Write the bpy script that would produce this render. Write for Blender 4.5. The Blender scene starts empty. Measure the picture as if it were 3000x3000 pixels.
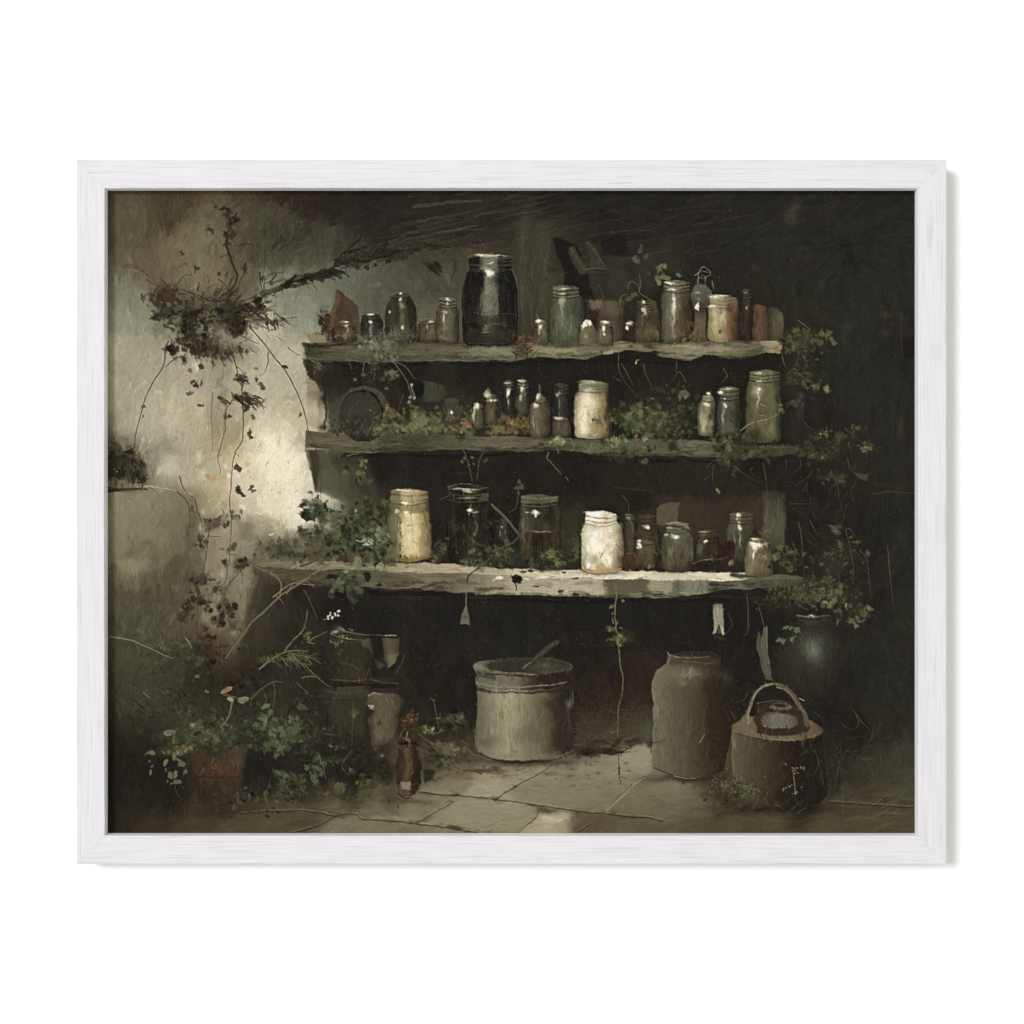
import bpy, math
import numpy as np
from mathutils import Vector

# ------------------------------------------------------------------ camera, world, lamp, exposure
K = 0.00022            # metres per photograph pixel (3000 px wide) on the frame's front face
DIST = 1.33            # camera to the frame's front face
CZ = 1.50              # height of the picture's centre on the wall
RECESS = 0.0103        # front face to print
DEPTH = 0.0250         # front face to wall
scene = bpy.context.scene
COL = scene.collection

cam = bpy.data.cameras.new('camera')
cam.sensor_width = 36.0
cam.lens = 36.0 * DIST / (3000 * K)
cam.clip_start, cam.clip_end = 0.05, 100.0
cam_ob = bpy.data.objects.new('camera', cam)
COL.objects.link(cam_ob)
cam_ob.location = (0, -DIST, CZ)
cam_ob.rotation_euler = (math.radians(90), 0, 0)
scene.camera = cam_ob

world = bpy.data.worlds.new('World')
scene.world = world
world.use_nodes = True
bg = world.node_tree.nodes['Background']
bg.inputs['Color'].default_value = (1.0, 0.985, 0.94, 1)
bg.inputs['Strength'].default_value = 0.69

key = bpy.data.lights.new('softbox', 'AREA')
key.shape = 'RECTANGLE'
key.size, key.size_y = 2.2, 2.4
key.energy = 600
key.color = (0.99, 1.0, 1.06)
key_ob = bpy.data.objects.new('softbox', key)
COL.objects.link(key_ob)
key_ob.location = (-4.0, -8.0, CZ + 1.9)
key_ob.rotation_euler = (Vector((0, 0, CZ)) - key_ob.location).to_track_quat('-Z', 'Y').to_euler()

vs = scene.view_settings
vs.view_transform = 'Standard'
vs.look = 'None'
vs.exposure, vs.gamma = 0.0, 1.0
vs.use_curve_mapping = False
LIGHT = 1.35           # radiance a white matt surface shows under this lighting


def place(px, py, depth):
    """photograph pixel on a plane `depth` behind the front face -> world point"""
    s = K * (DIST + depth) / DIST
    return ((px - 1500) * s, depth, CZ + (1500 - py) * s)


# ------------------------------------------------------------------ materials
def new_mat(name):
    m = bpy.data.materials.new(name)
    m.use_nodes = True
    nt = m.node_tree
    return m, nt, nt.nodes['Principled BSDF']


def wood_mat():
    m, nt, b = new_mat('whitewashed_wood')
    N, L = nt.nodes.new, nt.links.new
    tc = N('ShaderNodeTexCoord')
    oi = N('ShaderNodeObjectInfo')
    add = N('ShaderNodeVectorMath'); add.operation = 'MULTIPLY_ADD'
    comb = N('ShaderNodeCombineXYZ')
    for i in range(3):
        L(oi.outputs['Random'], comb.inputs[i])
    add.inputs[1].default_value = (7.0, 3.0, 5.0)
    L(comb.outputs[0], add.inputs[0]); L(tc.outputs['Object'], add.inputs[2])

    def layer(sx, sy, detail, rough, dist):
        mp = N('ShaderNodeMapping'); mp.inputs['Scale'].default_value = (sx, sy, sy)
        L(add.outputs[0], mp.inputs['Vector'])
        n = N('ShaderNodeTexNoise')
        n.inputs['Scale'].default_value = 1.0
        n.inputs['Detail'].default_value = detail
        n.inputs['Roughness'].default_value = rough
        n.inputs['Distortion'].default_value = dist
        L(mp.outputs[0], n.inputs['Vector'])
        return n.outputs['Fac']

    def ramp(src, stops):
        r = N('ShaderNodeValToRGB')
        e = r.color_ramp.elements
        while len(e) < len(stops):
            e.new(0.5)
        for k, (p, v) in enumerate(stops):
            e[k].position = p
            e[k].color = (v, v, v, 1)
        L(src, r.inputs['Fac'])
        return r.outputs['Color']
    broad = ramp(layer(5, 160, 3, .5, .5), [(0.30, .965), (0.7, 1.0)])
    fine = ramp(layer(24, 1500, 3, .6, .2), [(0.32, .80), (0.48, .965), (0.7, 1.0)])
    crack = ramp(layer(16, 620, 2, .5, .5), [(0.22, .76), (0.30, .96), (0.37, 1.0)])
    mottle = ramp(layer(70, 90, 2, .5, 0), [(0.3, .97), (0.7, 1.0)])

    def mul(a, c):
        x = N('ShaderNodeMix'); x.data_type = 'RGBA'; x.blend_type = 'MULTIPLY'
        x.inputs['Factor'].default_value = 1.0
        L(a, x.inputs['A']); L(c, x.inputs['B'])
        return x.outputs['Result']
    base = N('ShaderNodeRGB'); base.outputs[0].default_value = (.69, .675, .685, 1)
    col = mul(mul(mul(mul(base.outputs[0], broad), fine), crack), mottle)
    L(col, b.inputs['Base Color'])
    b.inputs['Roughness'].default_value = .7
    b.inputs['Specular IOR Level'].default_value = .12
    bump = N('ShaderNodeBump')
    bump.inputs['Strength'].default_value = .25
    bump.inputs['Distance'].default_value = .0006
    L(mul(fine, crack), bump.inputs['Height'])
    L(bump.outputs['Normal'], b.inputs['Normal'])
    return m


def plain_mat(name, col, rough=.9, noise=.02):
    m, nt, b = new_mat(name)
    n = nt.nodes.new('ShaderNodeTexNoise'); n.inputs['Scale'].default_value = 40
    r = nt.nodes.new('ShaderNodeValToRGB')
    r.color_ramp.elements[0].color = tuple(c * (1 - noise) for c in col) + (1,)
    r.color_ramp.elements[1].color = tuple(min(1, c * (1 + noise)) for c in col) + (1,)
    nt.links.new(n.outputs['Fac'], r.inputs['Fac'])
    nt.links.new(r.outputs['Color'], b.inputs['Base Color'])
    b.inputs['Roughness'].default_value = rough
    b.inputs['Specular IOR Level'].default_value = 0.05
    return m


def print_mat():
    """matt art print: pigment per point, with a faint weave of the canvas"""
    m, nt, b = new_mat('printed_pigment')
    a = nt.nodes.new('ShaderNodeAttribute'); a.attribute_name = 'pigment'
    nt.links.new(a.outputs['Color'], b.inputs['Base Color'])
    b.inputs['Roughness'].default_value = 1.0
    b.inputs['Specular IOR Level'].default_value = 0.0
    return m


WOOD = wood_mat()
LIP_LIGHT = plain_mat('lightened_inner_edge', (.94, .935, .93), rough=.6, noise=.02)  # whiter than the rails: brightens the dim recess walls by colour
WALL = plain_mat('white_wall_paint', (.925, .925, .925), noise=.004)
BOARD = plain_mat('grey_board', (.30, .28, .25))
PIGMENT = print_mat()


def mesh_ob(name, verts, faces, mat, parent=None):
    me = bpy.data.meshes.new(name)
    me.from_pydata([tuple(v) for v in verts], [], faces)
    me.materials.append(mat)
    me.update()
    o = bpy.data.objects.new(name, me)
    COL.objects.link(o)
    if parent is not None:
        o.parent = parent
    return o


# ------------------------------------------------------------------ wall
w = mesh_ob('wall', [(-4, DEPTH, -2.5), (4, DEPTH, -2.5), (4, DEPTH, 5.5), (-4, DEPTH, 5.5)], [(0, 1, 2, 3)], WALL)
w['kind'] = 'structure'
w['label'] = 'plain bright white wall behind the framed picture'

# ------------------------------------------------------------------ framed picture: root, rails, board
root = bpy.data.objects.new('framed_picture', None)
COL.objects.link(root)
root.location = (0, 0, CZ)
root['label'] = 'whitewashed wooden frame holding a dark painting of jars on mossy shelves'
root['category'] = 'framed picture'

OX0, OX1, OY0, OY1 = 223.0, 2773.5, 467.5, 2532.0     # outer edge, photo pixels
IX0, IX1, IY0, IY1 = 307.0, 2688.5, 552.0, 2447.5     # inner lip
FR = np.random.RandomState(3)


def rail(a_out, b_out, a_in, b_in, label):
    """mitred rail swept from corner a to corner b; local x runs along it, local z points at the camera"""
    A, B, Ai, Bi = [np.array(((p[0] - 1500) * K, (1500 - p[1]) * K)) for p in (a_out, b_out, a_in, b_in)]
    d = (B - A) / np.linalg.norm(B - A)
    n = np.array((-d[1], d[0]))
    if np.dot(Ai - A, n) < 0:
        n = -n
    flip = d[0] * n[1] - d[1] * n[0] < 0
    wid = abs(np.dot(Ai - A, n))
    ca, cb = np.dot(Ai - A, d), np.dot(Bi - B, d)
    # cross section: (distance in from the outer edge, depth behind the front)
    sec = [(0.0012, DEPTH - .0004), (0, DEPTH - .003), (0, .0007), (.0002, .0002), (.0007, 0), (wid * .33, 0), (wid * .66, 0),
           (wid - .0006, 0), (wid - .0001, .0002), (wid, .0007), (wid, RECESS - .0006),
           (wid - .006, RECESS - .0004), (wid - .006, DEPTH - .0004)]
    L = np.linalg.norm(B - A)
    nseg = 220
    verts, faces = [], []
    wob = np.cumsum(FR.randn(nseg + 1)) * .00002
    wob -= np.linspace(wob[0], wob[-1], nseg + 1)
    for i in range(nseg + 1):
        t = i / nseg
        for j, (u, dep) in enumerate(sec):
            s0, s1 = ca * u / wid + .00003, L + cb * u / wid - .00003   # hair-line mitre joint
            jit = 0
            if 0 < i < nseg and j in (7, 8, 9):
                jit = wob[i] + FR.randn() * .00004
            if 0 < i < nseg and j in (3, 4):
                jit = FR.randn() * .00003
            verts.append((s0 + (s1 - s0) * t - L / 2, (u + jit) * (-1 if flip else 1), -dep))
    m = len(sec)
    for i in range(nseg):
        for j in range(m):
            k = (j + 1) % m
            f = (i * m + j, (i + 1) * m + j, (i + 1) * m + k, i * m + k)
            faces.append(f if flip else f[::-1])
    cap = list(range(m))
    faces.append(cap[::-1] if not flip else cap)
    cap2 = [nseg * m + j for j in range(m)]
    faces.append(cap2 if not flip else cap2[::-1])
    o = mesh_ob('frame_rail', verts, faces, WOOD, root)
    o.data.materials.append(LIP_LIGHT)              # the smooth inner edge, coloured lighter to stand in for light
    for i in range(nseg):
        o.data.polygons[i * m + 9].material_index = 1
    mid = (A + B) / 2
    from mathutils import Matrix
    X = Vector((d[0], 0, d[1])); Z = Vector((0, -1, 0)); Y = Z.cross(X)
    M = Matrix((X, Y, Z)).transposed().to_4x4()
    M.translation = Vector((mid[0], 0, mid[1]))
    o.matrix_local = M
    o['label'] = label
    return o


rail((OX0, OY0), (OX1, OY0), (IX0, IY0), (IX1, IY0), 'top rail of the whitewashed wooden frame, its inner edge in shade')
rail((OX0, OY1), (OX1, OY1), (IX0, IY1), (IX1, IY1), 'bottom rail of the whitewashed wooden frame')
rail((OX0, OY0), (OX0, OY1), (IX0, IY0), (IX0, IY1), 'left rail of the whitewashed wooden frame, dark flecks along its inner edge')
rail((OX1, OY0), (OX1, OY1), (IX1, IY0), (IX1, IY1), 'right rail of the whitewashed wooden frame, with the coarsest grain')

hx0, hx1 = (IX0 - 1500) * K - .005, (IX1 - 1500) * K + .005
hz0, hz1 = (1500 - IY1) * K - .005, (1500 - IY0) * K + .005
y0, y1 = RECESS + .0008, RECESS + .004
bv = [(x, y, z) for y in (y0, y1) for z in (hz0, hz1) for x in (hx0, hx1)]
mesh_ob('backing_board', bv, [(0, 1, 3, 2), (4, 6, 7, 5), (0, 4, 5, 1), (2, 3, 7, 6), (0, 2, 6, 4), (1, 5, 7, 3)], BOARD, root)


# ================================================================== the print: an oil-painting engine in photograph pixels
PX0, PY0, PS = 304, 548, 0.5         # print's top left corner in photograph pixels; print cells per pixel
PW, PH = 1194, 951
R = np.random.RandomState(11)


def up(a, w, h):
    gh, gw = a.shape[:2]
    def ax(n, g):
        t = np.linspace(0, g - 1.0001, n)
        i = t.astype(int)
        f = t - i
        return i, f * f * (3 - 2 * f)
    yi, yf = ax(h, gh)
    xi, xf = ax(w, gw)
    if a.ndim == 3:
        yf, xf = yf[:, None, None], xf[None, :, None]
    else:
        yf, xf = yf[:, None], xf[None, :]
    r = a[yi] * (1 - yf) + a[yi + 1] * yf
    return r[:, xi] * (1 - xf) + r[:, xi + 1] * xf


def noise(cx, cy=None):
    """value noise in -1..1; cell size in photograph pixels"""
    cy = cy or cx
    return up(R.uniform(-1, 1, (int(PH / PS / cy) + 3, int(PW / PS / cx) + 3)), PW, PH)


def box(a, k, axis):
    if k < 1:
        return a
    p = [(0, 0)] * a.ndim
    p[axis] = (k + 1, k)
    c = np.cumsum(np.pad(a, p, mode='edge'), axis=axis)
    n = a.shape[axis]
    return (np.take(c, range(2 * k + 1, 2 * k + 1 + n), axis) - np.take(c, range(0, n), axis)) / (2 * k + 1)


def blur(a, k):
    for _ in range(2):
        a = box(box(a, k, 0), k, 1)
    return a


NX = noise(44) * .7 + noise(17) * .55 + noise(7) * .25
NY = noise(44) * .7 + noise(17) * .55 + noise(7) * .25
GY, GX = np.mgrid[0:PH, 0:PW]
GX = GX / PS + PX0
GY = GY / PS + PY0
C = np.zeros((PH, PW, 3))
ID = np.zeros((PH, PW), np.int32)
PARTS = [('', '')]                   # id -> (name, label)
CLIP = None


def ident(name, label=None):
    PARTS.append((name, label))
    return len(PARTS) - 1


def win(xa, ya, xb, yb):
    i0 = max(0, int((ya - PY0) * PS) - 1)
    i1 = min(PH, int((yb - PY0) * PS) + 3)
    j0 = max(0, int((xa - PX0) * PS) - 1)
    j1 = min(PW, int((xb - PX0) * PS) + 3)
    if i1 <= i0 or j1 <= j0:
        return None
    return slice(i0, i1), slice(j0, j1)


def comp(s, al, col, idn=None, thr=.45):
    if CLIP is not None:
        al = al * CLIP[s]
    if not isinstance(col, np.ndarray):
        col = np.array(col, float)
    C[s] += al[..., None] * (col - C[s])
    if idn:
        ID[s][al > thr] = idn


def spline(p, n=6, closed=False):
    p = np.array(p, float)
    if len(p) < 3:
        return p
    q = np.vstack([p[-1], p, p[0], p[1]]) if closed else np.vstack([2 * p[0] - p[1], p, 2 * p[-1] - p[-2]])
    out = []
    m = len(p) if closed else len(p) - 1
    for i in range(m):
        a, b, c, d = q[i], q[i + 1], q[i + 2], q[i + 3]
        for t in np.arange(n) / n:
            out.append(.5 * (2 * b + (c - a) * t + (2 * a - 5 * b + 4 * c - d) * t * t + (3 * b - a - 3 * c + d) * t ** 3))
    if not closed:
        out.append(p[-1])
    return np.array(out)


def pmask(p, soft=2., rough=2., s=None):
    p = np.array(p, float)
    pad = soft + rough * 1.5 + 2
    s = s or win(p[:, 0].min() - pad, p[:, 1].min() - pad, p[:, 0].max() + pad, p[:, 1].max() + pad)
    if s is None:
        return None, None
    x = GX[s] + rough * NX[s]
    y = GY[s] + rough * NY[s]
    ins = np.zeros(x.shape, bool)
    d2 = np.full(x.shape, 1e9)
    n = len(p)
    for i in range(n):
        ax, ay = p[i]
        bx, by = p[(i + 1) % n]
        ex, ey = bx - ax, by - ay
        L = ex * ex + ey * ey
        if L < 1e-9:
            continue
        t = np.clip(((x - ax) * ex + (y - ay) * ey) / L, 0, 1)
        d2 = np.minimum(d2, (x - ax - t * ex) ** 2 + (y - ay - t * ey) ** 2)
        if ay != by:
            ins ^= ((ay > y) != (by > y)) & (x < ex * (y - ay) / ey + ax)
    d = np.sqrt(d2)
    sd = np.where(ins, d, -d)
    a = np.clip(sd / (2 * soft) + .5, 0, 1)
    return s, a * a * (3 - 2 * a)


def hues(stops, v):
    """stops [(value, colour)...] -> colour array by linear interpolation on v"""
    xs = [q[0] for q in stops]
    return np.stack([np.interp(v, xs, [q[1][k] for q in stops]) for k in range(3)], -1)


def poly(p, col, a=1., soft=2., rough=3., idn=None, cx=None, cy=None, sp=False, jit=0.):
    if sp:
        p = spline(p, 5, True)
    s, m = pmask(p, soft, rough)
    if s is None:
        return None
    if cx:
        col = hues(cx, GX[s] + 6 * NX[s])
    elif cy:
        col = hues(cy, GY[s] + 6 * NY[s])
    if jit:
        col = np.array(col) + (jit * TEX[s])[..., None]
    comp(s, m * a, col, idn)
    return s, m


def blob(x, y, rx, ry, col, a=.6, rough=6., pw=1., idn=None, ang=0):
    r = max(rx, ry) * 2.2 + rough
    s = win(x - r, y - r, x + r, y + r)
    if s is None:
        return
    dx = GX[s] + rough * NX[s] - x
    dy = GY[s] + rough * NY[s] - y
    if ang:
        c, sn = math.cos(math.radians(ang)), math.sin(math.radians(ang))
        dx, dy = dx * c + dy * sn, -dx * sn + dy * c
    m = np.exp(-(((dx / rx) ** 2 + (dy / ry) ** 2) ** pw))
    comp(s, m * a, col, idn)


def line(p, w, col, a=.9, rough=1.2, taper=True, idn=None, sp=True, soft=1.0, w2=None, dry=0.):
    """brush line through p; w photograph pixels wide; tapers to w2 (default .45 w) at its end"""
    p = spline(p) if sp else np.array(p, float)
    w2 = w * .45 if (taper and w2 is None) else (w if w2 is None else w2)
    s = win(p[:, 0].min() - w - 5, p[:, 1].min() - w - 5, p[:, 0].max() + w + 5, p[:, 1].max() + w + 5)
    if s is None:
        return
    A = np.zeros(GX[s].shape)
    n = len(p) - 1
    oi, oj = s[0].start, s[1].start
    for i in range(n):
        (ax, ay), (bx, by) = p[i], p[i + 1]
        ww = w + (w2 - w) * (i + .5) / n
        q = win(min(ax, bx) - ww - 4, min(ay, by) - ww - 4, max(ax, bx) + ww + 4, max(ay, by) + ww + 4)
        if q is None:
            continue
        x = GX[q] + rough * NX[q]
        y = GY[q] + rough * NY[q]
        ex, ey = bx - ax, by - ay
        L = ex * ex + ey * ey + 1e-9
        t = np.clip(((x - ax) * ex + (y - ay) * ey) / L, 0, 1)
        d = np.sqrt((x - ax - t * ex) ** 2 + (y - ay - t * ey) ** 2)
        m = np.clip((ww / 2 - d) / (2 * soft) + .5, 0, 1)
        if ww < 2:
            m = m * max(.35, ww / 2) * 1.3
        sub = A[q[0].start - oi:q[0].stop - oi, q[1].start - oj:q[1].stop - oj]
        np.maximum(sub, np.minimum(m, 1), out=sub)
    if dry:
        A = A * np.clip(1 - dry + dry * 2 * (DRYN[s] * .5 + .5), 0, 1)
    comp(s, A * a, col, idn, .4)


# random bristle texture fields (long in one direction)
def streak(ang, n=15):
    w = R.randn(PH, PW)
    o = np.zeros_like(w)
    for k in range(-n, n + 1):
        o += np.roll(np.roll(w, int(round(k * math.sin(ang))), 0), int(round(k * math.cos(ang))), 1)
    o = o / np.abs(o).std()
    return o - blur(o, 6)


FINE = R.uniform(-1, 1, (PH, PW))
FINE = (FINE + np.roll(FINE, 1, 0) + np.roll(FINE, 1, 1)) / 1.6
DRYN = noise(12) * .8 + noise(5) * .5 + FINE * .25
ST = {d: streak(math.radians(d)) for d in (90, 0, 81, 99, 5, 174)}
SEL = noise(90) + .5 * noise(40)
LOST = noise(36) * .8 + noise(15) * .5
TEX = np.where(SEL > .35, ST[81], np.where(SEL < -.35, ST[99], ST[90]))
HTEX = np.where(SEL > .45, ST[5], np.where(SEL < -.45, ST[174], ST[0]))


# brush stamps for the lay-in: alpha with bristle gaps
def make_stamp(ang, L, W):
    n = int(L + 4) | 1
    y, x = np.mgrid[0:n, 0:n] - n // 2
    c, s = math.cos(ang), math.sin(ang)
    u, v = x * c + y * s, -x * s + y * c
    br = R.uniform(.25, 1, 64)
    a = np.clip((L / 2 - np.abs(u)) / 3 + .5, 0, 1) * np.clip((W / 2 - np.abs(v)) / 1.0 + .5, 0, 1)
    a *= br[np.clip((v * 1.2 + 32).astype(int), 0, 63)] * np.clip(1.1 - .6 * (u / L + .5), 0, 1)
    return a


HT = np.zeros((PH, PW))             # relief of the paint
STAMPS = {}
for si, (L, W) in enumerate(((34, 11), (22, 7), (13, 4.5), (8, 3))):
    for ai in range(16):
        for v in range(3):
            STAMPS[si, ai, v] = make_stamp(ai * math.pi / 16, L, W)


def layin(n, si, angf, jit, a, keep=None, xr=None, yr=None):
    """repaint what is there with n strokes; angf(x, y) gives degrees"""
    src = C.copy()
    xs = R.uniform(*(xr or (PX0, PX0 + PW / PS)), n)
    ys = R.uniform(*(yr or (PY0, PY0 + PH / PS)), n)
    for x, y in zip(xs, ys):
        j, i = int((x - PX0) * PS), int((y - PY0) * PS)
        if not (0 <= i < PH and 0 <= j < PW) or (keep is not None and not keep[i, j]):
            continue
        ang = angf(i, j) + R.randn() * 16
        st = STAMPS[si, int(round(ang / 11.25)) % 16, R.randint(3)]
        k = st.shape[0] // 2
        i0, i1, j0, j1 = max(0, i - k), min(PH, i + k + 1), max(0, j - k), min(PW, j + k + 1)
        m = st[i0 - i + k:i1 - i + k, j0 - j + k:j1 - j + k] * a
        col = src[i, j] + R.randn() * jit + R.randn(3) * jit * .25
        C[i0:i1, j0:j1] += m[..., None] * (col - C[i0:i1, j0:j1])
        HT[i0:i1, j0:j1] += m * (R.uniform(0, 1) + m - HT[i0:i1, j0:j1])


IVY = np.array([(0, -1), (.4, -.62), (.85, -.5), (.72, 0), (.7, .5), (.3, .6), (0, .85), (-.35, .6), (-.75, .5), (-.66, 0), (-.8, -.5), (-.38, -.62)])
ROUND = np.array([(0, -.9), (.5, -.6), (.75, 0), (.45, .65), (0, .9), (-.5, .6), (-.75, 0), (-.45, -.6)])
BLADE = np.array([(0, -1.3), (.3, -.4), (.32, .3), (0, 1.2), (-.3, .3), (-.3, -.5)])
SHAPES = {'ivy': IVY, 'round': ROUND, 'blade': BLADE}


def leaf(x, y, r, col, a=.9, kind='ivy', ang=None, idn=None, sq=None):
    q = SHAPES[kind]
    t = R.uniform(0, 6.28) if ang is None else math.radians(ang)
    sq = R.uniform(.45, 1) if sq is None else sq
    c, s = math.cos(t), math.sin(t)
    jx = 1 + R.randn(len(q)) * .24
    px, py = q[:, 0] * r * sq * jx, q[:, 1] * r * jx
    poly(np.stack([x + px * c - py * s, y + px * s + py * c], 1), col, a, 1.9, 2.6, idn)


def leaves(cx, cy, rx, ry, n, size, cols, a=.85, kind='ivy', idn=None, jit=8, uni=False, light=None, stems=0, stemcol=(70, 64, 46)):
    """n leaves in an ellipse; cols is a list of colours; size (min, max)"""
    for _ in range(stems):
        x, y = cx + R.randn() * rx * .5, cy + R.randn() * ry * .5
        t = R.uniform(0, 6.28)
        L = R.uniform(.3, .8) * max(rx, ry)
        x2, y2 = x + math.cos(t) * L, y + math.sin(t) * L
        line([(x, y), ((x + x2) / 2 + R.randn() * L * .15, (y + y2) / 2 + R.randn() * L * .15), (x2, y2)], R.uniform(1.2, 2.6), stemcol, .6)
    if n >= 14:
        mc = np.mean(np.array(cols, float), 0)
        for _ in range(3):
            blob(cx + R.randn() * rx * .3, cy + R.randn() * ry * .3, rx * R.uniform(.4, .75), ry * R.uniform(.4, .75), mc * R.uniform(.6, .85), .3, 14)
        for _ in range(n // 3):                             # tangle the leaves grow out of
            x, y = cx + R.randn() * rx * .55, cy + R.randn() * ry * .55
            t = R.uniform(0, 6.28); L = R.uniform(.8, 2.2) * size[1]
            line([(x, y), (x + L * .5 * math.cos(t) + R.randn() * 3, y + L * .5 * math.sin(t) + R.randn() * 3), (x + L * math.cos(t), y + L * math.sin(t))], R.uniform(2, 6), mc * R.uniform(.55, 1.1), .5 * a, 3, dry=.5, soft=1.8)
    for _ in range(n):
        if uni:
            t, q = R.uniform(0, 6.28), math.sqrt(R.uniform(0, 1))
            x, y = cx + rx * q * math.cos(t), cy + ry * q * math.sin(t)
        else:
            x, y = cx + R.randn() * rx * .5, cy + R.randn() * ry * .5
        c = np.array(cols[R.randint(len(cols))], float) * .96
        q = R.rand()
        if n > 9 and q < .34:
            c = c * R.uniform(.45, .8)                      # gaps and undersides
        elif q > .93:
            c = c * 1.22
        c = c + R.randn() * jit + R.randn(3) * jit * .3
        r = R.uniform(*size) * (R.uniform(.55, 1.1) if n > 9 else 1)
        leaf(x, y, r, np.clip(c, 24, 250), a * R.uniform(.55, 1), kind, None, idn)
        if n > 9 and R.rand() < .3:                         # flicks of the brush
            t = R.uniform(0, 6.28)
            L = R.uniform(.6, 1.6) * r
            line([(x, y), (x + L * math.cos(t), y + L * math.sin(t))], R.uniform(1.4, 3), np.clip(c * R.uniform(.8, 1.25), 24, 250), a * .7, 2, sp=False)


def specks(n, region, cols, a=(.2, .7), big=.1):
    """n tiny dots of paint where region (callable on x, y arrays or bbox) allows"""
    xa, ya, xb, yb = region
    xs = R.uniform(xa, xb, n)
    ys = R.uniform(ya, yb, n)
    cl = noise(70)
    for x, y in zip(xs, ys):
        j, i = int((x - PX0) * PS), int((y - PY0) * PS)
        if not (1 <= i < PH - 2 and 1 <= j < PW - 2) or cl[i, j] < R.uniform(-.6, .7):
            continue
        c = np.array(cols[R.randint(len(cols))], float)
        al = R.uniform(*a)
        C[i, j] += al * (c - C[i, j])
        if R.rand() < big:
            C[i, j + 1] += al * .7 * (c - C[i, j + 1])
            C[i + 1, j] += al * .5 * (c - C[i + 1, j])


def scratches(n, region, col, L=(15, 60), ang=(60, 120), w=(1., 1.8), a=(.15, .45), bend=.12):
    xa, ya, xb, yb = region
    for _ in range(n):
        x, y = R.uniform(xa, xb), R.uniform(ya, yb)
        t = math.radians(R.uniform(*ang))
        q = R.uniform(*L)
        x2, y2 = x + q * math.cos(t), y + q * math.sin(t)
        line([(x, y), ((x + x2) / 2 + R.randn() * q * bend, (y + y2) / 2 + R.randn() * q * bend), (x2, y2)],
             R.uniform(*w), np.array(col, float) + R.randn() * 8, R.uniform(*a))


class clip:
    def __init__(self, s, m):
        self.f = np.zeros((PH, PW))
        self.f[s] = m
    def __enter__(self):
        global CLIP
        self.old = CLIP
        CLIP = self.f if self.old is None else self.f * self.old
    def __exit__(self, *_):
        global CLIP
        CLIP = self.old


WHITE = (234, 225, 196)


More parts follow.
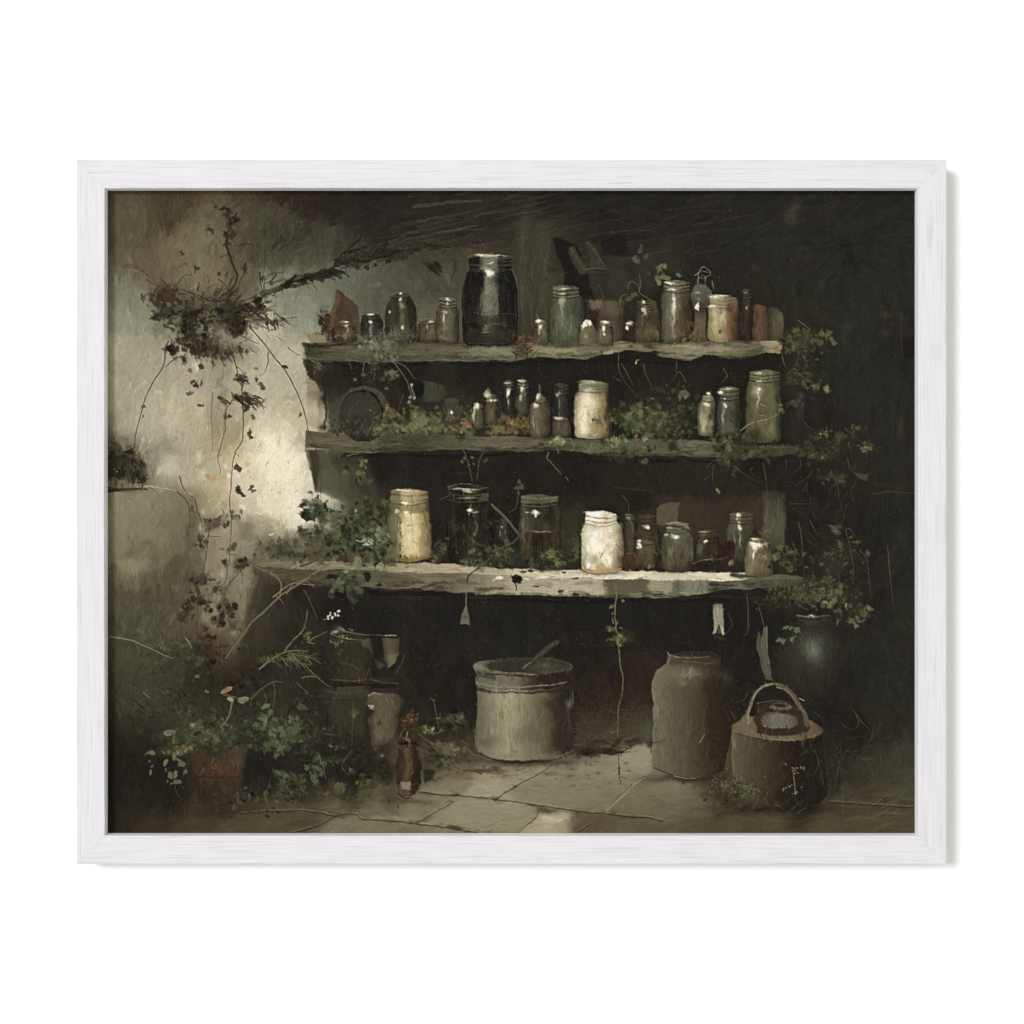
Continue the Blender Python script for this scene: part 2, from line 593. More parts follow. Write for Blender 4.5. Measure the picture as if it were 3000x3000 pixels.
def jar(name, label, x0, x1, y0, y1, body, nx=None, ny=None, sh=None, a=.87, rim=(150, 145, 120), edge=(34, 31, 27), hl=(), base=None,
        content=None, streaks=14, sj=12, e=None, ra=.6, ea=.6, bottom=None, low=None):
    """glass jar: outline with neck and shoulder, body colours across its width, contents, rim lines, streaks and highlights.
    body/low/content stops: [(0..1 across, colour)]"""
    idn = ident(name, label)
    w, h = x1 - x0, y1 - y0
    nx = nx or (x0 + .1 * w, x1 - .1 * w)
    ny = ny or y0 + .16 * h
    sh = sh or ny + .14 * h
    e = w * .045 if e is None else e
    if w > 40:
        nx = (nx[0] + .03 * w, nx[1] - .035 * w)
        sh = sh + .045 * h
    m = (x0 + x1) / 2
    nm = (nx[0] + nx[1]) / 2
    right = [(nm, y0), (nx[1] - 2, y0 + e), (nx[1] + 1, y0 + e + 3), (nx[1] + 1, ny - 2), (nx[1] + (x1 - nx[1]) * .55, ny + .35 * (sh - ny)),
             (x1 - .01 * w, sh - .12 * (sh - ny)), (x1, sh + .1 * h), (x1, y1 - .14 * h), (x1 - .02 * w, y1 - .05 * h), (x1 - .09 * w, y1 - .008 * h)]
    left = [(nx[0] + 2, y0 + e), (nx[0] - 1, y0 + e + 3), (nx[0] - 1, ny - 2), (nx[0] - (nx[0] - x0) * .55, ny + .35 * (sh - ny)),
            (x0 + .01 * w, sh - .12 * (sh - ny)), (x0, sh + .1 * h), (x0, y1 - .14 * h), (x0 + .02 * w, y1 - .05 * h), (x0 + .09 * w, y1 - .008 * h)]
    out = right + [(m, y1 + e * .6)] + left[::-1]
    # shadow it stands in
    blob(m, y1, w * .55, 7, (30, 27, 23), .55, 3)
    s, mk = pmask(out, 2.4, 2.6)
    u = np.clip((GX[s] + 3 * NX[s] - x0) / w, 0, 1)
    deep = lambda st: [(q, tuple(v * (.95 if sum(c) < 400 else 1) for v in c)) for q, c in st]
    body, low = deep(body), deep(low) if low else None
    shade = (1 - .34 * np.clip((u - .74) / .26, 0, 1) ** 1.3 - .22 * np.clip((.16 - u) / .16, 0, 1))[..., None]
    col = hues(body, u)
    if low:
        v = np.clip((GY[s] + 14 * NY[s] - y0) / h, 0, 1)
        v = np.clip((v - .35) / .5, 0, 1)[..., None]
        col = col * (1 - v) + hues(low, u) * v
    col = col * (shade if np.mean([c for _, c in body]) < 190 else 1) + (TEX[s] * 1.2 + LOST[s] * (3 + .05 * np.mean([c for _, c in body])))[..., None]
    comp(s, mk * a * np.clip(.93 + .16 * LOST[s], .5, 1), col, idn)
    ID[s][mk > .5] = idn
    with clip(s, mk):
        if content:
            yc, stops, ca = content
            cp = [(x0 + .05 * w, yc), (m, yc + e), (x1 - .05 * w, yc), (x1 - .04 * w, y1 - .06 * h), (m, y1 - .02 * h), (x0 + .04 * w, y1 - .06 * h)]
            s2, m2 = pmask(cp, 3, 5)
            uu = np.clip((GX[s2] + 5 * NX[s2] - x0) / w, 0, 1)
            comp(s2, m2 * ca, hues(stops, uu) + (TEX[s2] * 3.5)[..., None])
        for _ in range(streaks // 2):
            uu = R.uniform(.03, .97)
            ya = R.uniform(ny, y1 - .2 * h)
            yb = min(y1 - 3, ya + R.uniform(.1, .5) * h)
            x = x0 + uu * w
            base_c = C[min(PH - 1, max(0, int(((ya + yb) / 2 - PY0) * PS))), min(PW - 1, max(0, int((x - PX0) * PS)))]
            line([(x, ya), (x + R.randn() * 2, (ya + yb) / 2), (x + R.randn() * 3, yb)], R.uniform(3, .08 * w + 4), base_c + R.randn() * sj * .8 + R.randn(3) * 2, R.uniform(.15, .4), 3, soft=2.6, dry=.4)
        for _ in range(int(w * h / 330)):        # mottled dabs: dirt, reflections, what stands behind
            x, y = R.uniform(x0, x1), R.uniform(ny, y1)
            i, j = min(PH - 1, int((y - PY0) * PS)), min(PW - 1, int((x - PX0) * PS))
            dc = R.choice([-1.5, -1, 1.0]) * sj * (.4 + min(1.6, abs(R.randn()))) * min(1., .5 + C[i, j].mean() / 150)
            blob(x, y, R.uniform(2, .06 * w + 3), R.uniform(3, .07 * h + 4), C[i, j] + dc + R.randn(3) * 2, R.uniform(.15, .45), 6, 1.6)
        # the dark foot of the glass
        blob(m, y1 - .02 * h, .5 * w, .05 * h + 2, np.array(edge) * 1.15, .35, 4)
        for sd in (left, right):
            k = len(sd) - 4
            for q in range(4, len(sd) - 1):
                line(sd[q:q + 2], R.uniform(2.5, 6), edge, ea * R.uniform(.2, 1), 1.5, False, sp=False)
        # inner light line beside the left glass wall
        line([(x0 + .07 * w, sh + .05 * h), (x0 + .06 * w, y1 - .2 * h)], 2.2, rim, ra * .35, 2)
        line([(x1 - .06 * w, sh + .08 * h), (x1 - .07 * w, y1 - .25 * h)], 2.0, rim, ra * .25, 2)
        # threaded neck
        for k, f in enumerate(np.linspace(.05, 1.0, 5)):
            yy = y0 + e + f * (ny - y0 - e)
            c = rim if k % 2 == 0 else edge
            line([(nx[0], yy), (nm, yy + e * .8), (nx[1], yy - .5)], R.uniform(2.2, 4.2), c, ra * (.75 if k % 2 == 0 else .9) * R.uniform(.6, 1), 2.2, False, dry=.35)
        line([(nx[0] - 3, ny + 2), (nm, ny + e + 3), (nx[1] + 3, ny + 2)], 4.5, edge, ea * .9, 2, False)
        if bottom:
            line([(x0 + .05 * w, y1 - .05 * h), (m, y1 - .015 * h), (x1 - .05 * w, y1 - .05 * h)], .035 * h + 3, bottom, .7, 2.5, False)
    if w > 44:
        for _ in range(7):
            u = R.choice([R.uniform(.18, .36), R.uniform(.18, .36), R.uniform(.78, .9)])
            x, y = x0 + u * w, R.uniform(sh, y1 - .3 * h)
            i, j = min(PH - 1, int((y - PY0) * PS)), min(PW - 1, int((x - PX0) * PS))
            line([(x, y), (x + R.randn() * 2, y + R.uniform(6, .22 * h))], R.uniform(1.5, 4), np.minimum(C[i, j] * 1.35 + 14, 245), R.uniform(.25, .6), 3, dry=.6)
    # top rim light
    xa, xb = nx
    line([(xa, y0 + e), (nm - (xb - xa) * .1, y0 - .5), (xb - (xb - xa) * .15, y0 + e * .6)], 2.8, rim, ra, 2, dry=.4)
    for q in hl:
        x, y, rw, rh, al = q[:5]
        blob(x, y, rw, rh, q[5] if len(q) > 5 else WHITE, al, min(8, 2 + .7 * min(rw, rh)), 1.8, None)
    return idn

# ================================================================== lay-in: broad colours of the painted room
D0 = (37, 35, 31)
BASE = [
 (330,570,(80,74,56)),(420,570,(72,68,52)),(500,575,(68,61,44)),(560,580,(76,64,45)),(640,575,(82,73,54)),(700,575,(66,59,45)),(770,575,(58,50,40)),(860,575,(50,42,35)),
 (330,650,(86,82,63)),(420,650,(84,78,58)),(500,640,(70,60,42)),(560,650,(88,80,58)),(620,640,(100,93,72)),(680,640,(78,72,56)),(760,640,(74,70,54)),(830,640,(66,63,48)),(900,660,(60,57,46)),
 (340,730,(92,88,68)),(430,730,(94,86,65)),(510,730,(102,93,70)),(580,720,(112,105,82)),(640,730,(106,99,76)),(700,730,(84,78,61)),(780,730,(70,67,52)),(850,720,(70,68,54)),(940,710,(66,64,52)),(1010,720,(58,55,45)),
 (335,800,(106,104,86)),(420,800,(96,86,66)),(500,800,(98,88,66)),(560,800,(118,111,88)),(620,800,(112,102,78)),(680,800,(86,78,60)),(760,800,(86,82,66)),(820,800,(84,82,68)),(900,780,(84,82,68)),
 (335,870,(128,130,112)),(420,880,(130,128,108)),(480,880,(104,94,74)),(540,880,(96,88,68)),(610,870,(112,104,80)),(640,850,(122,112,80)),(700,850,(92,86,68)),(780,850,(128,130,112)),(840,860,(128,134,118)),(930,850,(112,116,102)),(1010,830,(94,95,82)),(1100,830,(86,86,74)),(1200,830,(80,79,68)),(1300,830,(76,74,62)),(1340,790,(72,68,54)),(1250,760,(66,63,52)),
 (335,950,(150,150,128)),(420,950,(152,150,128)),(480,960,(118,118,98)),(560,960,(120,116,95)),(760,920,(182,178,152)),(800,960,(176,173,147)),(860,930,(136,142,125)),(900,960,(150,152,132)),(960,960,(110,118,104)),(1030,930,(94,98,86)),(1110,920,(88,90,78)),(1230,920,(86,86,72)),(1330,940,(78,75,62)),(1440,700,(60,55,44)),
 (335,1030,(172,166,138)),(390,1040,(150,151,130)),(450,1030,(146,143,121)),(510,1030,(150,146,124)),(590,1070,(158,152,127)),(640,1060,(138,132,112)),(720,1050,(160,155,130)),(780,1040,(176,173,146)),(860,1040,(176,175,150)),(905,990,(170,166,140)),
 (335,1110,(168,165,138)),(385,1110,(150,154,134)),(450,1110,(160,157,131)),(530,1100,(166,158,132)),(600,1110,(152,143,120)),(650,1100,(146,140,117)),(720,1110,(166,158,133)),(790,1110,(178,172,144)),(860,1110,(172,167,140)),
 (335,1190,(166,164,138)),(395,1200,(156,158,136)),(450,1190,(172,166,140)),(520,1190,(186,178,149)),(590,1190,(180,170,141)),(650,1190,(150,140,114)),(720,1190,(158,148,122)),(780,1190,(186,178,150)),(850,1190,(180,172,144)),(890,1180,(176,166,138)),
 (330,1250,(130,125,104)),(370,1240,(164,160,136)),(440,1260,(176,168,141)),(520,1250,(190,181,152)),(590,1260,(178,166,138)),(645,1260,(142,128,100)),(700,1270,(162,146,116)),(770,1250,(206,196,167)),(840,1250,(210,198,168)),(890,1250,(190,178,148)),
 (328,1300,(84,78,62)),(370,1300,(112,106,88)),(430,1310,(150,144,122)),(490,1310,(158,154,133)),(560,1300,(168,158,132)),(620,1310,(166,152,122)),(680,1310,(178,162,128)),(750,1310,(206,194,162)),(800,1310,(230,221,194)),(850,1310,(212,202,174)),(885,1310,(170,162,138)),
 (328,1360,(62,56,44)),(380,1360,(86,79,64)),(430,1370,(122,118,97)),(500,1370,(178,172,147)),(560,1370,(172,164,140)),(620,1380,(178,166,138)),(680,1360,(196,180,148)),(740,1370,(214,200,166)),(800,1380,(226,216,188)),(860,1370,(228,219,192)),(905,1370,(196,188,164)),
 (330,1405,(92,86,70)),(400,1412,(120,115,94)),(480,1410,(146,140,117)),(560,1400,(178,168,140)),(620,1420,(186,172,140)),(690,1430,(196,180,146)),(770,1430,(212,199,168)),(850,1430,(222,212,186)),(930,1420,(200,192,168)),
 (350,1470,(132,128,100)),(440,1470,(132,128,100)),(520,1470,(116,108,84)),(580,1470,(134,124,98)),(640,1480,(176,163,132)),(710,1490,(188,176,146)),(790,1490,(206,196,166)),(870,1490,(224,215,189)),(940,1480,(206,199,176)),
 (340,1540,(128,124,97)),(440,1530,(126,121,94)),(520,1530,(106,99,76)),(570,1540,(112,103,79)),(630,1540,(150,140,114)),(700,1540,(160,150,123)),(770,1540,(158,150,125)),(840,1530,(196,188,162)),(900,1540,(196,190,166)),
 (340,1610,(120,115,90)),(410,1610,(110,104,80)),(480,1600,(102,96,74)),(540,1600,(94,89,68)),(600,1610,(124,114,90)),(660,1610,(150,141,114)),(720,1600,(134,128,103)),(790,1600,(118,114,92)),(860,1600,(110,107,84)),
 (340,1680,(100,93,70)),(390,1660,(142,135,108)),(440,1680,(94,88,67)),(520,1680,(84,79,60)),(580,1680,(98,92,72)),(640,1690,(134,126,102)),(690,1690,(132,126,102)),(740,1690,(112,106,84)),
 (340,1760,(84,78,59)),(430,1760,(80,75,58)),(520,1760,(76,72,55)),(580,1770,(96,88,68)),(640,1770,(112,105,83)),(700,1780,(110,104,82)),(750,1770,(84,81,62)),
 (340,1830,(78,75,58)),(430,1830,(76,74,57)),(520,1840,(74,70,53)),(580,1840,(86,78,58)),(625,1825,(128,119,94)),(690,1830,(104,96,74)),(740,1840,(80,72,54)),
 (340,1910,(72,69,53)),(430,1910,(74,71,54)),(520,1910,(68,65,50)),(590,1890,(74,60,44)),(680,1890,(88,80,60)),(730,1910,(62,55,42)),
 (330,1980,(60,54,41)),(420,1980,(66,64,49)),(500,1980,(66,66,50)),(600,1980,(54,46,35)),(700,1980,(54,46,36)),
 (330,2060,(60,53,40)),(420,2050,(62,62,47)),(520,2060,(58,57,43)),(650,2060,(50,46,35)),
 (330,2140,(48,41,32)),(450,2140,(46,43,33)),(600,2140,(54,52,38)),(750,2140,(44,43,34)),(330,2260,(40,36,29)),(480,2280,(36,33,28)),(760,2260,(36,33,28)),
 (330,2350,(41,36,29)),(450,2350,(42,38,30)),(640,2350,(62,52,39)),(330,2430,(46,40,30)),(450,2430,(58,51,37)),(560,2425,(72,64,46)),(700,2420,(80,72,53)),(820,2410,(86,77,56)),
 (880,2370,(82,72,53)),(960,2350,(90,80,60)),(1000,2420,(112,107,83)),(1080,2400,(118,113,88)),(1100,2350,(112,105,82)),(1200,2370,(128,122,97)),(1200,2420,(112,107,83)),(1300,2420,(128,124,96)),(1350,2380,(142,137,109)),(1420,2350,(138,133,106)),(1480,2400,(138,132,104)),(1300,2330,(122,116,93)),(1280,2300,(114,109,85)),(1400,2270,(146,140,112)),(1460,2330,(150,145,118)),(1500,2280,(142,136,108)),
 (1550,2310,(130,125,99)),(1600,2260,(134,128,102)),(1640,2330,(124,118,92)),(1700,2270,(122,116,92)),(1750,2300,(124,117,91)),(1760,2350,(112,105,80)),(1820,2270,(128,122,98)),(1830,2220,(138,132,108)),(1880,2240,(128,122,100)),(1890,2320,(112,105,82)),(1950,2290,(118,112,90)),(1960,2370,(96,90,68)),(2050,2340,(92,85,65)),(1800,2430,(96,88,66)),(1720,2430,(92,82,61)),(1900,2430,(92,85,63)),(2050,2430,(84,77,56)),(2150,2400,(84,77,56)),(2280,2420,(82,75,55)),(2400,2420,(86,79,58)),(2540,2420,(82,75,54)),(2660,2420,(78,71,52)),
 (2500,2340,(70,65,49)),(2600,2340,(72,67,50)),(2660,2300,(70,66,50)),(2660,2200,(60,57,46)),(2550,2260,(58,55,44)),(2480,2280,(56,52,41)),(2600,2130,(46,44,37)),(2500,2150,(41,39,33)),
 (2660,2020,(42,41,36)),(2550,1980,(40,39,34)),(2660,1800,(44,43,37)),(2560,1780,(40,38,34)),(2660,1600,(42,41,36)),(2550,1560,(39,37,33)),(2660,1400,(43,41,36)),(2550,1350,(42,41,36)),(2660,1200,(42,41,36)),(2530,1180,(44,43,38)),(2660,1000,(40,39,35)),(2500,950,(44,43,38)),(2600,850,(44,43,38)),(2450,850,(42,41,36)),(2660,700,(42,41,36)),(2500,700,(41,40,35)),(2600,590,(41,40,35)),(2350,600,(42,40,36)),(2300,750,(44,42,37)),(2150,650,(41,40,36)),(2100,780,(40,38,34)),(1950,600,(40,38,35)),(1850,700,(40,37,33)),(1900,780,(52,50,41)),(1750,600,(40,38,34)),(1620,600,(42,39,35)),(1500,590,(46,44,37)),(1350,600,(46,43,36)),(1200,590,(44,41,35)),(1080,590,(42,38,34)),(960,600,(44,38,33)),(1100,680,(44,41,35)),(1200,690,(46,43,36)),(1330,680,(52,48,38)),(1450,640,(46,43,35)),(1400,760,(74,67,50)),(1350,730,(64,58,45)),(1480,720,(58,53,42)),(1560,700,(66,62,47)),(1580,850,(70,66,50)),(1650,760,(50,46,38)),
 (1560,950,(56,52,42)),(1800,950,(46,42,35)),(1950,900,(42,39,34)),(2200,930,(44,40,34)),(2350,960,(44,43,36)),(1300,960,(88,84,68)),(1150,960,(86,86,72)),
 (960,1120,(50,46,37)),(1050,1100,(38,34,29)),(1200,1100,(36,32,29)),(1400,1090,(36,33,29)),(1600,1090,(38,33,29)),(1800,1110,(38,34,30)),(2000,1090,(40,36,31)),(2150,1090,(38,34,31)),(2350,1100,(41,39,34)),(2420,1250,(38,36,32)),
 (1150,1220,(66,62,46)),(1350,1230,(78,72,54)),(1480,1250,(82,72,50)),(1750,1200,(40,37,31)),(1900,1180,(46,45,36)),(2000,1160,(50,50,41)),(2080,1240,(46,42,34)),
 (950,1370,(96,92,76)),(990,1420,(86,84,68)),(1060,1440,(60,58,46)),(1000,1350,(56,54,44)),(1120,1370,(35,32,29)),(1250,1370,(40,35,31)),(1350,1400,(38,34,30)),(1500,1370,(36,33,30)),(1700,1380,(38,35,30)),(1900,1400,(46,41,33)),(2000,1430,(52,45,36)),(2080,1420,(54,47,37)),(2180,1440,(52,44,35)),(2200,1380,(40,35,30)),(2350,1420,(38,35,31)),
 (1280,1560,(38,34,29)),(1480,1520,(38,35,30)),(1680,1560,(50,47,37)),(1850,1480,(42,38,31)),(1900,1590,(56,50,39)),(2000,1500,(60,54,43)),(2100,1540,(54,46,37)),(2200,1500,(60,54,43)),(2350,1560,(37,35,31)),
 (1150,1560,(70,64,48)),(1050,1560,(78,78,57)),(950,1600,(92,88,66)),
 (800,1740,(48,43,34)),(900,1740,(40,36,31)),(1000,1780,(36,33,29)),(850,1850,(46,42,34)),(1100,1800,(35,33,30)),(1300,1800,(37,35,31)),(1500,1830,(37,35,31)),(1700,1830,(35,33,30)),(1900,1830,(36,34,30)),(2050,1850,(36,33,29)),(2200,1850,(36,33,29)),(2300,1800,(38,35,30)),
 (800,1950,(46,40,32)),(900,2000,(44,41,33)),(1000,1960,(46,40,31)),(1250,1950,(37,34,30)),(1350,2000,(35,32,28)),(1750,1980,(38,33,28)),(1850,1990,(46,38,30)),(1780,2100,(46,40,32)),(1850,2110,(62,57,42)),(1800,2170,(76,70,52)),(1890,2170,(72,68,53)),(1720,2160,(42,36,29)),(1700,2050,(38,32,28)),
 (1250,2050,(38,34,29)),(1330,2100,(36,33,28)),(1280,2150,(50,44,34)),(1300,2200,(76,70,52)),(1360,2190,(74,66,50)),(1350,2240,(104,98,76)),(1250,2260,(84,78,58)),(1050,2280,(42,36,30)),(950,2250,(38,35,29)),(1050,2340,(66,58,43)),(900,2330,(58,51,38)),(1150,2330,(76,69,52)),
 (2200,2050,(38,34,29)),(2100,2330,(66,58,43)),(2150,2360,(62,54,40)),(2450,2100,(37,33,29)),(2450,2000,(38,36,31)),(2350,2380,(46,41,32)),
]
bx = np.array([q[:2] for q in BASE], float)
bc = np.array([q[2] for q in BASE], float)
gh, gw = PH // 6, PW // 6
gy, gx = np.mgrid[0:gh, 0:gw]
gx = PX0 + (gx + .5) * PW / gw / PS
gy = PY0 + (gy + .5) * PH / gh / PS
num = np.zeros((gh, gw, 3)); den = np.zeros((gh, gw))
for (x, y), c in zip(bx, bc):
    wt = 1 / ((gx - x) ** 2 + (gy - y) ** 2 + 260.) ** 1.9
    num += wt[..., None] * c
    den += wt
C[:] = up(num / den[..., None], PW, PH)
# ragged edges between patches
iy = np.clip(((GY + 9 * NY - PY0) * PS).astype(int), 0, PH - 1)
ix = np.clip(((GX + 9 * NX - PX0) * PS).astype(int), 0, PW - 1)
C[:] = C[iy, ix]

I_WALL = ident('painted_wall', 'pale mossy plaster wall painted at the left of the picture, brightest in its middle')
I_FLOOR = ident('painted_floor', 'cracked grey green flagstone floor painted along the bottom of the picture')
WALLP = [(300,540),(730,540),(800,590),(900,640),(1010,665),(1075,715),(1130,735),(1330,720),(1360,780),(1360,1000),(895,1005),(905,1110),(945,1120),(948,1250),(900,1300),
         (925,1440),(985,1500),(870,1560),(760,1640),(745,1700),(740,1780),(700,1900),(580,1960),(430,2000),(300,2020)]
s, m = pmask(WALLP, 2, 6)
ID[s][m > .5] = I_WALL
WALLM = np.zeros((PH, PW)); WALLM[s] = m
FLOORP = [(300,2460),(300,2440),(520,2400),(820,2370),(960,2330),(1100,2330),(1230,2270),(1330,2215),(1690,2225),(1740,2195),(1900,2190),(1930,2280),(2060,2310),(2150,2370),(2430,2375),(2500,2300),(2700,2230),(2700,2460)]
s, m = pmask(FLOORP, 2, 8)
ID[s][m > .5] = I_FLOOR
FLOORM = np.zeros((PH, PW)); FLOORM[s] = m

# dark ceiling and beam over the wall
poly([(735,556),(800,590),(880,628),(960,655),(1010,665),(1055,705),(1090,722),(1300,722),(1500,700),(1530,540),(735,540)], (44,40,34), .75, 8, 10, 0, cx=[(740,(58,44,36)),(900,(48,39,34)),(1100,(44,40,35)),(1300,(46,43,36)),(1500,(46,43,37))])
poly([(905,690),(985,690),(1060,740),(1000,760),(900,745)], (64,62,50), .5, 12, 8)
poly([(640,540),(760,560),(880,630),(870,640),(740,580)], (62,44,36), .5, 8, 8)
# pale angular gaps in the old plaster
poly([(735,905),(790,890),(800,960),(775,985),(700,960)], (186,182,156), .7, 6, 6)
poly([(700,960),(730,930),(790,1000),(760,1010)], (190,186,160), .55, 6, 6)
poly([(755,800),(850,775),(880,800),(860,840),(780,850)], (140,141,122), .45, 10, 6)
poly([(640,820),(668,840),(664,870),(620,868),(612,830)], (128,117,84), .55, 6, 5)
poly([(630,870),(690,790),(740,800),(765,860),(700,880)], (94,88,70), .5, 10, 6)
# tonal planes of the old plaster
poly([(304,548),(735,548),(800,592),(900,645),(1000,668),(960,740),(900,776),(820,815),(770,800),(720,860),(640,880),(540,872),(470,838),(425,800),(365,765),(304,770)], (106,98,74), .25, 5, 12)
poly([(690,560),(800,600),(905,648),(990,672),(960,735),(890,775),(800,800),(720,770),(690,700)], (66,62,49), .45, 6, 12)
poly([(304,560),(420,560),(450,640),(420,720),(360,760),(304,740)], (90,85,64), .3, 10, 14)
poly([(440,560),(560,560),(600,600),(520,660),(470,700),(430,680)], (64,55,40), .35, 12, 14)
poly([(520,670),(600,640),(655,700),(660,780),(600,840),(520,830),(480,760)], (126,117,91), .4, 14, 14)
poly([(790,640),(900,670),(930,690),(860,740),(800,700)], (52,50,40), .5, 8, 10)
poly([(304,770),(365,785),(430,830),(470,870),(460,960),(400,1000),(304,960)], (138,138,117), .3, 8, 12)
poly([(830,855),(930,830),(1060,770),(1120,745),(1080,830),(1000,900),(900,990),(850,960)], (128,134,117), .25, 10, 12)
poly([(304,1425),(430,1436),(520,1442),(560,1480),(530,1560),(470,1600),(304,1590)], (130,126,99), .35, 6, 8)
poly([(530,1450),(580,1470),(585,1640),(560,1760),(530,1900),(480,1900),(500,1600)], (92,87,67), .4, 8, 10)
poly([(585,1490),(640,1500),(660,1560),(650,1700),(690,1760),(660,1830),(620,1830),(590,1700)], (146,137,111), .35, 8, 10)
poly([(700,1680),(738,1660),(738,1740),(720,1790),(690,1780)], (148,142,116), .45, 5, 8)
poly([(745,1660),(830,1700),(800,1760),(760,1800),(735,1780)], (58,52,41), .7, 6, 9)
poly([(730,1800),(800,1760),(960,1740),(960,1990),(800,2010),(700,1960)], (44,39,32), .5, 20, 16)
poly([(304,2150),(420,2160),(560,2240),(560,2370),(430,2380),(304,2330)], (37,33,28), .75, 16, 14)
poly([(700,2210),(960,2190),(1160,2200),(1160,2290),(960,2310),(720,2320)], (37,34,29), .7, 14, 14)
# dark ground behind the pots, so that the flagstones begin with an edge
poly([(1690,1960),(1915,1960),(1915,2190),(1860,2196),(1800,2186),(1740,2200),(1690,2215)], (48,41,33), .75, 8, 10, 0, cy=[(1960,(42,35,29)),(2060,(48,41,33)),(2110,(64,58,44)),(2160,(70,65,49)),(2200,(60,53,40))])
poly([(1180,2020),(1392,2020),(1392,2215),(1330,2232),(1250,2262),(1180,2240)], (44,38,31), .75, 8, 10, 0, cy=[(2020,(37,33,28)),(2130,(40,36,30)),(2180,(62,55,41)),(2240,(78,71,53))])
poly([(2410,2060),(2520,2060),(2560,2160),(2500,2260),(2430,2340),(2410,2300)], (38,34,30), .6, 16, 14)
# left ledge
poly([(300,1335),(360,1325),(430,1345),(425,1405),(300,1420)], (64,57,44), .7, 10, 14)
poly([(306,1398),(380,1400),(430,1412),(425,1425),(306,1425)], (128,118,98), .5, 4, 6)

ang_w = noise(120) * 40 + 90
ang_d = noise(140) * 60 + 80
ang_all = np.where(WALLM > .5, ang_w, np.where(FLOORM > .5, noise(100) * 18 - 8, ang_d))
ang_all[: int((740 - PY0) * PS)] = np.where(WALLM[: int((740 - PY0) * PS)] > .5, ang_w[: int((740 - PY0) * PS)], (noise(120) * 30 - 12)[: int((740 - PY0) * PS)])
AF = lambda i, j: ang_all[i, j]
layin(5200, 0, AF, 4.2, .55)
layin(8000, 1, AF, 3.8, .5)
layin(9000, 2, AF, 4.0, .42)
# livelier paint on the wall
layin(5000, 1, lambda i, j: ang_all[i, j] + 30 * SEL[i, j], 6.5, .45, keep=WALLM > .5, xr=(304, 1380), yr=(548, 2000))
layin(6500, 2, lambda i, j: ang_all[i, j] + 60 * SEL[i, j], 7., .42, keep=WALLM > .5, xr=(304, 1380), yr=(548, 2000))

# rough mottled plaster
for _ in range(1500):
    x, y = R.uniform(306, 1380), R.uniform(556, 2000)
    i, j = int((y - PY0) * PS), int((x - PX0) * PS)
    if WALLM[i, j] < .5:
        continue
    c = C[i, j]
    L = R.uniform(8, 44)
    t = math.radians(ang_all[i, j] + R.choice([0, 0, 35, -35, 70]) + R.randn() * 12)
    d = R.randn() * (4 + .055 * c.mean())
    line([(x, y), (x + L * .5 * math.cos(t) + R.randn() * 3, y + L * .5 * math.sin(t) + R.randn() * 3), (x + L * math.cos(t), y + L * math.sin(t))], R.uniform(3, 15), c + d + R.randn(3) * 2, R.uniform(.3, .75), 4, dry=.65)
poly([(690,1290),(720,1240),(790,1200),(850,1240),(890,1300),(905,1380),(960,1470),(975,1500),(880,1545),(790,1520),(700,1500),(680,1400)], (222,212,184), .3, 14, 16)
poly([(745,1310),(800,1270),(860,1300),(890,1400),(900,1460),(850,1480),(780,1440)], (232,223,196), .4, 10, 14)
poly([(310,960),(470,980),(640,1070),(760,1040),(890,1020),(890,1240),(700,1260),(600,1320),(440,1290),(310,1240)], (184,178,151), .26, 14, 18)
poly([(310,1440),(520,1450),(560,1500),(540,1620),(440,1680),(310,1640)], (140,136,107), .3, 12, 14)
# bright dabs in the lit plaster
for x, y, r, c in [(800,1300,34,(236,228,202)),(770,1345,26,(232,222,194)),(850,1350,34,(234,226,200)),(820,1385,40,(232,223,196)),(860,1400,30,(228,219,192)),(870,1330,24,(226,217,190)),
                   (500,1372,30,(196,190,166)),(585,1335,14,(204,196,168)),(590,1392,18,(206,198,170)),(670,1395,9,(232,226,202)),(665,1365,9,(222,212,184)),(700,1380,10,(214,200,168)),
                   (780,1470,24,(226,217,190)),(830,1495,36,(228,219,194)),(705,1484,9,(236,229,206)),(870,1520,24,(222,214,190)),(600,1510,9,(206,197,170)),(596,1545,8,(202,194,168)),
                   (650,1675,10,(178,170,144)),(618,1815,18,(142,133,107)),(780,1230,12,(206,198,172)),(765,1130,12,(190,184,160)),(570,1080,10,(206,200,176)),(665,1130,12,(172,168,146)),(690,1230,7,(200,192,164))]:
    blob(x, y, r, r * R.uniform(.7, 1.3), c, .6, 12, 1.5)
for _ in range(150):
    x, y = R.normal(810, 55), R.normal(1390, 80)
    if 680 < x < 925:
        line([(x, y), (x + R.randn() * 8, y + R.uniform(-14, 14))], R.uniform(3, 8), (228 + R.randn() * 8, 218 + R.randn() * 8, 190 + R.randn() * 9), R.uniform(.25, .6), 3, dry=.5)
for _ in range(36):
    x, y = R.normal(800, 60), R.normal(1400, 80)
    line([(x, y), (x + R.randn() * 5, y + R.randn() * 8)], R.uniform(2, 5), (186, 160, 118) if R.rand() < .5 else (158, 146, 118), R.uniform(.25, .6), 3)
for x, y in ((610,1402),(622,1408),(604,1395)):
    blob(x, y, 7, 6, (186,124,72), .5, 6)
blob(725,1362,9,8,(190,160,112),.6,5); blob(818,1290,5,16,(176,150,104),.3,6)
for x, y, rx, ry, a in [(720,1562,28,26,.4),(757,1600,22,22,.5),(610,1530,22,20,.4),(430,1600,22,10,.4),(445,1640,20,26,.4),(380,1625,24,14,.35),(560,1590,20,28,.35),(700,1650,16,22,.35),(700,1530,12,16,.3),(480,1540,60,26,.12),(640,1060,26,40,.2),(655,1150,10,20,.2),(500,1310,30,20,.15)]:
    blob(x, y, rx, ry, (86,80,62), a, 14)
